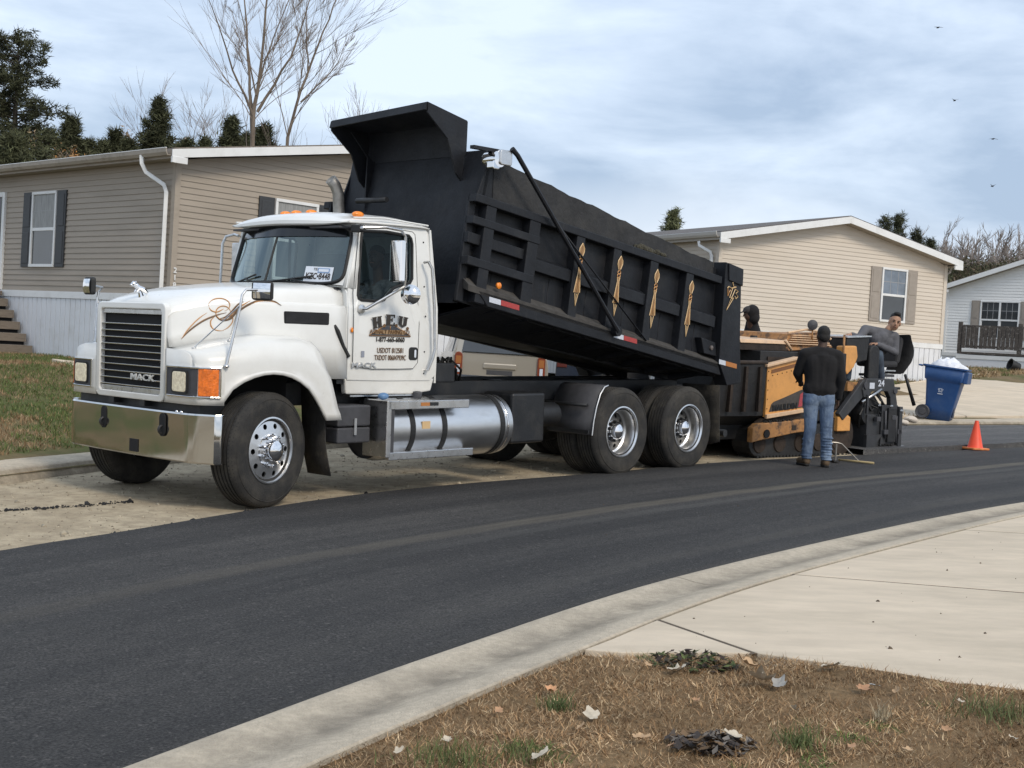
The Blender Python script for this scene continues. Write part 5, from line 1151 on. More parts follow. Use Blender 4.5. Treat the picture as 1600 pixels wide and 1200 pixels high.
# posts
for (a, b) in ((-2.68, -2.83), (-3.36, -3.53), (-4.15, -4.29), (-4.82, -4.96), (-5.53, -5.68), (-6.27, -6.42)):
    bprism('side_post', [bp2(a, 0.02), bp2(b, 0.02), bp2(b, 0.93), bp2(a, 0.93)], 1.09, 1.216)
for x_ in (-2.99, -3.9, -4.55, -5.25, -5.98, -6.72):
    p0_, p1_ = bp2(x_, 0.05), bp2(x_, 0.46); MB().tube([(p0_[0], 1.1005, p0_[1]), (p1_[0], 1.1005, p1_[1])], 0.005, 4).build('weld_seam', M_BED, bed)
# front corner horizontal bands
for (t0, t1, x1_) in ((0.72, 0.795, -3.54), (0.545, 0.645, -3.36), (0.34, 0.42, -3.51)):
    yy = 1.224 if x1_ < -3.4 else 1.18
    bprism('front_band', [bp2(-2.50, t0), bp2(x1_, t0), bp2(x1_, t1), bp2(-2.50, t1)], 1.10, yy)
bprism('front_post', [bp2(-2.50, 0.0), bp2(-2.60, 0.0), bp2(-2.60, 1), bp2(-2.50, 1)], 1.09, 1.13)
# rear corner post and tailgate
bprism('rear_post', [(-7.06, 2.63), (-7.42, 2.56), (-7.46, 1.62), (-7.52, 1.08), (-7.20, 1.05), (-7.00, 1.35)], 1.05, 1.245)
bprism('rear_post_cap', [(-7.10, 2.62), (-7.44, 2.56), (-7.44, 2.34), (-7.12, 2.40)], 1.24, 1.265)
MB().hexa([(-7.40, -1.05, 1.15), (-7.40, 1.05, 1.15), (-7.34, 1.05, 1.15), (-7.34, -1.05, 1.15), (-7.46, -1.05, 2.50), (-7.46, 1.05, 2.50), (-7.40, 1.05, 2.50), (-7.40, -1.05, 2.50)]).build('tailgate', M_BED, bed)
bprism('light_box', [(-6.64, 1.66), (-6.96, 1.60), (-7.0, 1.42), (-6.72, 1.46)], 1.10, 1.20)
# side board, ragged timber above the top rail
random.seed(11); top = []; n_ = 40
for i in range(n_+1):
    x = -2.86-(6.98-2.86)*i/n_; z = 3.46-0.208*(-2.86-x)+0.014*noise.noise(Vector((x*3, 0, 0)))+random.uniform(-.008, .008)
    if i > n_-3: z += 0.02
    top.append((x, z))
for s in (1, -1):
    mb = MB(); bot = [(x, zr(x)+0.01) for x, z in top]
    A = [(x, s*1.105, z) for x, z in top]; B_ = [(x, s*1.105, z) for x, z in bot]; A2 = [(x, s*1.065, z) for x, z in top]
    mb.grid([B_, A, A2], False); mb.build('side_board', mat('side_board', (0.018, 0.0185, 0.020), 0.8, var=0.45, vscale=4, bump=0.8, bscale=20, dirt=(0.045, 0.043, 0.040), dscale=3, damt=0.6, dlo=0.45), bed)
MB().hexa([(-2.45, -1.10, 1.95), (-2.45, 1.10, 1.95), (-2.52, 1.10, 1.95), (-2.52, -1.10, 1.95), (-2.80, -1.10, 3.55), (-2.80, 1.10, 3.55), (-2.86, 1.10, 3.55), (-2.86, -1.10, 3.55)]).build('front_wall', M_BED, bed, bevel=0.01)
MB().hexa([(-2.44, -1.06, 1.93), (-2.44, 1.06, 1.93), (-2.36, 1.06, 1.93), (-2.36, -1.06, 1.93), (-2.50, -1.06, 2.12), (-2.50, 1.06, 2.12), (-2.43, 1.06, 2.12), (-2.43, -1.06, 2.12)]).build('front_sill', M_BED, bed)
# canopy : cab shield
cx0 = -1.96
tip = (-1.97, 1.0, 3.92); tipL = (-1.985, -0.51, 3.85)
import itertools
def yat(px, py, y):
    d = pix_ray(px, py); t = (y-camL.y)/d.y; return camL+d*t
wallx = lambda z: -2.45-0.2188*(z-1.95)
def onwall(px, py):
    d = pix_ray(px, py); # plane x + .2188 z = -2.45+.2188*1.95
    k = -2.45+0.2188*1.95; t = (k-(camL.x+0.2188*camL.z))/(d.x+0.2188*d.z); return camL+d*t
wT = onwall(724, 262); wB = onwall(719, 275)
yc = min(1.04, wT.y)
TPn = yat(668, 160, yc); RBn = yat(730, 190, yc); 
d = pix_ray(518, 190)
t = (TPn.x-0.02-camL.x)/d.x; TPf = camL+d*t
yf = max(-1.04, TPf.y)
# top plate from tip edge back to the wall top, near flange hanging below
zw = 3.60
def plate(name, P, th=0.02): MB().add(P, [tuple(range(len(P)))]).build(name, M_BED, bed, solid=th)
RTn = Vector((RBn.x, yc, RBn.z)); WTf = Vector((wallx(3.52), yf, 3.55)); RTf = Vector((RTn.x, yf, RTn.z-0.03))
plate('canopy', [TPn, TPf, RTf, RTn])
plate('canopy', [RTn, RTf, Vector((wallx(3.5), yf, 3.50)), Vector((wallx(3.5), yc, 3.50))])
lipd = Vector((0.02, 0, -0.075))
plate('canopy_lip', [TPn, TPf, TPf+lipd, TPn+lipd])
fl = Vector((0, 0, -0.10))
for y_, A, B_ in ((yc, TPn, RTn), (yf, TPf, RTf)):
    plate('canopy_side', [A, B_, Vector((wallx(3.25), y_, 3.22)), Vector((wallx(3.3)+0.10, y_, 3.30)), A+Vector((-0.30, 0, -0.33)), A+Vector((0.0, 0, -0.10))])
plate('canopy_gusset', [Vector((wallx(2.9), yf+0.10, 2.95)), Vector((wallx(3.5), yf+0.10, 3.5)), TPf+Vector((-0.2, 0.1, -0.1)), TPf+Vector((-0.45, 0.1, -0.35))])
# tarp roller housing, arm and a thin rod
tr_ = MB(); tr_.lathe([(0, 0), (0.075, 0.0), (0.085, 0.02), (0.085, 0.20), (0, 0.21)], (-2.80, 1.05, 3.44), (0, 1, 0), 18); tro = tr_.build('tarp_roller', M_CHROME, bed)
MB().prism(rrect(-2.96, -2.78, 3.38, 3.54, 0.03), 'y', 1.22, 1.275).build('roller_guard', M_ALU, tro, bevel=0.01)
MB().prism(rrect(-2.80, -2.70, 3.33, 3.42, 0.02), 'y', 1.15, 1.25).build('roller_motor', M_CHROME, tro, bevel=0.01)
MB().box(-3.0, -2.5, 1.1, 1.16, 3.52, 3.555).build('roller_bracket', M_BED, tro)
q = MB(); q.tube([(-2.94, 1.28, 3.56), (-3.02, 1.29, 3.50), (-4.70, 1.29, 1.83), (-4.83, 1.29, 1.70)], [0.030, 0.026, 0.026, 0.034], 8); q.build('tarp_arm', M_BED, bed)
q = MB(); q.tube([(-3.74, 1.235, 2.86), (-5.45, 1.235, 1.60)], 0.010, 6); q.build('bed_side_rod', M_BED, bed)  # thin dark rod slanting across the bed side
MB().lathe([(0, 0), (0.06, 0), (0.06, 0.08), (0, 0.08)], (-4.84, 1.22, 1.70), (0, 1, 0), 14).build('arm_pivot', M_BED, bed)
MB().lathe([(0.034, 0), (0.034, 0.02), (0.02, 0.03), (0, 0.032)], (-2.87, 1.217, 2.13), (0, 1, 0), 14).build('side_marker', M_AMB, bed)
MB().lathe([(0.03, 0), (0.03, 0.02), (0, 0.03)], (-6.86, 1.20, 1.53), (0, 1, 0), 14).build('side_marker', mat('dull_lens', (0.12, 0.10, 0.09), 0.4), bed)
def tape(x0, x1, m):
    f = lambda x: 2.01+(x+2.735)*0.156
    MB().hexa([(x0, 1.226, f(x0)-0.055), (x1, 1.226, f(x1)-0.055), (x1, 1.229, f(x1)-0.055), (x0, 1.229, f(x0)-0.055), (x0, 1.226, f(x0)), (x1, 1.226, f(x1)), (x1, 1.229, f(x1)), (x0, 1.229, f(x0))]).build('reflective_tape', m, bed)
tape(-2.735, -2.91, M_WHT); tape(-2.915, -3.20, M_REDT); tape(-4.84, -5.02, M_WHT); tape(-5.025, -5.28, M_REDT)
def tape2(x0, x1, m): MB().prism([(x0, 1.395-(x0+6.95)*-0.15), (x1, 1.395-(x1+6.95)*-0.15), (x1, 1.335-(x1+6.95)*-0.15), (x0, 1.335-(x0+6.95)*-0.15)], 'y', 1.246, 1.249).build('reflective_tape', m, bed)
tape2(-6.99, -7.14, M_WHT); tape2(-7.145, -7.40, M_AMT)
# underside
def SZ(x): return 1.763+0.150*(x+2.5)
for s in (1, -1): MB().hexa([(-2.72, s*1.20, 1.92), (-7.1, s*1.20, 1.20), (-7.1, s*0.5, 1.14), (-2.50, s*0.5, 1.74), (-2.72, s*1.20, 1.95), (-7.1, s*1.20, 1.23), (-7.1, s*0.5, 1.17), (-2.50, s*0.5, 1.77)]).build('bed_floor', M_BED, bed)
MB().hexa([(-2.50, -0.5, 1.74), (-7.1, -0.5, 1.14), (-7.1, 0.5, 1.14), (-2.50, 0.5, 1.74), (-2.5, -0.5, 1.80), (-7.1, -0.5, 1.24), (-7.1, 0.5, 1.24), (-2.5, 0.5, 1.80)]).build('bed_floor', M_BED, bed)
for s in (1, -1): MB().hexa([(-2.50, s*0.38, SZ(-2.5)), (-7.2, s*0.38, SZ(-7.2)), (-7.2, s*0.46, SZ(-7.2)), (-2.50, s*0.46, SZ(-2.5)), (-2.5, s*0.38, SZ(-2.5)+0.16), (-7.2, s*0.38, SZ(-7.2)+0.16), (-7.2, s*0.46, SZ(-7.2)+0.16), (-2.5, s*0.46, SZ(-2.5)+0.16)]).build('bed_sill', M_BED, bed)
for i in range(9):
    x = -2.9-i*0.5; z = 1.92-(-(x+2.72))*0.1644
    for s in (1, -1): MB().hexa([(x, s*0.52, z-0.14), (x-0.09, s*0.52, z-0.155), (x-0.09, s*1.16, z-0.03), (x, s*1.16, z-0.03), (x, s*0.52, z-0.07), (x-0.09, s*0.52, z-0.085), (x-0.09, s*1.16, z+0.02), (x, s*1.16, z+0.02)]).build('floor_bearer', M_BED, bed)
q = MB(); q.tube([(-2.55, 0, 1.15), (-2.45, 0, 1.9)], 0.09, 12); q.build('hoist_cylinder', M_BLK, T)
# air intake shape behind the cab roof
MB().tube([(-2.30, -0.42, 3.02), (-2.32, 0.05, 3.02)], 0.03, 8).build('air_horn', M_BLK, T)
# gold pinstripe lances on four posts
def lance(x0, L=0.71):
    le = empty('gold_lance'); le.parent = bed
    def M2(u, v):     # u sideways (metres), v 0 top .. 1 bottom
        z = x0[1]-v*L; return (x0[0]+0.142*v*L-u*1.35, 1.220, z)
    def st_(pts, r, m): MB().tube([M2(u, v) for u, v in pts], r, 4).build('gold_line', m, le)
    hd = [(0.0, 0.0), (0.030, 0.08), (0.032, 0.14), (0.012, 0.225), (-0.012, 0.225), (-0.032, 0.14), (-0.030, 0.08), (0, 0)]
    fill = MB(); fill.add([M2(u*0.9, v) for u, v in hd[:-1]], [tuple(range(7))]).build('gold_fill', mat('gold_dull', (0.30, 0.17, 0.07), 0.5), le)
    st_(hd, 0.006, M_CREAM); st_([(0, 0.03), (0, 0.22)], 0.003, M_BROWN)
    for c in (0.275, 0.325): st_([(0.02*cos(a), c+0.033*sin(a)) for a in np.linspace(0, 2*pi, 11)], 0.006, M_GOLD)
    bl = [(0.018, 0.36), (0.010, 0.42), (0.014, 0.47), (0.038, 0.78), (-0.038, 0.78), (-0.014, 0.47), (-0.010, 0.42), (-0.018, 0.36)]
    fill = MB(); fill.add([M2(u*0.9, v) for u, v in bl], [tuple(range(8))]).build('gold_fill', mat('gold_dull', (0.2, 0.12, 0.05)), le)
    st_(bl+[bl[0]], 0.006, M_CREAM); st_([(0, 0.5), (0, 0.77)], 0.004, M_BROWN); st_([(0.018, 0.55), (0.02, 0.77)], 0.003, M_GOLD); st_([(-0.018, 0.55), (-0.02, 0.77)], 0.003, M_GOLD)
    st_([(0.022, 0.79), (0.0, 1.0), (-0.022, 0.79)], 0.005, M_CREAM); st_([(0, 0.8), (0, 0.98)], 0.004, M_CREAM)
lance((-4.227, 2.67), 0.71); lance((-4.929, 2.571), 0.70); lance((-5.645, 2.456), 0.71); lance((-6.369, 2.354), 0.695)
em = empty('gold_emblem'); em.parent = bed
def st3(pts, r, m): MB().tube([(x, 1.252, z) for x, z in pts], r, 4).build('gold_line', m, em)
ex, ez = -7.20, 2.42
st3([(ex-0.10, ez-0.02), (ex-0.09, ez+0.01), (ex-0.05, ez), (ex-0.02, ez-0.05), (ex-0.05, ez-0.10), (ex-0.09, ez-0.10)], 0.007, M_CREAM)
st3([(ex+0.10, ez-0.12), (ex+0.07, ez-0.10), (ex, ez-0.12), (ex-0.1, ez-0.10)], 0.008, M_CREAM); st3([(ex+0.09, ez-0.12), (ex+0.08, ez-0.22), (ex+0.05, ez-0.17), (ex+0.03, ez-0.14)], 0.006, M_GOLD)
st3([(ex-0.09, ez-0.13), (ex-0.15, ez-0.15), (ex-0.10, ez-0.18), (ex-0.15, ez-0.22), (ex-0.10, ez-0.25), (ex-0.08, ez-0.22)], 0.008, M_CREAM)
st3([(ex-0.02, ez-0.12), (ex+0.04, ez-0.24), (ex-0.01, ez-0.23), (ex+0.10, ez-0.40), (ex-0.05, ez-0.24), (ex, ez-0.25), (ex-0.08, ez-0.13)], 0.006, M_CREAM)
# asphalt load in the bed
rows_ = []
for i in range(24):
    x = -2.95-4.3*i/23; rows_.append([(x, y, (2.95-0.20*(-2.95-x)+0.06*(1-(y/1.06)**2)+0.05*noise.noise(Vector((x*2, y*2, 0)))) if abs(y) < 1.06 else 2.1-0.18*(-2.95-x)) for y in np.linspace(-1.06, 1.06, 12)])
ld = MB().grid(rows_, False); ld.xf(TF)
ldo = ld.build('asphalt_load', mat('hot_asphalt', (0.015, 0.015, 0.016), 0.7, bump=1.5, bscale=25), None); tag(ldo, 'black hot asphalt heaped inside the dump bed', 'asphalt', kind='stuff')
q = MB(); random.seed(8)
for i in range(60): 
    x = -5.3-random.gauss(0.25, 0.13); q.ball((x, 1.13+random.uniform(-.02, .05), zr(x)+0.015+random.random()*0.03), 0.02+random.random()*0.02, 5, 4)
q.build('spilled_asphalt', mat('spill', (0.05, 0.045, 0.03), 0.9, var=0.5, vscale=30), bed)['kind'] = 'stuff'
# ------------------------------------------------------------------ people
M_SKIND = mat('skin_dark', (0.060, 0.030, 0.018), 0.55, var=0.1, vscale=20)
M_SKINT = mat('skin_tan', (0.36, 0.20, 0.125), 0.55, var=0.1, vscale=20)
M_HAIR = mat('hair_black', (0.010, 0.008, 0.007), 0.7, bump=0.8, bscale=200)
M_JEAN = mat('jeans_blue', (0.085, 0.125, 0.20), 0.9, var=0.45, vscale=5, bump=1.2, bscale=16, dirt=(0.22, 0.28, 0.36), dscale=4, damt=0.7, dlo=0.48, dhi=0.62, stretch=(1, 1, 0.7))
M_JEAND = mat('jeans_dark', (0.05, 0.065, 0.09), 0.9, var=0.4, vscale=5, bump=1.0, bscale=16, dirt=(0.12, 0.17, 0.22), dscale=4, damt=0.5)
M_SHIRTB = mat('black_sweatshirt', (0.0085, 0.008, 0.009), 0.95, var=0.25, vscale=6, bump=1.2, bscale=9)
M_SHIRTG = mat('grey_shirt', (0.095, 0.095, 0.105), 0.92, var=0.2, vscale=7, bump=1.2, bscale=12)
M_BOOT = mat('work_boot', (0.09, 0.058, 0.032), 0.85, var=0.4, vscale=12, bump=0.5)
M_SOLE = mat('boot_sole', (0.012, 0.011, 0.010), 0.8)
M_EYE = mat('eye_dark', (0.01, 0.008, 0.007), 0.3); M_LIP = mat('lips', (0.20, 0.085, 0.06), 0.5)
DG = bpy.context.evaluated_depsgraph_get
def blob(name, parts, m, parent, voxel=0.012, smooth=4):
    """one continuous surface grown from tapered limbs (p0, r0, p1, r1) and ellipsoids (centre, (rx, ry, rz))"""
    mb = MB()
    for p in parts:
        if len(p) == 4:
            a, ra, b, rb = Vector(p[0]), p[1], Vector(p[2]), p[3]; d = (b-a); n_ = 5
            pts = []; rs = []
            dn = d.normalized()
            for k in (0.0, 0.35, 0.7, 1.0): pts.append(a-dn*ra*(1-k)*0.92); rs.append(max(0.002, ra*sqrt(max(0, 1-(1-k)**2))))
            for k in range(1, n_): t = k/n_; pts.append(a.lerp(b, t)); rs.append(ra*(1-t)+rb*t)
            for k in (1.0, 0.7, 0.35, 0.0): pts.append(b+dn*rb*(1-k)*0.92); rs.append(max(0.002, rb*sqrt(max(0, 1-(1-k)**2))))
            mb.tube(pts, rs, 14)
        else:
            c, r = p[0], p[1]
            q = MB().ball((0, 0, 0), r, 18, 12)
            if len(p) > 2: q.xf(p[2])
            q.v = [tuple(Vector(v)+Vector(c)) for v in q.v]; o_ = len(mb.v); mb.v += q.v; mb.f += [tuple(i+o_ for i in f) for f in q.f]; mb.sm += q.sm
    tmp = mb.build('tmp', m); r_ = tmp.modifiers.new('r', 'REMESH'); r_.mode = 'VOXEL'; r_.voxel_size = voxel
    s_ = tmp.modifiers.new('s', 'SMOOTH'); s_.iterations = smooth; s_.factor = 0.5
    bpy.context.view_layer.update()
    me = bpy.data.meshes.new_from_object(tmp.evaluated_get(DG())); me.name = name
    me.polygons.foreach_set('use_smooth', [True]*len(me.polygons)); bpy.data.objects.remove(tmp)
    o = bpy.data.objects.new(name, me); col.objects.link(o); o.parent = parent
    if not me.materials: me.materials.append(m)
    return o
def lerp(a, b, t): return tuple(Vector(a).lerp(Vector(b), t))
def hand_parts(w_, f_dir, palm_n, curl=0.5, s=1.0, side=1):
    """palm plus four fingers and thumb. w_ wrist, f_dir finger direction, palm_n palm normal"""
    w_ = Vector(w_); d = Vector(f_dir).normalized(); n_ = Vector(palm_n).normalized(); a = d.cross(n_).normalized()*side
    P = []
    for k in (-1.3, -0.4, 0.5, 1.3): P.append((tuple(w_+d*0.015*s), 0.018*s, tuple(w_+d*0.085*s+a*k*0.018*s), 0.013*s))
    for k, L_ in zip((-1.5, -0.5, 0.5, 1.5), (0.062, 0.075, 0.080, 0.070)):
        b = w_+d*0.088*s+a*k*0.019*s; d1 = (d*cos(curl)+n_*sin(curl)); m1 = b+d1*L_*0.5*s; d2 = (d*cos(curl*2)+n_*sin(curl*2)); m2 = m1+d2*L_*0.5*s
        P += [(tuple(b), 0.0095*s, tuple(m1), 0.0088*s), (tuple(m1), 0.0088*s, tuple(m2), 0.0075*s)]
    tb = w_+d*0.03*s+a*0.028*s; t1 = tb+(a*0.7+d*0.7+n_*0.3).normalized()*0.04*s; t2 = t1+(a*0.25+d*0.9+n_*0.5).normalized()*0.03*s
    P += [(tuple(tb), 0.013*s, tuple(t1), 0.011*s), (tuple(t1), 0.011*s, tuple(t2), 0.009*s)]
    return P
def head_parts(c, M3, s=1.0):
    """head in local axes : +x forward, y side, z up. c centre"""
    c = Vector(c); W_ = lambda v: tuple(c+M3 @ (Vector(v)*s))
    M4 = M3.to_4x4()
    return [(W_((-0.008, 0, 0.025)), (0.094*s, 0.076*s, 0.098*s), M4), (W_((0.022, 0, -0.035)), (0.070*s, 0.062*s, 0.080*s), M4), (W_((0.045, 0, -0.088)), (0.030*s, 0.032*s, 0.022*s), M4),
            (W_((0.088, 0, 0.012)), 0.009*s, W_((0.106, 0, -0.022)), 0.013*s), (W_((0.0, 0.077, -0.010)), (0.020*s, 0.010*s, 0.032*s), M4), (W_((0.0, -0.077, -0.010)), (0.020*s, 0.010*s, 0.032*s), M4),
            (W_((0.075, 0.03, 0.030)), 0.012*s, W_((0.075, -0.03, 0.030)), 0.012*s)], W_, M4
def face(root, W_, s=1.0, body=None, brow=M_HAIR, lip=M_LIP):
    b = body or root
    for y in (0.031, -0.031):
        MB().ball(W_((0.083, y, 0.012)), (0.010*s, 0.012*s, 0.007*s), 8, 6).build('eye', M_EYE, b)
        MB().tube([W_((0.088, y*0.55, 0.030)), W_((0.090, y, 0.035)), W_((0.080, y*1.55, 0.030))], 0.0045*s, 5).build('eyebrow', brow, b)
    MB().tube([W_((0.086, 0.022, -0.055)), W_((0.094, 0, -0.053)), W_((0.086, -0.022, -0.055))], 0.0055*s, 6).build('mouth', lip, b)

# --- man seen from behind, standing beside the paver
def frm(o, deg): return Matrix.Translation(o) @ Matrix.Rotation(R(deg), 4, 'Z')
Z0 = zp(4.0, 17.3)+0.035
man = empty('person', M=frm((3.99, 17.3, Z0), 0)); tag(man, 'man in black sweatshirt and blue jeans standing with his back to the camera', 'person', 'road workers')
# local : x right, y away from camera. facing +y
J = dict(hip=(0, 0, 0.93), hl=(-0.10, 0, 0.92), hr=(0.10, 0, 0.92), kl=(-0.085, -0.01, 0.50), kr=(0.125, 0.0, 0.50), al=(-0.10, 0.03, 0.09), ar=(0.135, -0.05, 0.09),
         ch=(0.0, 0.01, 1.30), nk=(0.0, 0.0, 1.53), sl=(-0.21, 0.0, 1.45), sr=(0.21, 0.0, 1.45), el=(-0.275, 0.08, 1.20), er=(0.275, -0.02, 1.15), wl=(-0.20, 0.28, 1.10), wr=(0.27, 0.05, 0.90))
M3 = Matrix.Rotation(R(97), 3, 'Z') @ Matrix.Rotation(R(8), 3, 'Y')
hp, W_, M4 = head_parts((0.01, 0.015, 1.695), M3, 1.04)
bodyp = hp+[(J['nk'], 0.060, (0.01, 0.01, 1.62), 0.058), (J['ch'], 0.115, J['hip'], 0.09), (J['sl'], 0.05, J['sr'], 0.05), (J['sl'], 0.05, J['el'], 0.04), (J['el'], 0.04, J['wl'], 0.028), (J['sr'], 0.05, J['er'], 0.04), (J['er'], 0.04, J['wr'], 0.028),
        (J['hl'], 0.08, J['kl'], 0.055), (J['kl'], 0.055, J['al'], 0.04), (J['hr'], 0.08, J['kr'], 0.055), (J['kr'], 0.055, J['ar'], 0.04)]
bodyp += hand_parts(J['wl'], (0.35, 0.9, -0.2), (0, 0.2, -1), 0.5, 1, 1)+hand_parts(J['wr'], (0, 0.25, -1), (-1, 0, 0), 0.4, 1, 1)
b_ = blob('body', bodyp, M_SKIND, man, 0.008, 2)
face(man, W_, 1.04, b_)
blob('sweatshirt', [((0, 0, 1.50), 0.085, (0, 0.0, 1.44), 0.13), ((0, 0, 1.38), 0.135, (0, 0, 1.02), 0.13), ((-0.11, 0, 1.01), 0.122, (0.11, 0, 1.01), 0.122), ((-0.10, 0, 0.97), 0.108, (0.10, 0, 0.97), 0.108), ((-0.09, 0, 1.36), 0.135, (-0.07, 0, 1.10), 0.125), ((0.09, 0, 1.36), 0.135, (0.07, 0, 1.10), 0.125), ((-0.07, 0, 1.12), 0.125, (-0.07, 0, 1.02), 0.132), ((0.07, 0, 1.12), 0.125, (0.07, 0, 1.02), 0.132), (J['sl'], 0.082, lerp(J['sl'], (0, 0, 1.49), .8), 0.085), (J['sr'], 0.082, lerp(J['sr'], (0, 0, 1.49), .8), 0.085),
     (J['sl'], 0.082, J['el'], 0.066), (J['el'], 0.066, lerp(J['el'], J['wl'], 0.93), 0.043), (J['sr'], 0.082, J['er'], 0.066), (J['er'], 0.066, lerp(J['er'], J['wr'], 0.95), 0.045)], M_SHIRTB, man, 0.012, 4)
blob('jeans', [((-0.085, 0, 0.90), 0.112, (-0.095, 0.0, 0.84), 0.115), ((0.085, 0, 0.90), 0.112, (0.10, 0, 0.84), 0.115), ((0, 0, 0.92), 0.10, (0, 0, 0.88), 0.10), (J['hl'], 0.108, J['kl'], 0.078), (J['kl'], 0.078, (J['al'][0], J['al'][1], 0.13), 0.066), (J['hr'], 0.108, J['kr'], 0.078), (J['kr'], 0.078, (J['ar'][0], J['ar'][1], 0.13), 0.068)]
     +[((J['al'][0]+0.006*(-1)**k, J['al'][1], 0.10+0.035*k), (0.073, 0.075, 0.016)) for k in range(8)]+[((J['ar'][0]+0.006*(-1)**k, J['ar'][1], 0.10+0.035*k), (0.075, 0.077, 0.016)) for k in range(9)]+[((J['kr'][0], J['kr'][1], 0.44+0.045*k), (0.083, 0.085, 0.018)) for k in range(5)], M_JEAN, man, 0.010, 3)
for a, dx_, dy_ in ((J['al'], -0.06, 0.13), (J['ar'], 0.005, 0.12)):
    bo = blob('boot', [((a[0], a[1], 0.14), 0.054, (a[0], a[1]-0.01, 0.06), 0.052), ((a[0], a[1], 0.065), 0.05, (a[0]+dx_, a[1]+dy_, 0.055), 0.045), ((a[0], a[1]-0.04, 0.05), 0.04, (a[0], a[1], 0.05), 0.045)], M_BOOT, man, 0.010, 3)
    so_ = blob('sole', [((a[0], a[1]-0.035, 0.022), 0.042, (a[0]+dx_*1.05, a[1]+dy_*1.1, 0.022), 0.044)], M_SOLE, bo, 0.012, 1)
    for v in so_.data.vertices: v.co.z = max(0.0, min(0.028, v.co.z))
blob('hair', [(W_((-0.018, 0, 0.045)), (0.098, 0.084, 0.094), M4), (W_((-0.045, 0, -0.01)), (0.062, 0.078, 0.075), M4)], M_HAIR, man, 0.010, 3)

# --- paving machine
PF = Matrix(((cos(R(39)), -sin(R(39)), 0, 3.27), (sin(R(39)), cos(R(39)), 0, 18.27), (0.0, 0, 1, 0.25), (0, 0, 0, 1)))
PF = Matrix.Translation((3.27, 18.27, zp(3.27, 18.27))) @ Matrix.Rotation(R(39), 4, 'Z') @ Matrix.Rotation(R(-1.4), 4, 'Y')
P = empty('paving_machine', M=PF); tag(P, 'orange and black asphalt paver behind the dump truck', 'paver')
M_ORG = mat('orange_paint', (0.66, 0.315, 0.088), 0.42, var=0.10, vscale=4, dirt=(0.36, 0.17, 0.05), dscale=5, damt=0.6, dlo=0.5, dhi=0.75, bump=0.1)
M_ORGD = mat('worn_orange', (0.42, 0.20, 0.065), 0.6, var=0.35, vscale=7, dirt=(0.05, 0.035, 0.025), dscale=7, damt=0.9, dlo=0.46, dhi=0.62)
M_TOP = mat('pale_orange_top', (0.62, 0.42, 0.26), 0.5, var=0.15, vscale=5, dirt=(0.35, 0.27, 0.2), dscale=7, damt=0.5)
M_PBK = mat('paver_black', (0.012, 0.012, 0.013), 0.6, var=0.35, vscale=7, bump=0.5, bscale=20, dirt=(0.035, 0.032, 0.028), dscale=4, damt=0.6)
M_RUST = mat('rusty_black', (0.030, 0.020, 0.014), 0.85, var=0.5, vscale=9, bump=0.7, bscale=18)
def pb(name, m, *b, parent=None, bevel=0.01): return MB().box(*b).build(name, m, parent or P, bevel=bevel)
# hopper at the front (towards truck)
hp_ = pb('hopper', M_PBK, -0.75, 0.34, 0.30, 2.3, 0.25, 0.95)
MB().hexa([(-0.7, 0.02, 0.60), (0.33, 0.02, 0.60), (0.33, 0.30, 0.45), (-0.7, 0.30, 0.45), (-0.62, -0.02, 1.32), (0.33, -0.02, 1.32), (0.33, 0.03, 1.32), (-0.62, 0.03, 1.32)]).build('hopper_wing', M_PBK, P)
MB().hexa([(-0.7, 2.35, 0.60), (0.33, 2.35, 0.60), (0.33, 2.1, 0.45), (-0.7, 2.1, 0.45), (-0.62, 2.42, 1.32), (0.33, 2.42, 1.32), (0.33, 2.38, 1.32), (-0.62, 2.38, 1.32)]).build('hopper_wing', M_PBK, P)
MB().tube([(-0.88, -0.1, 0.42), (-0.88, 0.55, 0.42)], 0.085, 14).build('push_roller', M_GREY, P); MB().tube([(-0.88, 1.5, 0.42), (-0.88, 2.4, 0.42)], 0.085, 14).build('push_roller', M_GREY, P)
pb('front_bar', M_RUST, -0.82, -0.72, 0.1, 2.4, 0.28, 0.55)
# orange side panel with the dark graphic
op = [(0.34, 0.58), (0.34, 1.285), (0.98, 1.40), (1.0, 1.30), (1.14, 1.24), (1.20, 1.10), (1.20, 0.98), (1.14, 0.90), (1.14, 0.64)]
sp_ = MB().prism(op, 'y', -0.02, 0.03).build('side_panel', M_ORG, P, bevel=0.006)
MB().prism([(0.28, 1.275), (0.98, 1.40), (0.98, 1.435), (0.28, 1.31)], 'y', -0.07, 0.06).build('panel_lip', M_TOP, sp_, bevel=0.006)
MB().prism([(0.41, 0.655), (1.13, 0.715), (1.13, 0.90), (1.18, 0.985), (1.05, 0.955), (0.72, 0.855), (0.50, 0.795), (0.45, 0.76)], 'y', -0.026, -0.0205).build('panel_graphic', mat('graphic_brown', (0.055, 0.045, 0.038), 0.5, var=0.3, vscale=20), sp_)
MB().prism([(1.03, 0.72), (1.115, 0.73), (1.12, 0.93), (1.06, 0.90)], 'y', -0.030, -0.0265).build('panel_stripe', mat('stripe_red', (0.36, 0.05, 0.06), 0.5), sp_)
MB().prism([(0.42, 1.19), (0.98, 1.295), (0.98, 1.345), (0.42, 1.24)], 'y', -0.026, -0.0205).build('panel_slot', mat('slot_brown', (0.20, 0.085, 0.03), 0.6), sp_)
text_obj('maker_name', 'MAULDIN', 0.115, Matrix.Translation((0.74, -0.033, 0.685)) @ Matrix.Rotation(R(-4), 4, 'Y') @ Matrix.Rotation(R(90), 4, 'X'), mat('name_black', (0.006, 0.006, 0.006), 0.5), sp_, extrude=0.003, offset=0.004, width=1.05)
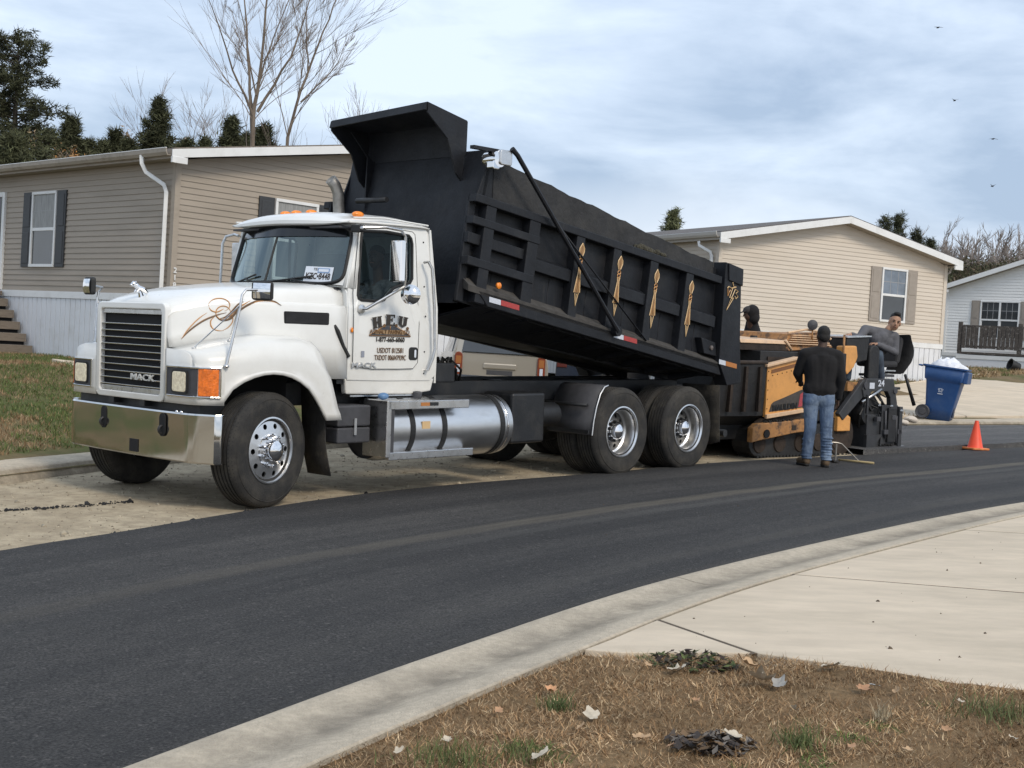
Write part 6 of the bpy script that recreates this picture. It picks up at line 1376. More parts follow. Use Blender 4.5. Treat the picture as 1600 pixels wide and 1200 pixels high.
MB().prism([(0.34, 0.56), (1.16, 0.645), (1.16, 0.70), (0.34, 0.62)], 'y', -0.05, 0.0).build('panel_lip', M_TOP, sp_, bevel=0.008)
MB().prism([(0.34, 0.56), (1.16, 0.645), (1.25, 0.52), (0.10, 0.42)], 'y', 0.03, 0.10).build('side_recess', M_RUST, P)
# lower orange beam and track frame
lb = MB().prism([(0.0, 0.24), (0.0, 0.44), (0.10, 0.50), (0.60, 0.52), (1.25, 0.56), (1.30, 0.50), (1.30, 0.12), (1.22, 0.12), (1.20, 0.38), (0.9, 0.36), (0.10, 0.26)], 'y', -0.10, 0.0).build('track_frame', M_ORGD, P, bevel=0.012)
MB().lathe([(0, 0.02), (0.055, 0.02), (0.06, 0), (0, 0)], (0.28, -0.12, 0.36), (0, 1, 0), 14).build('frame_hole', M_DARK, lb)
MB().box(0.82, 0.92, -0.105, -0.10, 0.40, 0.47).build('frame_decal', M_RUST, lb)
for yy in (0.05, 1.95):
    tk_ = MB(); loop = []
    for a in np.linspace(90, 270, 9): loop.append((0.32+0.22*cos(R(a)), 0.24+0.22*sin(R(a))))
    for a in np.linspace(-90, 90, 9): loop.append((2.05+0.22*cos(R(a)), 0.24+0.22*sin(R(a))))
    tk_.prism(loop, 'y', yy, yy+0.32); to = tk_.build('track', M_PBK, P, bevel=0.01)
    for k in range(26):
        x = 0.3+1.78*k/25; MB().box(x-0.022, x+0.022, yy-0.01, yy+0.33, -0.0, 0.035).build('track_pad', M_RUB, to)
    for x in (0.32, 0.75, 1.2, 1.62, 2.05): MB().lathe([(0, -0.02), (0.12, -0.02), (0.13, 0)], (x, yy, 0.20), (0, 1, 0), 14).build('track_roller', M_RUST, to)
# engine body and deck
pb('engine_body', M_PBK, 0.36, 2.30, 0.14, 2.2, 0.5, 1.50)
MB().box(0.10, 1.10, 0.30, 2.25, 1.50, 1.60).build('deck_edge', M_RUST, P, bevel=0.01)
MB().hexa([(0.10, 0.28, 1.60), (1.08, 0.28, 1.60), (1.2, 2.25, 1.66), (0.15, 2.25, 1.66), (0.10, 0.30, 1.655), (1.08, 0.30, 1.655), (1.2, 2.25, 1.74), (0.15, 2.25, 1.74)]).build('deck', M_TOP, P, bevel=0.01)
MB().box(-0.05, 0.5, 1.0, 1.6, 1.72, 1.80).build('deck_hump', M_TOP, P, bevel=0.03)
hood_ = MB().hexa([(1.10, 0.32, 1.50), (2.2, 0.32, 1.58), (2.2, 1.5, 1.58), (1.10, 1.5, 1.55), (1.28, 0.42, 1.755), (1.98, 0.42, 1.80), (2.1, 1.5, 1.78), (1.2, 1.5, 1.78)]).build('engine_hood', M_ORGD, P, bevel=0.01)
for i in range(5):
    z = 1.605+i*0.032; x0 = 1.12+i*0.045; MB().box(x0, 2.12-i*0.02, 0.295+0.012*i, 0.33+0.012*i, z, z+0.013).build('louvre', M_TOP, hood_)
MB().tube([(1.05, 0.28, 1.66), (1.20, 0.28, 1.52)], 0.02, 6).build('hood_trim', M_TOP, hood_)
MB().tube([(1.22, 0.38, 1.77), (1.60, 0.36, 1.83), (2.02, 0.38, 1.80), (2.14, 0.32, 1.70)], 0.018, 6).build('hood_trim', M_TOP, hood_)
MB().box(0.5, 2.0, 0.12, 0.16, 1.30, 1.42).build('body_rib', M_RUST, P); MB().box(1.18, 1.24, 0.10, 0.16, 0.6, 1.5).build('body_rib', M_RUST, P)
MB().tube([(1.30, 0.11, 1.44), (1.75, 0.11, 1.46)], 0.015, 6).build('grab_bar', M_GREY, P)
q = MB(); q.tube([(1.70, 0.32, 1.68), (1.70, 0.32, 1.84)], 0.012, 6); lm_ = q.build('lamp_post', M_ORGD, P); MB().lathe([(0, 0.02), (0.05, 0.015), (0.078, 0.0), (0.07, -0.03), (0.03, -0.05), (0, -0.052)], (1.67, 0.30, 1.90), (-0.6, -0.8, 0), 18).build('round_mirror', M_GREY, lm_)
# operator console and orange side
MB().hexa([(2.50, 0.30, 1.32), (3.02, 0.30, 1.40), (3.02, 1.7, 1.40), (2.50, 1.7, 1.32), (2.50, 0.30, 1.73), (3.06, 0.30, 1.76), (3.06, 1.7, 1.76), (2.50, 1.7, 1.73)]).build('console', M_PBK, P, bevel=0.02)
MB().hexa([(2.48, 0.28, 1.735), (3.08, 0.28, 1.765), (3.08, 1.72, 1.765), (2.48, 1.72, 1.735), (2.48, 0.28, 1.755), (3.08, 0.28, 1.785), (3.08, 1.72, 1.785), (2.48, 1.72, 1.755)]).build('console_top', M_ALU, P)
MB().prism([(2.30, 1.61), (2.62, 1.62), (2.66, 1.45), (2.58, 1.30), (2.42, 1.18), (2.30, 1.30)], 'y', 0.20, 0.34).build('side_tank', M_ORG, P, bevel=0.02)
MB().tube([(2.30, 0.2, 1.78), (2.30, 0.2, 1.30)], 0.018, 6).build('rail', M_ORGD, P)
MB().box(2.92, 3.0, 0.9, 1.6, 1.6, 1.78).build('orange_box', M_ORG, P, bevel=0.01)
q = MB(); q.box(1.96, 2.26, -0.02, 0.30, 0.36, 0.56); q.add([(1.96, -0.02, 0.56), (2.26, -0.02, 0.56), (2.26, 0.3, 0.56), (1.96, 0.3, 0.56), (2.12, 0.05, 0.66), (2.2, 0.05, 0.64), (2.2, 0.25, 0.64), (2.12, 0.25, 0.66)], [(0, 1, 5, 4), (1, 2, 6, 5), (2, 3, 7, 6), (3, 0, 4, 7), (4, 5, 6, 7)]); q.build('orange_tank', M_ORG, P, bevel=0.01)
MB().box(2.20, 2.5, 0.02, 0.2, 0.95, 1.08).build('orange_fitting', M_ORGD, P)
MB().lathe([(0, 0), (0.30, 0), (0.30, 0.25), (0, 0.25)], (2.12, 0.04, 0.30), (0, 1, 0), 20).build('drive_drum', M_RUST, P)
pb('lower_body', M_PBK, 1.3, 2.95, 0.35, 2.1, 0.25, 1.05)
# operator platform, seat
pb('platform', M_PBK, 2.6, 3.85, 0.25, 2.2, 0.96, 1.0)
q = MB(); q.prism(rrect(3.08, 3.34, 1.02, 1.64, 0.12, 5), 'y', 0.30, 0.40); q.build('control_pod', M_PBK, P, bevel=0.02)
q = MB(); q.lathe([(0.17+0.013*cos(a), 0.013*sin(a)) for a in np.linspace(0, 2*pi, 9)], (3.22, 0.62, 1.66), (0.5, 0, 1), 22); q.tube([(3.22, 0.62, 1.66), (3.05, 0.62, 1.3)], 0.03, 6); q.tube([(3.22, 0.45, 1.66), (3.22, 0.79, 1.66)], 0.012, 6); q.build('steering_wheel', M_RUB, P)
MB().box(3.52, 3.98, 0.40, 0.88, 1.30, 1.40).build('seat', M_CLOTHD, P, bevel=0.04)
MB().hexa([(3.92, 0.40, 1.36), (4.02, 0.40, 1.36), (4.02, 0.88, 1.36), (3.92, 0.88, 1.36), (4.06, 0.42, 1.82), (4.16, 0.42, 1.82), (4.16, 0.86, 1.82), (4.06, 0.86, 1.82)]).build('backrest', M_CLOTHD, P, bevel=0.04)
MB().box(3.56, 3.94, 0.44, 0.84, 1.15, 1.19).build('seat_slide', M_GREY, P); MB().box(3.56, 3.94, 0.42, 0.46, 1.24, 1.26).build('seat_rail', M_ALU, P)
MB().tube([(3.72, 0.62, 1.0), (3.72, 0.62, 1.30)], 0.06, 8).build('seat_post', M_PBK, P)
MB().tube([(3.95, 0.25, 1.20), (4.16, 0.2, 0.72)], [0.022, 0.03], 8).build('side_lever', M_PBK, P); MB().tube([(4.28, 0.9, 1.6), (4.30, 0.9, 1.12)], 0.006, 5).build('thin_rod', M_ALU, P)
# tow arm, screed carriage
M_CAR = mat('screed_grey', (0.030, 0.031, 0.034), 0.5, var=0.3, vscale=6, dirt=(0.07, 0.065, 0.06), dscale=4, damt=0.5)
MB().prism([(1.95, 0.62), (2.06, 0.52), (2.62, 0.95), (2.56, 1.12), (2.50, 1.13)], 'y', -0.04, 0.04).build('tow_arm', M_CAR, P, bevel=0.01)
q = MB(); q.prism([(2.46, 0.98), (2.56, 1.14), (3.22, 1.14), (3.34, 0.78), (3.36, 0.55), (3.20, 0.55), (3.16, 0.85), (3.08, 0.95), (2.70, 0.95), (2.60, 0.86), (2.50, 0.86)], 'y', -0.06, 0.02); ca = q.build('screed_arm', M_CAR, P, bevel=0.01)
q = MB(); q.box(2.62, 2.74, -0.065, -0.062, 0.99, 1.08); q.build('decal', M_WHT, ca)
text_obj('number_decal', '24', 0.13, Matrix.Translation((2.90, -0.066, 1.03)) @ Matrix.Rotation(R(90), 4, 'X'), M_WHT, ca, extrude=0.002, offset=0.003, width=1.2)
for (x0, x1, y0, y1, z0, z1, m) in ((2.98, 3.38, -0.05, 0.25, 0.12, 0.74, M_CAR), (3.10, 3.30, -0.09, 0.0, 0.18, 0.70, M_PBK), (3.36, 3.44, -0.10, 0.0, 0.10, 0.72, M_CAR), (2.66, 2.98, -0.02, 0.3, 0.10, 0.60, M_CAR), (3.02, 3.52, -0.12, 0.2, 0.06, 0.115, M_CAR), (3.36, 3.62, 0.1, 0.9, 0.26, 0.30, M_PBK)):
    MB().box(x0, x1, y0, y1, z0, z1).build('screed_plate', m, P, bevel=0.008)
pb('screed', M_PBK, 2.72, 3.55, 0.1, 2.5, 0.05, 0.42)
MB().hexa([(2.62, -0.06, 0.02), (2.72, -0.06, 0.02), (2.72, 0.0, 0.02), (2.62, 0.0, 0.02), (2.62, -0.06, 0.30), (3.0, -0.06, 0.30), (3.0, 0.0, 0.30), (2.62, 0.0, 0.30)]).build('end_plate', M_CAR, P)
MB().add([(2.62, -0.08, 0.10), (2.88, -0.32, 0.01), (3.52, -0.30, 0.03), (3.55, -0.05, 0.12)], [(0, 1, 2, 3)]).build('end_plate_shoe', mat('worn_steel', (0.10, 0.10, 0.105), 0.45, var=0.3, vscale=9), P, solid=0.015)
q = MB(); q.lathe([(0, -0.06), (0.22, -0.06), (0.24, 0), (0.24, 0.1)], (2.75, 0.06, 0.66), (0, 1, 0), 20); q.build('auger_housing', M_PBK, P)
random.seed(4)
for (a, b, c) in (((2.85, 0.0, 0.92), (3.0, -0.02, 0.80), (3.12, 0.0, 0.72)), ((2.6, 0.02, 0.84), (2.75, -0.02, 0.66), (2.95, 0, 0.76)), ((3.0, 0.1, 0.96), (3.1, 0.05, 0.8), (3.05, 0, 0.66)), ((2.62, 0.1, 0.4), (2.5, 0.0, 0.6), (2.66, 0.0, 0.82)), ((3.2, 0.0, 0.95), (3.3, -0.03, 0.8), (3.38, -0.02, 0.72))):
    MB().tube([a, lerp(a, b, .5), b, lerp(b, c, .5), c], 0.016, 6).build('hydraulic_hose', M_RUB, P)
for p_ in ((2.92, -0.04, 0.74), (3.14, -0.1, 0.73), (3.40, -0.1, 0.66)): MB().ball(p_, (0.035, 0.02, 0.02), 8, 5).build('bolt_head', M_ALU, P)
for (x, z) in ((3.04, 0.66), (3.32, 0.58)): MB().tube([(x, -0.07, z), (x+0.02, -0.07, z-0.42)], 0.018, 8).build('adjust_screw', M_GREY, P)

# extra mechanism
random.seed(21)
for i in range(7):
    x = 0.45+i*0.1; MB().ball((x, -0.024, 1.255+(x-0.34)*0.17-0.11), (0.009, 0.006, 0.009), 6, 4).build('bolt_head', M_RUST, sp_)
for i in range(5): MB().ball((0.362, -0.024, 0.70+i*0.13), (0.009, 0.006, 0.009), 6, 4).build('bolt_head', M_RUST, sp_)
for i in range(6):
    z0 = 0.72+i*0.05; MB().tube([(1.25, 0.10, z0+0.5), (1.40+random.random()*0.1, 0.04, z0+0.35), (1.62, 0.05, z0+0.2+random.random()*0.1), (1.9, 0.10, z0+random.random()*0.1)], 0.013, 5).build('hydraulic_hose', M_RUB, P)
for i in range(5):
    z0 = 0.5+i*0.09; MB().tube([(2.62, 0.10, z0+0.3), (2.75+random.random()*0.1, -0.05, z0+0.2), (2.92, -0.04, z0+0.05), (3.05+random.random()*0.2, 0.0, z0)], 0.011, 5).build('hydraulic_hose', M_RUB, P)
for (a, b) in (((-0.45, 0.66), (-0.42, 1.28)), ((-0.15, 0.66), (-0.14, 1.28)), ((0.15, 0.66), (0.15, 1.28))): MB().hexa([(a[0], -0.05, a[1]), (a[0]+0.05, -0.05, a[1]), (a[0]+0.05, 0.0, a[1]), (a[0], 0.0, a[1]), (b[0], -0.055, b[1]), (b[0]+0.05, -0.055, b[1]), (b[0]+0.05, 0.0, b[1]), (b[0], 0.0, b[1])]).build('hopper_rib', M_RUST, P)
MB().tube([(-0.64, -0.03, 1.33), (0.33, -0.01, 1.34)], 0.028, 8).build('hopper_rim', M_RUST, P)
MB().tube([(0.62, 1.6, 1.7), (0.62, 1.6, 2.02), (0.55, 1.6, 2.10)], 0.04, 10).build('exhaust_pipe', M_RUST, P)
MB().lathe([(0, 0.03), (0.05, 0.03), (0.055, 0)], (0.85, 0.7, 1.68), (0, 0, 1), 12).build('filler_cap', M_PBK, P)
MB().box(2.56, 2.60, -0.08, -0.05, 0.62, 0.90).build('gusset', M_CAR, P); MB().tube([(2.50, -0.02, 0.78), (2.92, -0.05, 0.98)], 0.028, 8).build('hydraulic_ram', M_ALU, P)
for (x, z) in ((3.0, 0.30), (3.18, 0.52), (3.34, 0.30), (2.8, 0.5)): MB().box(x, x+0.10, -0.10, -0.04, z, z+0.07).build('screed_bracket', M_GREY, P, bevel=0.006)
MB().lathe([(0.0, 0.02), (0.05, 0.02), (0.055, 0)], (2.53, -0.06, 1.03), (0, -1, 0), 12).build('pivot_pin', M_GREY, P); MB().lathe([(0.0, 0.02), (0.045, 0.02), (0.05, 0)], (3.26, -0.06, 0.96), (0, -1, 0), 12).build('pivot_pin', M_GREY, P)
q = MB()
for i in range(240):
    r_ = random.random(); x = random.uniform(0.3, 3.45); z = random.choice([0.50, 0.52]) if x < 1.2 else (0.13 if x > 2.98 else 0.0)
    q.ball((x, random.uniform(-0.08, 0.0), z+random.random()*0.02), random.uniform(0.008, 0.022), 5, 4)
q.build('caked_asphalt', mat('caked', (0.016, 0.0155, 0.015), 0.95, bump=1.0), P)['kind'] = 'stuff'
# --- operator seated on the paver, leaning out
S_ = 1.0
opr = empty('person', M=PF @ Matrix.Translation((-0.11, 0, 0))); tag(opr, 'man in grey shirt seated on the paver leaning out to look back', 'person', 'road workers')
K = dict(hip=(3.72, 0.62, 1.46), hr=(3.70, 0.53, 1.46), hl=(3.70, 0.72, 1.46), kr=(3.58, 0.42, 1.50), kl=(3.10, 0.62, 1.48), ar=(3.68, 0.42, 1.08), al=(3.06, 0.60, 1.06),
         ch=(3.68, 0.50, 1.78), nk=(3.80, 0.42, 1.90), hd=(3.87, 0.36, 2.01), s1=(3.40, 0.56, 1.88), s2=(3.97, 0.42, 1.79), e1=(3.14, 0.48, 1.74), e2=(3.92, 0.36, 1.54), w1=(3.05, 0.56, 1.80), w2=(3.46, 0.38, 1.66))
facing = (Vector((cos(R(-95-39)), sin(R(-95-39)), -0.08))).normalized()
up_ = Vector((0.28, 0, 1)); sx_ = facing; sy_ = up_.cross(sx_).normalized(); sz_ = sx_.cross(sy_).normalized(); M3 = Matrix((sx_, sy_, sz_)).transposed()
hp, W_, M4 = head_parts(K['hd'], M3, 1.16)
kn = Vector((3.10, 0.52, 1.42))
parts = hp+[(K['nk'], 0.055, K['hd'], 0.05), (K['ch'], 0.11, K['hip'], 0.11), (K['s1'], 0.05, K['s2'], 0.05), (K['s1'], 0.05, K['e1'], 0.038), (K['e1'], 0.036, K['w1'], 0.026), (K['s2'], 0.05, K['e2'], 0.038), (K['e2'], 0.036, K['w2'], 0.026),
    (K['hr'], 0.07, K['kr'], 0.05), (K['kr'], 0.05, K['ar'], 0.036), (K['hl'], 0.07, K['kl'], 0.05), (K['kl'], 0.05, K['al'], 0.036)]
parts += hand_parts(K['w1'], (-1, 0.1, -0.2), (0, 0, -1), 0.6)+hand_parts(K['w2'], (-1, 0.3, 0.1), (0, 0, -1), 0.6)
b_ = blob('body', parts, M_SKINT, opr, 0.008, 2); face(opr, W_, 1.16, b_)
blob('shirt', [((3.68, 0.50, 1.78), 0.145, (3.72, 0.60, 1.48), 0.14), ((3.80, 0.43, 1.86), 0.068, (3.74, 0.48, 1.80), 0.11), ((3.60, 0.52, 1.76), 0.125, (3.66, 0.58, 1.50), 0.125), ((3.82, 0.48, 1.72), 0.12, (3.76, 0.60, 1.50), 0.125), (K['s1'], 0.075, (3.72, 0.5, 1.82), 0.10), (K['s2'], 0.078, (3.76, 0.48, 1.80), 0.10),
    (K['s1'], 0.076, K['e1'], 0.056), (K['e1'], 0.056, lerp(K['e1'], K['w1'], .85), 0.04), (K['s2'], 0.078, K['e2'], 0.062), (K['e2'], 0.060, lerp(K['e2'], K['w2'], .95), 0.042)], M_SHIRTG, opr, 0.012, 4)
blob('jeans', [((3.70, 0.55, 1.44), 0.12, (3.70, 0.70, 1.44), 0.12), (K['hr'], 0.105, K['kr'], 0.075), (K['kr'], 0.075, (3.68, 0.42, 1.14), 0.058), (K['hl'], 0.105, K['kl'], 0.075), (K['kl'], 0.075, (3.06, 0.60, 1.12), 0.062)], M_JEAND, opr, 0.012, 4)
for a, t_ in ((K['ar'], -1), (K['al'], -1)):
    bo = blob('boot', [(a, 0.05, (a[0], a[1], a[2]-0.03), 0.05), ((a[0], a[1], a[2]-0.03), 0.048, (a[0]-0.15, a[1]-0.02, a[2]-0.04), 0.042)], M_BOOT, opr, 0.010, 3)
blob('hair', [(W_((-0.02, 0, 0.068)), (0.100, 0.086, 0.079), M4), (W_((0.03, 0, 0.122)), (0.058, 0.058, 0.034), M4), (W_((-0.05, 0, 0.02)), (0.064, 0.088, 0.08), M4)], M_HAIR, opr, 0.008, 3)
# black jacket hung over the seat back
rows_ = []
for i, t in enumerate(np.linspace(0, 1, 12)):
    r_ = []
    for j, a in enumerate(np.linspace(0, 2*pi, 20, endpoint=False)):
        w_ = 0.10+0.10*sin(pi*min(1, t*1.25))+0.03*noise.noise(Vector((t*4, cos(a)*2, sin(a)*2))); 
        cx_ = 4.12+0.16*sin(pi*t*0.8)+0.02*t-0.10*max(0, t-0.55)*2; z = 1.82-0.62*t
        r_.append((cx_+w_*cos(a)*0.85, 0.60+(0.30-0.12*t)*sin(a)+0.04*noise.noise(Vector((a, t*3, 1))), z+0.04*noise.noise(Vector((cos(a)*1.5, sin(a)*1.5, t*3)))))
    rows_.append(r_)
q = MB(); q.grid(rows_, True, close=True); q.add(rows_[0], [tuple(range(20))]); q.add(rows_[-1], [tuple(range(20))]); q.xf(PF)
jk = q.build('jacket', mat('black_jacket', (0.007, 0.007, 0.008), 0.9, bump=1.5, bscale=9), None, subsurf=1); tag(jk, 'black jacket hanging over the back of the paver seat', 'jacket')

# --- hooded man on the far side of the paver
hm = empty('person', M=PF.copy()); tag(hm, 'man in black hood and peaked cap behind the paver, facing left', 'person', 'road workers')
c0 = Vector((1.95, 1.75, 2.05))
M3 = Matrix.Rotation(R(180-39+6), 3, 'Z') @ Matrix.Rotation(R(8), 3, 'Y')
hp, W_, M4 = head_parts(c0, M3, 1.0)
lo = lambda x, y, z: (x, y, z)
parts = hp+[((2.02, 1.78, 1.78), 0.06, (1.97, 1.75, 1.95), 0.055), ((2.10, 1.8, 1.62), 0.12, (2.1, 1.8, 1.15), 0.12), ((2.1, 1.58, 1.72), 0.05, (2.1, 2.02, 1.72), 0.05), ((2.1, 1.58, 1.72), 0.05, (1.95, 1.5, 1.45), 0.04), ((1.95, 1.5, 1.45), 0.038, (1.70, 1.55, 1.52), 0.028), ((2.1, 2.02, 1.72), 0.05, (2.0, 2.1, 1.45), 0.04), ((2.0, 2.1, 1.45), 0.038, (1.75, 2.05, 1.5), 0.028),
    ((2.05, 1.70, 1.15), 0.09, (2.05, 1.70, 0.7), 0.06), ((2.05, 1.70, 0.7), 0.06, (2.05, 1.7, 0.1), 0.045), ((2.15, 1.9, 1.15), 0.09, (2.15, 1.9, 0.7), 0.06), ((2.15, 1.9, 0.7), 0.06, (2.15, 1.9, 0.1), 0.045)]
parts += hand_parts((1.70, 1.55, 1.52), (-1, 0, 0.1), (0, 0, -1), 0.5)+hand_parts((1.75, 2.05, 1.5), (-1, 0, 0.1), (0, 0, -1), 0.5)
b_ = blob('body', parts, M_SKIND, hm, 0.009, 2); face(hm, W_, 1, b_)
blob('hooded_top', [((2.06, 1.8, 1.66), 0.15, (2.12, 1.8, 1.2), 0.155), ((2.10, 1.60, 1.70), 0.085, (2.06, 2.0, 1.70), 0.085), ((2.12, 1.58, 1.70), 0.085, (1.95, 1.5, 1.45), 0.065), ((1.95, 1.5, 1.45), 0.062, (1.74, 1.55, 1.50), 0.045), ((2.1, 2.02, 1.7), 0.085, (2.0, 2.1, 1.45), 0.065), ((2.0, 2.1, 1.45), 0.06, (1.8, 2.05, 1.5), 0.045),
     (W_((-0.040, 0, 0.022)), (0.112, 0.105, 0.118), M4), (W_((-0.05, 0, -0.06)), (0.10, 0.10, 0.11), M4), ((2.04, 1.78, 1.90), 0.10, (2.08, 1.8, 1.76), 0.14)], M_SHIRTB, hm, 0.012, 4)
blob('trousers', [((2.05, 1.70, 1.15), 0.12, (2.05, 1.70, 0.7), 0.08), ((2.05, 1.70, 0.7), 0.08, (2.05, 1.7, 0.12), 0.065), ((2.15, 1.9, 1.15), 0.12, (2.15, 1.9, 0.7), 0.08), ((2.15, 1.9, 0.7), 0.08, (2.15, 1.9, 0.12), 0.065)], M_JEAND, hm, 0.014, 3)
blob('cap', [(W_((0.02, 0, 0.055)), (0.088, 0.080, 0.070), M4), (W_((0.115, 0, 0.040)), (0.062, 0.060, 0.009), (Matrix.Rotation(R(0), 3, 'X').to_4x4() @ M4 @ Matrix.Rotation(R(16), 4, 'Y')))], mat('cap_grey', (0.035, 0.032, 0.033), 0.9), hm, 0.007, 2)

# --- driver in the cab
dv = empty('person', M=TF.copy()); tag(dv, 'driver sitting behind the wheel inside the dump truck cab', 'person')
M3 = Matrix.Rotation(R(20), 3, 'Z')
hp, W_, M4 = head_parts((-1.80, 0.50, 2.36), M3, 1.0)
parts = hp+[((-1.84, 0.5, 2.10), 0.055, (-1.82, 0.5, 2.28), 0.052), ((-1.86, 0.5, 2.0), 0.13, (-1.84, 0.5, 1.68), 0.13), ((-1.86, 0.30, 2.08), 0.055, (-1.86, 0.70, 2.08), 0.055), ((-1.86, 0.72, 2.06), 0.05, (-1.68, 0.80, 1.86), 0.042), ((-1.68, 0.80, 1.86), 0.04, (-1.44, 0.64, 1.96), 0.028), ((-1.86, 0.28, 2.06), 0.05, (-1.70, 0.24, 1.84), 0.042), ((-1.70, 0.24, 1.84), 0.04, (-1.46, 0.36, 1.96), 0.028),
         ((-1.8, 0.42, 1.66), 0.08, (-1.35, 0.42, 1.66), 0.06), ((-1.35, 0.42, 1.66), 0.06, (-1.25, 0.42, 1.25), 0.045), ((-1.8, 0.6, 1.66), 0.08, (-1.35, 0.6, 1.66), 0.06), ((-1.35, 0.6, 1.66), 0.06, (-1.25, 0.6, 1.25), 0.045)]
parts += hand_parts((-1.44, 0.64, 1.96), (1, -0.2, 0.3), (0, 0, -1), 0.7)+hand_parts((-1.46, 0.36, 1.96), (1, 0.2, 0.3), (0, 0, -1), 0.7)
b_ = blob('body', parts, M_SKIND, dv, 0.010, 2); face(dv, W_, 1, b_)
blob('shirt', [((-1.86, 0.5, 1.98), 0.145, (-1.84, 0.5, 1.68), 0.145), ((-1.86, 0.32, 2.06), 0.085, (-1.86, 0.68, 2.06), 0.085), ((-1.86, 0.71, 2.05), 0.08, (-1.68, 0.80, 1.86), 0.062), ((-1.68, 0.8, 1.86), 0.058, (-1.50, 0.68, 1.94), 0.045), ((-1.86, 0.29, 2.05), 0.08, (-1.70, 0.24, 1.84), 0.06), ((-1.7, 0.24, 1.84), 0.058, (-1.5, 0.33, 1.94), 0.045)], mat('driver_shirt', (0.11, 0.12, 0.13), 0.9, var=0.6, vscale=20), dv, 0.014, 3)
blob('hair', [(W_((-0.02, 0, 0.06)), (0.095, 0.080, 0.075), M4)], M_HAIR, dv, 0.010, 2)

# ------------------------------------------------------------------ cone, bin, bag, rake, vehicles
M_CONE = mat('cone_orange', (0.80, 0.075, 0.025), 0.5, var=0.08, vscale=8); M_CONEB = mat('cone_base', (0.62, 0.20, 0.06), 0.6, var=0.2, vscale=12)
cz = zp(7.37, 21.05)+0.036
cn = empty('traffic_cone', M=frm((7.36, 21.0, cz), 20)); tag(cn, 'small orange traffic cone standing on the new asphalt', 'traffic cone')
MB().lathe([(0.125, 0.03), (0.115, 0.045), (0.030, 0.44), (0.026, 0.455), (0.018, 0.455), (0.018, 0.43)], (0, 0, 0), (0, 0, 1), 28).build('cone_body', M_CONE, cn)
MB().prism(rrect(-0.165, 0.165, -0.165, 0.165, 0.04), 'z', 0, 0.03).build('cone_base', M_CONEB, cn, bevel=0.006)
M_BIN = mat('bin_blue', (0.015, 0.062, 0.19), 0.45, var=0.12, vscale=5, bump=0.2, bscale=90, dirt=(0.06, 0.09, 0.14), dscale=5, damt=0.4)
bz = 0.655
BM = frm((8.62, 26.78, bz), -26) @ Matrix.Rotation(R(5), 4, 'Y')
bn = empty('wheeled_bin', M=BM); tag(bn, 'blue wheeled bin overfull with a white bag, by the driveway', 'bin')
def ringz(x0, x1, y0, y1, z, r=0.05): return [(a, b, z) for a, b in rrect(x0, x1, y0, y1, r, 3)]
q = MB(); L_ = [ringz(-0.25, 0.22, -0.22, 0.22, 0.02), ringz(-0.27, 0.25, -0.24, 0.24, 0.25), ringz(-0.32, 0.33, -0.30, 0.30, 0.76), ringz(-0.33, 0.34, -0.31, 0.31, 0.80), ringz(-0.36, 0.37, -0.325, 0.325, 0.82), ringz(-0.385, 0.40, -0.34, 0.34, 1.06)]
q.grid(L_, True, close=True); q.add(L_[0], [tuple(range(len(L_[0])))]); q.build('bin_body', M_BIN, bn, solid=0.01)
q = MB(); q.ring(rrect(-0.42, 0.43, -0.365, 0.365, 0.05, 3), rrect(-0.375, 0.39, -0.33, 0.33, 0.04, 3), lambda u, v, d: (u, v, 1.06+d), 0.035); q.build('bin_rim', M_BIN, bn, bevel=0.006)
MB().box(0.37, 0.46, -0.30, 0.30, 0.80, 1.04).build('front_lip', M_BIN, bn, bevel=0.02); MB().box(0.255, 0.285, -0.06, 0.06, 0.52, 0.56).build('front_catch', M_ALU, bn); MB().box(0.20, 0.262, -0.10, 0.10, 0.10, 0.50).build('front_groove', mat('bin_dark', (0.006, 0.02, 0.06), 0.5), bn)
MB().tube([(-0.44, -0.30, 1.05), (-0.50, -0.28, 1.06), (-0.50, 0.28, 1.06), (-0.44, 0.30, 1.05)], 0.018, 6).build('handle', M_BIN, bn)
for y in (-0.30, 0.30): 
    wh = MB().lathe([(0.0, 0.03), (0.06, 0.03), (0.07, 0.015), (0.115, 0.02), (0.125, 0.03), (0.14, 0.02), (0.14, -0.02), (0.0, -0.03)], (-0.30, y, 0.15), (0, -1 if y < 0 else 1, 0), 22).build('wheel', M_GREY, bn)
MB().tube([(-0.30, -0.3, 0.15), (-0.30, 0.3, 0.15)], 0.015, 8).build('axle', M_GREY, bn)
lg = MB()
for k in range(5):
    a = 2*pi*k/5+0.3; c_ = (-0.02+0.035*cos(a), 0.62+0.035*sin(a)); lg.lathe([(0.018, 0), (0.018, 0.004), (0.010, 0.004), (0.010, 0)], (c_[0], -0.289, c_[1]), (0, -1, 0), 10)
lg.build('bin_logo', M_WHT, bn); MB().box(-0.07, 0.03, -0.288, -0.282, 0.535, 0.55).build('bin_logo_text', M_WHT, bn)
rows_ = []
for i in range(15):
    ph = pi/2*i/14
    rows_.append([((0.34*cos(a)*sin(ph))*(1+0.25*noise.noise(Vector((cos(a)*2, sin(a)*2, ph*2))))+0.03, (0.29*sin(a)*sin(ph))*(1+0.25*noise.noise(Vector((sin(a)*2, ph*2, cos(a)*2)))), 1.03+0.23*cos(ph)*(1+0.5*noise.noise(Vector((cos(a)*3*sin(ph), sin(a)*3*sin(ph), 5))))) for a in np.linspace(0, 2*pi, 28, endpoint=False)])
q = MB().grid(rows_, True, close=True).xf(BM); bg_ = q.build('rubbish_bag', mat('white_bag', (0.72, 0.73, 0.76), 0.35, bump=3, bscale=13, var=0.1, vscale=8), None, subsurf=1); tag(bg_, 'white plastic rubbish bag bulging out of the blue bin', 'rubbish bag')
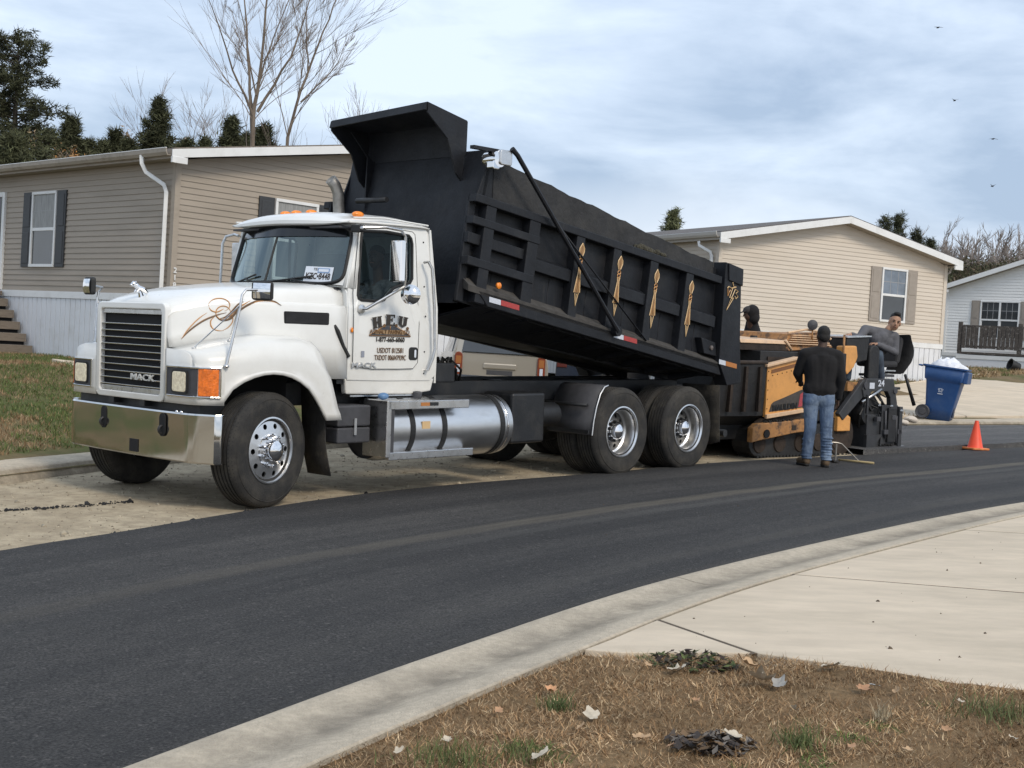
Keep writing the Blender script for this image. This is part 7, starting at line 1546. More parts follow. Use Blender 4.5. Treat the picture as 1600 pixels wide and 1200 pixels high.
# rake
rz_ = zp(4.7, 18)+0.036
rk = empty('asphalt_rake'); tag(rk, 'long handled rake propped beside the standing man', 'rake')
q = MB(); q.tube([(4.42, 17.95, rz_+0.01), (4.42, 17.95, rz_+0.24)], 0.014, 6); q.tube([(4.33, 17.95, rz_+0.235), (4.37, 17.96, rz_+0.26), (4.44, 17.97, rz_+0.258), (4.50, 17.98, rz_+0.245), (4.62, 18.0, rz_+0.14), (4.76, 18.02, rz_+0.02)], 0.009, 6); q.build('bent_rod', mat('pale_rod', (0.30, 0.28, 0.25), 0.4, 0.6), rk)
MB().tube([(4.50, 18.12, rz_+0.02), (4.92, 17.86, rz_+0.02)], 0.017, 6).build('handle', mat('rake_wood', (0.36, 0.28, 0.14), 0.7), rk)
MB().box(4.38, 4.46, 17.85, 18.1, rz_, rz_+0.02).build('rake_head', M_PBK, rk)

def car(root, W_, L_, H_, paint, belt, hood=False):
    """simple closed body from cross sections; rear face at x=0, front towards +x"""
    zs_ = [0.30, 0.55, belt, belt+0.02, H_-0.10, H_]
    def sec(x, top, wtop, bz_=0.28): 
        hw = W_/2
        return [(x, -hw*0.94, bz_), (x, -hw, 0.50), (x, -hw*0.99, belt*0.85), (x, -hw*0.955, belt), (x, -wtop, max(belt+0.01, top-0.12)), (x, -wtop*0.85, top), (x, wtop*0.85, top), (x, wtop, max(belt+0.01, top-0.12)), (x, hw*0.955, belt), (x, hw*0.99, belt*0.85), (x, hw, 0.50), (x, hw*0.94, bz_)]
    return sec
M_VAN = mat('champagne_paint', (0.40, 0.365, 0.305), 0.28, 0.35, coat=0.6)
vz = hfar(-0.35, 27.6)+0.03
VM_ = frm((-0.23, 23.0, 0.40), 96) @ Matrix.Diagonal((0.84, 0.90, 1, 1))
van = empty('parked_minivan', M=VM_); tag(van, 'champagne minivan seen from behind under the raised truck bed', 'minivan')
sec = car(None, 1.9, 4.8, 1.75, M_VAN, 1.02)
q = MB(); S = [sec(0.0, 1.06, 0.84), sec(0.13, 1.36, 0.81), sec(0.29, 1.70, 0.76), sec(0.9, 1.76, 0.76), sec(2.6, 1.74, 0.76), sec(3.5, 1.20, 0.72), sec(3.7, 1.08, 0.74), sec(4.6, 0.95, 0.66), sec(4.75, 0.75, 0.6)]
q.grid(S, True); q.add(S[0], [tuple(range(12))]); q.add(S[-1], [tuple(range(12))]); vb = q.build('body', M_VAN, van, bevel=0.02)
MB().hexa([(-0.03, -0.74, 1.07), (-0.03, 0.74, 1.07), (0.05, 0.74, 1.07), (0.05, -0.74, 1.07), (0.205, -0.64, 1.60), (0.205, 0.64, 1.60), (0.30, 0.64, 1.60), (0.30, -0.64, 1.60)]).build('rear_window', M_PANE, van, bevel=0.01)
for s in (1, -1):
    MB().hexa([(0.42, s*0.88, 1.06), (1.5, s*0.90, 1.06), (1.5, s*0.93, 1.06), (0.42, s*0.915, 1.06), (0.56, s*0.77, 1.55), (1.5, s*0.77, 1.58), (1.5, s*0.80, 1.58), (0.56, s*0.80, 1.55)]).build('side_window', M_PANE, van, bevel=0.01)
    tl_ = MB().prism(rrect(-0.075, 0.075, -0.22, 0.22, 0.07), 'x', -0.04, 0.12); tl_.v = [(x, y+s*0.80, z+0.85) for x, y, z in tl_.v]; to = tl_.build('tail_lamp', mat('lamp_red_dark', (0.20, 0.045, 0.02), 0.3), van, bevel=0.01)
    MB().box(-0.045, -0.038, s*0.80-0.03, s*0.80+0.03, 0.72, 0.85).build('reversing_lens', M_WHT, to); MB().box(-0.045, -0.038, s*0.80-0.05, s*0.80+0.05, 0.87, 1.0).build('amber_section', mat('dull_amber', (0.34, 0.13, 0.04), 0.3), to)
    for x in (0.95, 3.9): MB().lathe([(0, 0.02), (0.2, 0.02), (0.22, 0), (0.33, 0.02), (0.34, -0.02), (0.34, -0.2)], (x, s*0.93, 0.34), (0, s, 0), 24).build('wheel', M_TYRE, van)
MB().box(-0.03, 0.03, -0.32, 0.32, 0.80, 0.90).build('tailgate_handle', M_VAN, van, bevel=0.02); MB().box(-0.07, 0.05, -0.92, 0.92, 0.34, 0.62).build('bumper', M_VAN, van, bevel=0.04)
MB().box(-0.004, 0.012, -0.25, 0.25, 0.70, 0.78).build('number_plate_recess', M_GREY, van)
VM2 = frm((1.75, 26.0, 0.55), 84)
ut = empty('parked_car', M=VM2); tag(ut, 'dark blue car parked beyond the minivan', 'car')
sec = car(None, 1.85, 4.6, 1.5, None, 0.95); M_NAVY = mat('navy_paint', (0.018, 0.026, 0.045), 0.25, coat=0.6)
q = MB(); S = [sec(0.0, 1.0, 0.78), sec(0.9, 1.05, 0.78), sec(1.5, 1.46, 0.70), sec(2.8, 1.48, 0.70), sec(3.5, 1.05, 0.74), sec(4.4, 0.92, 0.68), sec(4.6, 0.7, 0.6)]
q.grid(S, True); q.add(S[0], [tuple(range(12))]); q.add(S[-1], [tuple(range(12))]); q.build('body', M_NAVY, ut, bevel=0.02)
for s in (1, -1):
    MB().box(-0.02, 0.1, s*0.80-0.10, s*0.80+0.10, 0.72, 0.86).build('tail_lamp', mat('dull_red', (0.10, 0.02, 0.015), 0.3), ut, bevel=0.01)
    for x in (0.9, 3.7): MB().lathe([(0, 0.02), (0.2, 0.02), (0.33, 0.02), (0.34, -0.02), (0.34, -0.2)], (x, s*0.91, 0.34), (0, s, 0), 24).build('wheel', M_TYRE, ut)
MB().hexa([(0.95, -0.68, 1.0), (0.95, 0.68, 1.0), (1.0, 0.68, 1.0), (1.0, -0.68, 1.0), (1.42, -0.60, 1.42), (1.42, 0.60, 1.42), (1.5, 0.6, 1.42), (1.5, -0.6, 1.42)]).build('rear_window', M_PANE, ut)
# yard clutter by the white house
def h3(x, y): return hfar(x, y)
dp = empty('plant_pot', M=frm((16.15, 42.6, h3(16.1, 42.6)+0.08), 20)); tag(dp, 'black plant pot tipped over in front of the white porch', 'plant pot')
MB().lathe([(0, 0), (0.13, 0), (0.18, 0.32), (0.20, 0.33), (0.17, 0.32), (0.12, 0.03)], (0, 0, 0.06), (-0.9, 0.2, 0.25), 18).build('pot', M_PBK, dp)
rows_ = [[(16.55+0.30*u+0.02, 42.5+0.16*v, h3(16.5, 42.5)+0.03+0.13*(1-u*u)*(1-v*v)+0.05*noise.noise(Vector((u*3, v*3, 0)))) for u in np.linspace(-1, 1, 9)] for v in np.linspace(-1, 1, 7)]
q = MB().grid(rows_, True); o = q.build('plastic_bag', mat('white_bag', (0.7,)*3), None); tag(o, 'crumpled white plastic bag on the grass beside the tipped pot', 'bag')
# ------------------------------------------------------------------ vegetation
rng = np.random.default_rng(7)
H1i, H2i, H3i = [h.matrix_world.inverted() for h in (H1, H2, H3)]
def leaf_mat(name, c, trans=0.25, var=0.0):
    m = bpy.data.materials.new(name); m.use_nodes = True; n = m.node_tree.nodes; L = m.node_tree.links; b = n['Principled BSDF']
    at = n.new('ShaderNodeAttribute'); at.attribute_name = 'tint'; x = n.new('ShaderNodeMixRGB'); x.blend_type = 'MULTIPLY'; x.inputs[0].default_value = 1; x.inputs[2].default_value = (*c, 1)
    L.new(at.outputs['Color'], x.inputs[1]); L.new(x.outputs[0], b.inputs['Base Color']); b.inputs['Roughness'].default_value = 0.8; b.inputs['Specular IOR Level'].default_value = 0.2
    return m
def tri_mesh(name, V, F, tint, m, parent=None):
    me = bpy.data.meshes.new(name); nv, nf = len(V), len(F)
    me.vertices.add(nv); me.vertices.foreach_set('co', V.astype(np.float32).ravel())
    me.loops.add(nf*3); me.loops.foreach_set('vertex_index', F.astype(np.int32).ravel())
    me.polygons.add(nf); me.polygons.foreach_set('loop_start', np.arange(0, nf*3, 3, dtype=np.int32)); me.polygons.foreach_set('loop_total', np.full(nf, 3, dtype=np.int32))
    me.update(calc_edges=True)
    ca = me.color_attributes.new('tint', 'FLOAT_COLOR', 'POINT'); c4 = np.ones((nv, 4), dtype=np.float32); c4[:, :3] = tint; ca.data.foreach_set('color', c4.ravel())
    me.materials.append(m); o = bpy.data.objects.new(name, me); col.objects.link(o)
    if parent is not None: o.parent = parent
    return o
M_BLADE = leaf_mat('grass_blade', (1, 1, 1))
def blades(name, pts, length, width, tints, lean=0.6, curl=0.5):
    """pts (n,3) roots"""
    n = len(pts); az = rng.uniform(0, 2*np.pi, n); Ln = length*rng.uniform(0.45, 1.3, n); ln = np.clip(rng.normal(lean, 0.35, n), 0.05, 1.45)
    d = np.stack([np.cos(az)*np.sin(ln), np.sin(az)*np.sin(ln), np.cos(ln)], 1)
    l2 = np.clip(ln+rng.normal(curl, 0.35, n), 0.1, 1.75); az2 = az+rng.normal(0, 0.5, n)
    d2 = np.stack([np.cos(az2)*np.sin(l2), np.sin(az2)*np.sin(l2), np.cos(l2)], 1)
    pa = rng.uniform(0, 2*np.pi, n); s = np.stack([np.cos(pa), np.sin(pa), np.zeros(n)], 1)*(width*rng.uniform(0.6, 1.3, n))[:, None]
    m1 = pts+d*(Ln*0.5)[:, None]; t = m1+d2*(Ln*0.5)[:, None]
    V = np.stack([pts-s, pts+s, m1-s*0.8, m1+s*0.8, t], 1).reshape(-1, 3)
    b = np.arange(n)[:, None]*5; F = np.concatenate([b+np.array([0, 1, 3]), b+np.array([0, 3, 2]), b+np.array([2, 3, 4])], 0)
    T_ = np.repeat(tints, 5, 0)
    return tri_mesh(name, V, F, T_, M_BLADE)
def pick(n, cols, w_):
    idx = rng.choice(len(cols), n, p=np.array(w_)/sum(w_)); c = np.array(cols)[idx]; return c*rng.uniform(0.7, 1.3, (n, 1))
# near lawn
def on_near_lawn(x, y):
    i = ((_na[:, 0]-x)**2+(_na[:, 1]-y)**2).argmin()
    if (x-_na[i, 0])*nn[i].x+(y-_na[i, 1])*nn[i].y < 0.595: return False
    if x > 0.43:
        yl = ip(x, [0.43, 0.62, 1.31, 1.94, 2.43, 9.0], [6.60, 6.60, 6.70, 6.40, 6.06, 4.0])+0.03*noise.noise(Vector((x*9, 0, 0)))+0.012
        if y > yl-0.0: return False
    return True
def lawn_h(x, y):
    d = dist(_na, x, y); return hnear(x, y, d)-0.03+(noise.noise(Vector((x*1.3, y*1.3, 7)))*0.02+noise.noise(Vector((x*6, y*6, 7)))*0.012)*min(1, max(0, d-0.6)/0.4)
pts = []
while len(pts) < 120000:
    x = rng.uniform(-1.6, 4.2); y = 3.2+3.55*rng.uniform(0, 1)**0.85
    if noise.noise(Vector((x*4, y*4, 2))) < -0.55: continue
    if on_near_lawn(x, y): pts.append((x, y, lawn_h(x, y)-0.004))
pts = np.array(pts)
g_ = np.array([noise.noise(Vector((p[0]*1.7, p[1]*1.7, 9)))+0.6*noise.noise(Vector((p[0]*6, p[1]*6, 4))) for p in pts])
dead = pick(len(pts), [(0.40, 0.275, 0.155), (0.30, 0.185, 0.095), (0.52, 0.39, 0.24), (0.16, 0.095, 0.05), (0.24, 0.15, 0.08)], [3, 4, 1.6, 1.2, 2])
gr_ = pick(len(pts), [(0.07, 0.11, 0.028), (0.10, 0.14, 0.04), (0.045, 0.075, 0.02)], [2, 1, 1])
mk = (g_ > 0.50)[:, None] & (rng.uniform(0, 1, (len(pts), 1)) < 0.7)
o = blades('dry_grass', pts, 0.046, 0.0019, np.where(mk, gr_, dead)*(0.62+0.75*np.clip(g_[:, None]*0.8+0.5, 0, 1)), 1.12, 0.3); tag(o, 'brown dry grass of the near lawn', 'grass', kind='stuff')
# overhanging fringe along the slab and kerb edges comes from the same blades
# far lawn
pts = []
while len(pts) < 60000:
    x = rng.uniform(-13, 0.5); y = rng.uniform(11.5, 27)
    px_ = 800+2080*x/y
    if px_ < -160 or px_ > 420: continue
    d = dist(_fa, x, y)
    i = ((_fa[:, 0]-x)**2+(_fa[:, 1]-y)**2).argmin(); 
    if (x-_fa[i, 0])*fn[i].x+(y-_fa[i, 1])*fn[i].y < 0.64: continue
    L_ = H1i @ Vector((x, y, 0))
    if L_.x > -0.02 and L_.y > 0: continue
    if -1.1 < L_.x < 0.1 and L_.y > 4.4: continue
    pts.append((x, y, hfar(x, y, d)+noise.noise(Vector((x*0.6, y*0.6, 3)))*0.05+noise.noise(Vector((x*2.5, y*2.5, 3)))*0.02-0.005))
pts = np.array(pts)
g_ = np.array([noise.noise(Vector((p[0]*0.8, p[1]*0.8, 9)))+0.7*noise.noise(Vector((p[0]*3, p[1]*3, 4))) for p in pts])
dead = pick(len(pts), [(0.30, 0.21, 0.12), (0.24, 0.15, 0.08), (0.38, 0.28, 0.17)], [3, 3, 1]); gr_ = pick(len(pts), [(0.10, 0.135, 0.042), (0.14, 0.17, 0.06), (0.075, 0.105, 0.032)], [2, 1.5, 1])
mk = (g_ > -0.22)[:, None] & (rng.uniform(0, 1, (len(pts), 1)) < 0.85)
o = blades('lawn_grass', pts, 0.065, 0.005, np.where(mk, gr_, dead), 0.5, 0.4); tag(o, 'patchy green and brown lawn in front of the taupe house', 'grass', kind='stuff')
# right side strips of grass
pts = []
poly_no = [(7.3, 29.0), (8.9, 29.4)]
while len(pts) < 22000:
    x = rng.uniform(3.5, 24); y = rng.uniform(24.5, 48)
    px_ = 800+2080*x/y
    if px_ < 1330 or px_ > 1680: continue
    i = ((_fa[:, 0]-x)**2+(_fa[:, 1]-y)**2).argmin(); d = (x-_fa[i, 0])*fn[i].x+(y-_fa[i, 1])*fn[i].y
    if d < 0.66: continue
    inpatch = d < 3.2 and x < 8.15-0.35*(d-0.7)
    strip_ = y > 32.75+(x-9.3)*1.10+0.25 if x > 9.3 else y > 32.7-(9.3-x)*0.43
    if not (inpatch or strip_): continue
    L_ = H2i @ Vector((x, y, 0))
    if L_.x > -0.02 and L_.x < W2+0.02 and L_.y > -0.02: continue
    L_ = H3i @ Vector((x, y, 0))
    if L_.y > -0.03 and L_.x > -0.02: continue
    pts.append((x, y, hfar(x, y)+(0.02 if inpatch else 0)-0.005))
pts = np.array(pts)
g_ = np.array([noise.noise(Vector((p[0]*0.9, p[1]*0.9, 2))) for p in pts])
dead = pick(len(pts), [(0.32, 0.23, 0.13), (0.24, 0.16, 0.085), (0.42, 0.32, 0.2)], [3, 2, 1]); gr_ = pick(len(pts), [(0.10, 0.13, 0.04), (0.14, 0.16, 0.06)], [1, 1])
o = blades('verge_grass', pts, 0.12, 0.011, np.where((g_ > 0.18)[:, None], gr_, dead), 0.6, 0.4); tag(o, 'dry verge grass by the driveways at the right', 'grass', kind='stuff')
# stones and crumbs
def stones(name, P_, size, m, label, cat):
    n = len(P_); ic = np.array([(1, 0, -.3), (-.5, .87, -.3), (-.5, -.87, -.3), (0.1, 0.1, 1), (0.6, -0.6, .45), (-.6, .3, .6)]); F0 = np.array([(0, 2, 1), (0, 1, 3), (1, 2, 5), (0, 3, 4), (2, 0, 4), (2, 4, 3), (2, 3, 5), (1, 5, 3)])
    sz = size*np.exp(rng.normal(0, 0.5, n)); a = rng.uniform(0, 6.28, n); c, s = np.cos(a), np.sin(a); J = ic[None]*rng.uniform(0.6, 1.3, (n, 6, 3))
    V = np.stack([J[..., 0]*c[:, None]-J[..., 1]*s[:, None], J[..., 0]*s[:, None]+J[..., 1]*c[:, None], J[..., 2]*0.7], 2)*sz[:, None, None]+np.array(P_)[:, None]
    F = (np.arange(n)[:, None, None]*6+F0[None]).reshape(-1, 3); o = tri_mesh(name, V.reshape(-1, 3), F, np.repeat(rng.uniform(0.6, 1.3, (n, 1)), 6, 0)*np.ones((1, 3)), m); tag(o, label, cat, kind='stuff'); return o
def side_of(P, Nr, x, y):
    b = min(range(0, len(P)), key=lambda i: (P[i].x-x)**2+(P[i].y-y)**2); return (x-P[b].x)*Nr[b].x+(y-P[b].y)*Nr[b].y
mn = normals(MATE, 1); ma = np.array([(p.x, p.y) for p in MATE])
S_ = []
while len(S_) < 3200:
    x = rng.uniform(-9, 3); y = rng.uniform(6, 21)
    if 800+2080*x/y < -80: continue
    i = ((ma[:, 0]-x)**2+(ma[:, 1]-y)**2).argmin(); 
    if (x-ma[i, 0])*mn[i].x+(y-ma[i, 1])*mn[i].y < 0.03: continue
    i = ((_fa[:, 0]-x)**2+(_fa[:, 1]-y)**2).argmin(); 
    if (x-_fa[i, 0])*fn[i].x+(y-_fa[i, 1])*fn[i].y > -0.04: continue
    S_.append((x, y, zp(x, y)+0.012*noise.noise(Vector((x*1.5, y*1.5, 0)))+0.002))
stones('gravel_stones', S_, 0.0085, leaf_mat('stone', (0.36, 0.31, 0.23)), 'small pale stones scattered over the gravel road base', 'gravel')
S_ = []
for k in range(2600):
    t = rng.uniform(0, 1); i = int(t*(len(MATE)-2)); p = MATE[i].lerp(MATE[i+1], rng.uniform()); d = abs(rng.normal(0, 0.045))+0.005
    S_.append((p.x+mn[i].x*d, p.y+mn[i].y*d, zp(p.x, p.y)+0.006))
for k in range(420):
    t = rng.uniform(0, 1); a, b = Vector((-5.2, 10.2)), Vector((-3.35, 11.95)); p = a.lerp(b, t); S_.append((p.x+rng.normal(0, 0.035), p.y+rng.normal(0, 0.035)+0.03*sin(t*14), zp(p.x, p.y)+0.008))
stones('asphalt_crumbs', S_, 0.010, leaf_mat('crumb', (0.025, 0.025, 0.026)), 'black asphalt crumbs along the edge of the new mat', 'asphalt')
S_ = []
for k in range(150):
    i = int(rng.integers(20, 60)); p = FARC[i]; d = -abs(rng.normal(0.08, 0.10)); S_.append((p.x+fn[i].x*d, p.y+fn[i].y*d, zp(p.x, p.y)+0.015))
stones('kerb_litter', S_, 0.022, leaf_mat('litter', (0.34, 0.24, 0.15)), 'dry leaf litter lying along the far kerb', 'leaf litter')
S_ = []
while len(S_) < 110:
    x = rng.uniform(0.8, 7); y = rng.uniform(6, 12.5)
    if dist(_na, x, y) > 0.66 and y > 6.9-0.4*max(0, x-1.5): S_.append((x, y, zsl(x, y)+0.001))
stones('driveway_grit', S_, 0.0065, leaf_mat('grit', (0.10, 0.075, 0.05)), 'dark specks of grit lying on the near concrete slabs', 'grit')
for (px_, py_, dpt, s_) in ((1424, 655, 25.6, 0.09), (1412, 660, 25.4, 0.07)):
    d = _f+_Rt*((px_-800)/2080)+_U*((600-py_)/2080); q_ = Vector((0, 0, 1.56))+d*(dpt/d.y)
    mb = MB(); mb.ball((0, 0, 0), (s_*1.5, s_, s_*0.75), 12, 8); mb.v = [tuple(Vector(v)*(1+0.4*noise.noise(Vector(v)*9))+q_) for v in mb.v]
    o = mb.build('stone', mat('pale_stone', (0.55, 0.48, 0.40), 0.9, bump=0.6), None); tag(o, 'larger pale stone on the kerb right of the paver' if s_ > 0.08 else 'smaller pale stone on the kerb close to the paver', 'stone')

# fallen leaves, each its own thing
def ground_hit(px_, py_, zf=lawn_h):
    d = _f+_Rt*((px_-800)/2080)+_U*((600-py_)/2080); z = 0.08
    for _ in range(8):
        p = Vector((0, 0, 1.56))+d*((z-1.56)/d.z); z = zf(p.x, p.y)
    return p
def leaf(px_, py_, size, colr, label, seed, lobes=5, group=None):
    p = ground_hit(px_, py_); rnd = random.Random(seed); n_ = 26; pts_ = []
    for k in range(n_):
        a = 2*pi*k/n_; r = size*(0.82+0.15*cos(lobes*a)+0.15*(rnd.random()-0.5))*(1+0.35*cos(a)); pts_.append((r*cos(a), r*sin(a)*0.8))
    cv = rnd.uniform(0.5, 1.4)/size*0.35; V = [(0, 0, 0.0)]
    for f_ in (0.5, 1.0): V += [(x*f_, y*f_, (x*f_)**2*cv*rnd.uniform(0.7, 1.3)+(y*f_)**2*cv*1.6*rnd.uniform(0.6, 1.4)) for x, y in pts_]
    F = [(0, 1+k, 1+(k+1) % n_) for k in range(n_)]+[(1+k, 1+n_+k, 1+n_+(k+1) % n_, 1+(k+1) % n_) for k in range(n_)]
    mb = MB().add(V, F, True); mb.tube([(size*0.9, 0, size*size*cv*0.8), (size*1.5, 0.1*size, size*size*cv*1.2)], size*0.03, 4)
    o = mb.build('fallen_leaf', mat('leaf_%d' % int(colr[0]*100), colr, 0.8, var=0.25, vscale=25), None)
    o.matrix_world = Matrix.Translation(p+Vector((0, 0, 0.032))) @ Matrix.Rotation(rnd.uniform(0, 6.28), 4, 'Z') @ Matrix.Rotation(rnd.uniform(-0.5, 0.5), 4, 'X') @ Matrix.Rotation(rnd.uniform(-0.4, 0.4), 4, 'Y')
    tag(o, label, 'leaf', group or 'fallen leaves on the near lawn')
PALE = (0.46, 0.40, 0.31); TAN = (0.42, 0.28, 0.16); GRY = (0.30, 0.29, 0.27)
leaf(1292, 1052, 0.068, PALE, 'large pale cupped leaf by the concrete slab edge', 1)
leaf(1190, 1073, 0.083, PALE, 'ragged whitish leaf lying flat left of the large cupped leaf', 2, 7)
leaf(1172, 1050, 0.057, TAN, 'tan curled leaf behind the ragged whitish leaf', 3)
leaf(1055, 1058, 0.060, PALE, 'pale leaf right of the dark weed clump at the slab', 4, 6)
leaf(925, 1131, 0.045, PALE, 'white leaf alone on the brown grass left of centre', 5)
leaf(862, 1088, 0.039, (0.50, 0.27, 0.14), 'rusty orange leaf on the grass near the kerb', 6)
leaf(842, 1196, 0.051, PALE, 'pale leaf at the very bottom edge of the lawn', 7)
leaf(1150, 1163, 0.042, PALE, 'small pale leaf resting on the dark leaf heap', 8)
leaf(1215, 1082, 0.045, GRY, 'grey leaf just right of the ragged whitish leaf', 9)
leaf(1345, 1086, 0.039, (0.40, 0.22, 0.12), 'brown leaf on the lawn below the slab corner', 10)
leaf(1365, 1082, 0.039, GRY, 'grey curled leaf beside the small brown leaf', 11)
leaf(995, 1165, 0.039, TAN, 'tan leaf left of the dark leaf heap', 12)
for i, (a, b) in enumerate([(905, 1150), (700, 1168), (1045, 1178), (1400, 1092), (1500, 1108), (1330, 1180), (1420, 1185), (1580, 1165), (780, 1120), (960, 1090), (1240, 1120), (1085, 1105), (1010, 1048), (620, 1188), (1475, 1150)]):
    leaf(a, b, 0.024, [TAN, PALE, (0.38, 0.22, 0.12)][i % 3], 'small dry leaf among the brown blades of the near lawn', 30+i, 5, 'small dry leaves on the near lawn')
# leafy weeds and dark leaf heap
def weed(px_, py_, n_, size, cols, label, spread, cat, up=0.03, seed=1):
    p = ground_hit(px_, py_); r_ = np.random.default_rng(seed); V = []; F = []; T_ = []
    for k in range(n_):
        a = r_.uniform(0, 6.28); rr = spread*sqrt(r_.uniform()); c = np.array([p.x+rr*cos(a), p.y+rr*sin(a)*0.8, p.z+0.01+r_.uniform(0, up)*(1-rr/spread*0.6)]); s = size*r_.uniform(0.6, 1.3)
        b = r_.uniform(0, 6.28); u = np.array([cos(b), sin(b), r_.uniform(-0.3, 0.7)])*s; v = np.array([-sin(b), cos(b), r_.uniform(-0.2, 0.2)])*s*0.5
        o_ = len(V); V += [c-u, c-u*0.2+v, c+u, c-u*0.2-v, c+np.array([0, 0, -s*0.2])]; F += [(o_, o_+1, o_+4), (o_+1, o_+2, o_+4), (o_+2, o_+3, o_+4), (o_+3, o_, o_+4)]; cc = np.array(cols[r_.integers(len(cols))])*r_.uniform(0.7, 1.3); T_ += [cc]*5
    o = tri_mesh(cat.replace(' ', '_'), np.array(V), np.array(F), np.array(T_), M_BLADE); tag(o, label, cat); return o
weed(1085, 1040, 190, 0.024, [(0.06, 0.075, 0.03), (0.045, 0.04, 0.03), (0.09, 0.11, 0.04), (0.05, 0.035, 0.03)], 'dark leafy weed clump at the slab edge', 0.22, 'weed', 0.07, 1)
weed(1110, 1168, 170, 0.030, [(0.10, 0.08, 0.065), (0.06, 0.05, 0.045), (0.16, 0.14, 0.12), (0.14, 0.09, 0.05)], 'heap of dark grey dead leaves near the bottom of the lawn', 0.17, 'leaf heap', 0.05, 2)
def tuft(px_, py_, n_, ln, sp, colr, label, seed):
    p = ground_hit(px_, py_); r_ = np.random.default_rng(seed); P_ = np.stack([p.x+r_.normal(0, sp, n_), p.y+r_.normal(0, sp, n_), np.full(n_, p.z)], 1)
    o = blades('grass_tuft', P_, ln, 0.0022, np.array(colr)*r_.uniform(0.7, 1.3, (n_, 1)), 0.45, 0.3); tag(o, label, 'grass tuft', 'green grass tufts in the near lawn', kind='stuff')
tuft(872, 1108, 130, 0.085, 0.035, (0.10, 0.13, 0.05), 'green tuft below the rusty leaf near the kerb', 1); tuft(1250, 1165, 170, 0.10, 0.05, (0.115, 0.14, 0.055), 'green tuft right of the dark leaf heap', 2)
tuft(1560, 1120, 260, 0.09, 0.10, (0.12, 0.14, 0.06), 'wide green tuft at the right edge of the lawn', 3); tuft(700, 1192, 260, 0.08, 0.09, (0.11, 0.13, 0.05), 'low green tuft at the bottom left of the lawn', 4)
tuft(1380, 1128, 70, 0.10, 0.02, (0.40, 0.33, 0.22), 'pale straw tuft in the middle right of the lawn', 5)
tuft(820, 1185, 160, 0.07, 0.06, (0.11, 0.13, 0.05), 'green tuft beside the pale leaf at the bottom edge', 6)

# trees
M_BARK = mat('bark_grey', (0.16, 0.125, 0.095), 0.95, var=0.35, vscale=4, stretch=(3, 3, 0.6), bump=1.0, bscale=18)
M_BARKD = mat('bark_dark', (0.07, 0.055, 0.042), 0.95, var=0.35, vscale=4, bump=1.0, bscale=18)
M_TWIG = mat('twigs', (0.19, 0.15, 0.12), 0.95, var=0.25, vscale=2)
M_NEED = leaf_mat('pine_needles', (1, 1, 1)); M_AUT = leaf_mat('autumn_leaves', (1, 1, 1))
def sky_pt(px_, py_, Y):
    d = _f+_Rt*((px_-800)/2080)+_U*((600-py_)/2080); return Vector((0, 0, 1.56))+d*(Y/d.y)
def bare_tree(name, trunks, label, seed, depth=6, twig_r=0.006, group=None, spread=0.46, dens=1.0):
    rnd = random.Random(seed); tk, tw = MB(), MB()
    base = trunks[0][0][0]; root = empty(name, loc=base); tag(root, label, 'tree', group)
    def branch(p, d, L_, r, lv):
        if lv == 0: return
        r = max(r, twig_r*0.6)
        n_ = 4; pts = [p]; dd = d.copy()
        for k in range(n_):
            dd = (dd+Vector((rnd.gauss(0, 1), rnd.gauss(0, 1), rnd.gauss(0, 0.6)+0.25))*0.09).normalized(); pts.append(pts[-1]+dd*L_/n_)
        rs = [r*(1-0.55*k/n_) for k in range(n_+1)]
        (tk if r > 0.035 else tw).tube([q_-base for q_ in pts], rs, 6 if r > 0.04 else 3, caps=False)
        nb = max(1, int(rnd.choice([3, 3, 4])*dens)) if lv > 1 else max(2, int(3*dens))
        for k in range(nb):
            t = rnd.uniform(0.3, 1.0); i = min(n_-1, int(t*n_)); q_ = pts[i].lerp(pts[i+1], t*n_-i)
            ax = Vector((rnd.gauss(0, 1), rnd.gauss(0, 1), rnd.gauss(0, 1))).normalized(); nd = (dd+ax*spread*rnd.uniform(0.6, 1.4)+Vector((0, 0, 0.14))).normalized()
            branch(q_, nd, L_*rnd.uniform(0.55, 0.85), r*rnd.uniform(0.42, 0.58), lv-1)
        branch(pts[-1], dd, L_*0.7, r*0.5, lv-1)
    for pts, r0 in trunks:
        n_ = len(pts); P_ = []; Rr = []
        for i in range(n_-1):
            for k in range(4): t = k/4; P_.append(Vector(pts[i]).lerp(Vector(pts[i+1]), t)+Vector((rnd.gauss(0, .02), rnd.gauss(0, .02), 0))); Rr.append(r0*(1-0.80*(i+t)/(n_-1)))
        P_.append(Vector(pts[-1])); Rr.append(r0*0.2)
        tk.tube([q_-base for q_ in P_], Rr, 8, caps=False)
        for i in range(2 if r0 < 0.1 else 3, len(P_)-1):
            d = (P_[i+1]-P_[i]).normalized(); Lr = (P_[-1]-P_[0]).length
            for k in range(rnd.choice([1, 2, 2])):
                a = rnd.uniform(0, 6.28); sd_ = (d.orthogonal().normalized()*cos(a)+d.cross(d.orthogonal().normalized())*sin(a)); nd = (d*0.85+sd_*0.7).normalized()
                branch(P_[i], nd, Lr*rnd.uniform(0.11, 0.20)*(1-0.3*i/len(P_)), min(0.020, Rr[i]*rnd.uniform(0.22, 0.4)), depth-2)
        branch(P_[-1], (P_[-1]-P_[-2]).normalized(), 0.12*Lr, Rr[-1], 3)
    tk.build('trunk', M_BARK, root); tw.build('crown', M_TWIG, root); return root
def gz(x, y): return hfar(x, y)
def at(px_, Y): return sky_pt(px_, 400, Y)
b0 = at(392, 40); b0.z = 0.8
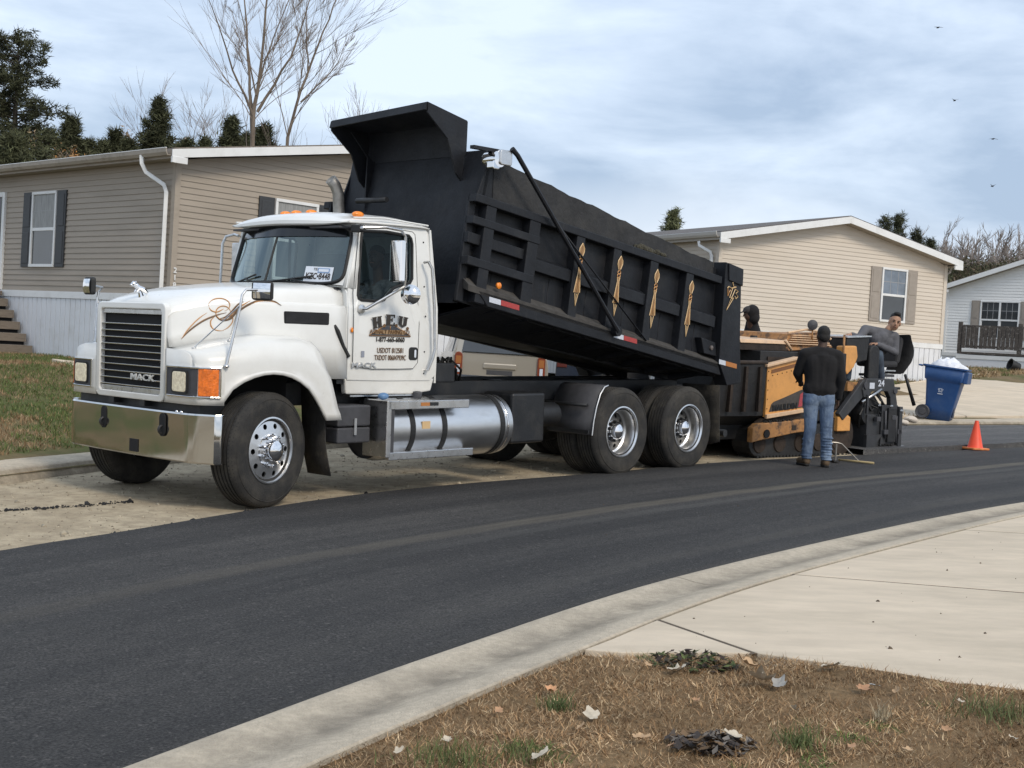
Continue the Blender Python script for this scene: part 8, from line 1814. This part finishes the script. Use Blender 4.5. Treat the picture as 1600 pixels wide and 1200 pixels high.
bare_tree('bare_tree', [([b0, sky_pt(396, 190, 40), sky_pt(406, 100, 40), sky_pt(425, -70, 40)], 0.092), ([sky_pt(394, 215, 40), sky_pt(390, 120, 40.3), sky_pt(380, -40, 40.6)], 0.065), ([sky_pt(398, 185, 40), sky_pt(365, 110, 39.6), sky_pt(318, -20, 39)], 0.045), ([sky_pt(402, 175, 40), sky_pt(455, 90, 40), sky_pt(492, -30, 40.4)], 0.05), ([sky_pt(405, 130, 40), sky_pt(425, 60, 41), sky_pt(470, -40, 41)], 0.035), ([sky_pt(400, 150, 40), sky_pt(385, 60, 41), sky_pt(360, -50, 41)], 0.03)], 'tall leafless tree behind the taupe house, thicker trunk', 12, 5, 0.0065, spread=0.32, dens=1.25)
b1 = at(440, 39); b1.z = 0.8
bare_tree('bare_tree', [([b1, sky_pt(448, 215, 39), sky_pt(478, 120, 39), sky_pt(505, 50, 39), sky_pt(535, -30, 39)], 0.06), ([sky_pt(470, 160, 39), sky_pt(520, 110, 39), sky_pt(545, 60, 39)], 0.025), ([sky_pt(480, 110, 39), sky_pt(478, 40, 39), sky_pt(480, -20, 39)], 0.025)], 'thin leaning leafless tree right of the thicker one', 5, 5, 0.0065, spread=0.32, dens=1.25)

def conifer(px_, ytop, Y, rad, seed, label, tone=1.0, open_=0.0, name='pine_tree', grp='evergreens behind the taupe house', low=0.15, blunt=0.0):
    rnd = np.random.default_rng(seed); top = sky_pt(px_, ytop, Y); base = Vector((top.x, top.y, 0.6)); H = top.z-base.z
    root = empty(name, loc=base); tag(root, label, 'tree', grp)
    tk = MB(); tk.tube([(0, 0, 0), (0.05*rnd.normal(), 0, H*0.5), (0, 0, H*0.97)], [0.02*H+0.03, 0.012*H+0.02, 0.015], 7)
    low = max(low, 0.30 if rad < 2.0 and blunt > 0.9 else 0.52 if rad > 1.6 and blunt < 0.9 else low); nb = int((42+H*9)*(1.15 if blunt < 0.9 else 1)); V = []; F = []; T_ = []
    CP = []; CS = []; SH = []
    for k in range(nb):
        t = low+(1-low)*(k+rnd.uniform())/nb; a = k*2.4+rnd.normal(0, 0.4); prof_ = 1.2*(1-t)**(1.0-0.7*blunt)+0.04
        if blunt > 0.5: prof_ *= 0.75+0.5*noise.noise(Vector((t*9, a*0.5, seed)))+0.15
        L_ = max(0.12, rad*prof_*rnd.uniform(0.55, 1.15)); z = H*t
        dir_ = np.array([cos(a), sin(a), rnd.uniform(0.0, 0.5) if blunt > 0.5 else 0.30-0.30*(1-t)]); e_ = np.array([0, 0, z])+dir_*L_
        tk.tube([(0, 0, z), tuple(np.array([0, 0, z])*0.4+e_*0.6+np.array([0, 0, -0.04*L_])), tuple(e_)], [0.012+0.012*L_, 0.01+0.006*L_, 0.006], 4, caps=False)
        nc = min(14, max(4, int(L_*(13-5*open_))))
        u = (rnd.uniform(0.0, 1.0, nc))**0.6; u = u[u > 0.22+0.22*open_]
        if len(u) == 0: continue
        CP.append(np.array([0, 0, z])+dir_*L_*u[:, None]+rnd.normal(0, 1, (len(u), 3))*(0.05+0.09*L_*u[:, None])*np.array([1, 1, 0.6])); CS.append((0.11+0.045*rad)*rnd.uniform(0.6, 1.25, len(u))); SH.append(rnd.uniform(0.55, 1.4, len(u)))
    CP = np.concatenate(CP); CS = np.concatenate(CS); SH = np.concatenate(SH); nq = 22; n_ = len(CP)
    dv = rnd.normal(0, 1, (n_, nq, 3)); dv[..., 2] = dv[..., 2]*0.7+0.45; dv /= np.linalg.norm(dv, axis=2, keepdims=True); sv = np.cross(dv, rnd.normal(0, 1, (n_, nq, 3))); sv /= np.linalg.norm(sv, axis=2, keepdims=True)
    cs = CS[:, None, None]; b_ = CP[:, None]+rnd.normal(0, 1, (n_, nq, 3))*cs*0.30
    V = np.stack([b_-sv*cs*0.085, b_+sv*cs*0.085, b_+dv*cs*1.1], 2).reshape(-1, 3); F = np.arange(len(V)).reshape(-1, 3)
    T_ = np.repeat((np.array([0.062, 0.066, 0.034])*tone*SH[:, None, None]*rnd.uniform(0.7, 1.35, (n_, nq, 1))).reshape(-1, 3), 3, 0)
    tk.build('trunk', M_BARKD, root); tri_mesh('crown', np.array(V), np.array(F), np.array(T_), M_NEED, root); return root
conifer(30, 54, 45, 1.95, 1, 'large dark pine at the left edge towering over the roof', 0.85, 0.3, blunt=1.0, low=0.30)
conifer(-50, 92, 46, 2.2, 2, 'big pine cut by the left picture edge', 0.8, 0.3, blunt=1.0, low=0.3)
conifer(112, 186, 43, 2.3, 3, 'spiky young pine right of the large pine', 1.0)
conifer(74, 205, 40, 1.5, 4, 'bushy green pine under the large pine', 1.45, blunt=0.6)
conifer(22, 213, 39, 1.8, 5, 'olive bushy pine over the brown neighbour roof', 1.3, blunt=0.6)
conifer(138, 222, 44, 1.8, 6, 'short pine tip just over the gutter', 1.0); conifer(160, 226, 46, 1.8, 7, 'lowest pine tip showing over the gutter', 1.1)
conifer(180, 208, 47, 2.4, 8, 'rounded young pine left of the tan leafed tree', 0.95); conifer(201, 220, 45, 1.9, 9, 'narrow pine tip between two tan leafed trees', 1.0)
conifer(249, 158, 48, 2.6, 10, 'pointed dark spruce, tallest above the middle of the roof', 0.9, low=0.1, name='spruce_tree')
conifer(292, 224, 46, 2.4, 11, 'low wide pine right of the pointed spruce', 1.1, blunt=0.4)
conifer(362, 188, 47, 2.5, 12, 'pointed pine left of the thicker bare trunk', 1.0, 0.3); conifer(412, 202, 46, 2.8, 13, 'dark pine right of the thicker bare trunk', 0.9)
conifer(322, 220, 50, 2.2, 14, 'small pine among bare twigs left of the bare tree', 1.1, 0.4); conifer(385, 212, 52, 2.0, 15, 'short pine directly behind the thicker bare trunk', 0.9)
conifer(1053, 330, 62, 2.4, 16, 'pale brownish cedar over the far end of the tan roof', 2.1, 0.5, 'cedar_tree', 'evergreens behind the tan house')
for i, (a, b, l) in enumerate(((1385, 341, 'first dark pine tip over the right slope of the tan roof'), (1405, 338, 'tallest dark pine tip over the tan roof'), (1432, 362, 'dark pine tip lower down the tan roof slope'), (1455, 374, 'last dark pine tip before the bare woods'))): conifer(a, b, 56+i, 1.35, 20+i, l, 0.8, 0.2, grp='evergreens behind the tan house', blunt=0.5)
def leafy(px_, ytop, Y, rad, seed, label, cols, n_=420):
    rnd = np.random.default_rng(seed); top = sky_pt(px_, ytop, Y); base = Vector((top.x, top.y, 0.6)); H = top.z-base.z; root = empty('autumn_tree', loc=base); tag(root, label, 'tree', 'thin autumn trees behind the taupe house')
    tk = MB(); V = []; F = []; T_ = []
    tk.tube([(0, 0, 0), (0, 0, H*0.6), (0.1, 0, H*0.95)], [0.07, 0.045, 0.01], 6)
    for k in range(46):
        z = H*rnd.uniform(0.35, 0.92); a = rnd.uniform(0, 6.28); L_ = rad*rnd.uniform(0.6, 1.2); e_ = (cos(a)*L_, sin(a)*L_, z+L_*rnd.uniform(0.5, 1.1)); e_ = (e_[0], e_[1], min(H, e_[2])); tk.tube([(0, 0, z), (e_[0]*0.5, e_[1]*0.5, (z+e_[2])/2+0.05), e_], [0.018, 0.012, 0.005], 3, caps=False)
        for c in range(int(n_/46)):
            cp = np.array([0, 0, z])*0+np.array(e_)*rnd.uniform(0.5, 1.0)+np.array([0, 0, z])*0; cp = np.array([0, 0, z])+(np.array(e_)-np.array([0, 0, z]))*rnd.uniform(0.45, 1.05)+rnd.normal(0, 0.10, 3)
            for q in range(5):
                d1 = rnd.normal(0, 1, 3)*0.05; d2 = rnd.normal(0, 1, 3)*0.05; b_ = cp+rnd.normal(0, 0.07, 3); o_ = len(V); V += [b_, b_+d1, b_+d2]; F.append((o_, o_+1, o_+2)); T_ += [np.array(cols[rnd.integers(len(cols))])*rnd.uniform(0.7, 1.3)]*3
    tk.build('trunk', M_BARK, root); tri_mesh('crown', np.array(V), np.array(F), np.array(T_), M_AUT, root)
A1 = [(0.34, 0.25, 0.15), (0.40, 0.30, 0.20), (0.25, 0.17, 0.09)]; A2 = [(0.40, 0.19, 0.06), (0.33, 0.20, 0.10)]
leafy(193, 205, 49, 0.55, 1, 'thin tree with a few tan leaves, left one', A1, 320); leafy(216, 203, 49, 0.7, 2, 'thin tree with tan leaves beside the pointed spruce', A1, 420); leafy(276, 208, 50, 0.8, 3, 'orange brown leafed tree right of the pointed spruce', A2, 460)
leafy(82, 212, 41.5, 0.7, 4, 'tan twiggy tree right behind the bushy green pine', A1, 300); leafy(100, 218, 42, 0.6, 5, 'rusty twiggy tree left of the spiky young pine', A2, 220)
for i, (a, b, l) in enumerate(((300, 205, 'small bare tree left of the pine among twigs'), (340, 212, 'small bare tree nearest the thicker trunk'), (235, 190, 'small bare tree behind the pointed spruce'), (560, 215, 'small bare tree partly behind the dump bed canopy'))):
    p0 = at(a, 52); p0.z = 0.8; bare_tree('bare_tree', [([p0, sky_pt(a, 260, 52), sky_pt(a+4, b, 52)], 0.06)], l, 40+i, 5, 0.010, 'small bare trees behind the taupe house', 0.5)
# far woods on the right, one brushy mass
rnd = random.Random(3); tw = MB()
def brush(px_, ytop, Y):
    top = sky_pt(px_, ytop, Y); base = Vector((top.x, top.y, 1.0)); H = top.z-base.z
    def br(p, d, L_, r, lv):
        e_ = p+d*L_; m_ = p.lerp(e_, 0.5)+Vector((rnd.gauss(0, .04), rnd.gauss(0, .04), 0))*L_; tw.tube([p, m_, e_], [r, r*0.75, r*0.4], 3, caps=False)
        if lv == 0: return
        for k in range(4 if lv > 1 else 5): 
            t = rnd.uniform(0.25, 1); nd = (d+Vector((rnd.gauss(0, 1), rnd.gauss(0, 1), rnd.gauss(0.2, 0.7)))*0.36).normalized(); br(p.lerp(e_, t), nd, L_*rnd.uniform(0.4, 0.6), r*0.6, lv-1)
    br(base, Vector((rnd.gauss(0, .05), rnd.gauss(0, .05), 1)).normalized(), H*0.62, 0.10, 4)
for k in range(84):
    x = 1432+k*2.6+rnd.uniform(-3, 3); brush(x, 384-7*sin(k*0.35)+rnd.uniform(-10, 16), 68+rnd.uniform(0, 26))
o = tw.build('bare_woods', mat('woods_twigs', (0.20, 0.17, 0.15), 0.95, var=0.35, vscale=0.6), None); tag(o, 'far brushy leafless woods behind the white house', 'woods', kind='stuff')
# low evergreen scrub under the woods line
V = []; F = []; T_ = []
r_ = np.random.default_rng(9)
for k in range(4200):
    px_ = r_.uniform(1440, 1640); c = sky_pt(px_, 425+abs(r_.normal(0, 22)), r_.uniform(62, 72)); 
    for q in range(9):
        b_ = np.array(c)+r_.normal(0, 0.30, 3); d1 = r_.normal(0, 0.075, 3); d2 = r_.normal(0, 0.075, 3); o_ = len(V); V += [b_, b_+d1, b_+d2]; F.append((o_, o_+1, o_+2)); T_ += [np.array([(0.075, 0.065, 0.035), (0.055, 0.06, 0.03), (0.11, 0.085, 0.06)][r_.integers(3)])*r_.uniform(0.7, 1.3)]*3
o = tri_mesh('woodland_scrub', np.array(V), np.array(F), np.array(T_), M_AUT); tag(o, 'brown green scrub at the foot of the far woods', 'scrub', kind='stuff')
# birds
for i, (a, b, w_, tilt, l) in enumerate(((1466, 43, 0.17, 0.02, 'bird with level wings, highest of the four in the sky'), (1492, 157, 0.12, 0.6, 'bird with raised wings, second from the top'), (1552, 217, 0.17, -0.2, 'bird with spread wings, third from the top'), (1551, 291, 0.10, 0.9, 'bird with raised wings, lowest of the four'))):
    c = sky_pt(a, b, 55); mb = MB()
    mb.tube([(-0.03, 0.10, 0), (0, 0, 0), (0.01, -0.12, 0.0)], [0.012, 0.03, 0.008], 6)
    for s in (1, -1): mb.add([(0, 0.05, 0.01), (s*w_*0.6, 0.04, w_*0.35*tilt+0.02), (s*w_*1.15, -0.04, w_*tilt*0.8), (s*w_*0.55, -0.05, w_*0.3*tilt+0.01), (0, -0.06, 0.005)], [(0, 1, 2, 3, 4)])
    mb.v = [tuple(Vector(v)+c) for v in mb.v]; o = mb.build('bird', mat('bird_dark', (0.03, 0.03, 0.035), 0.8), None, solid=0.006); tag(o, l, 'bird', 'birds flying in the sky')
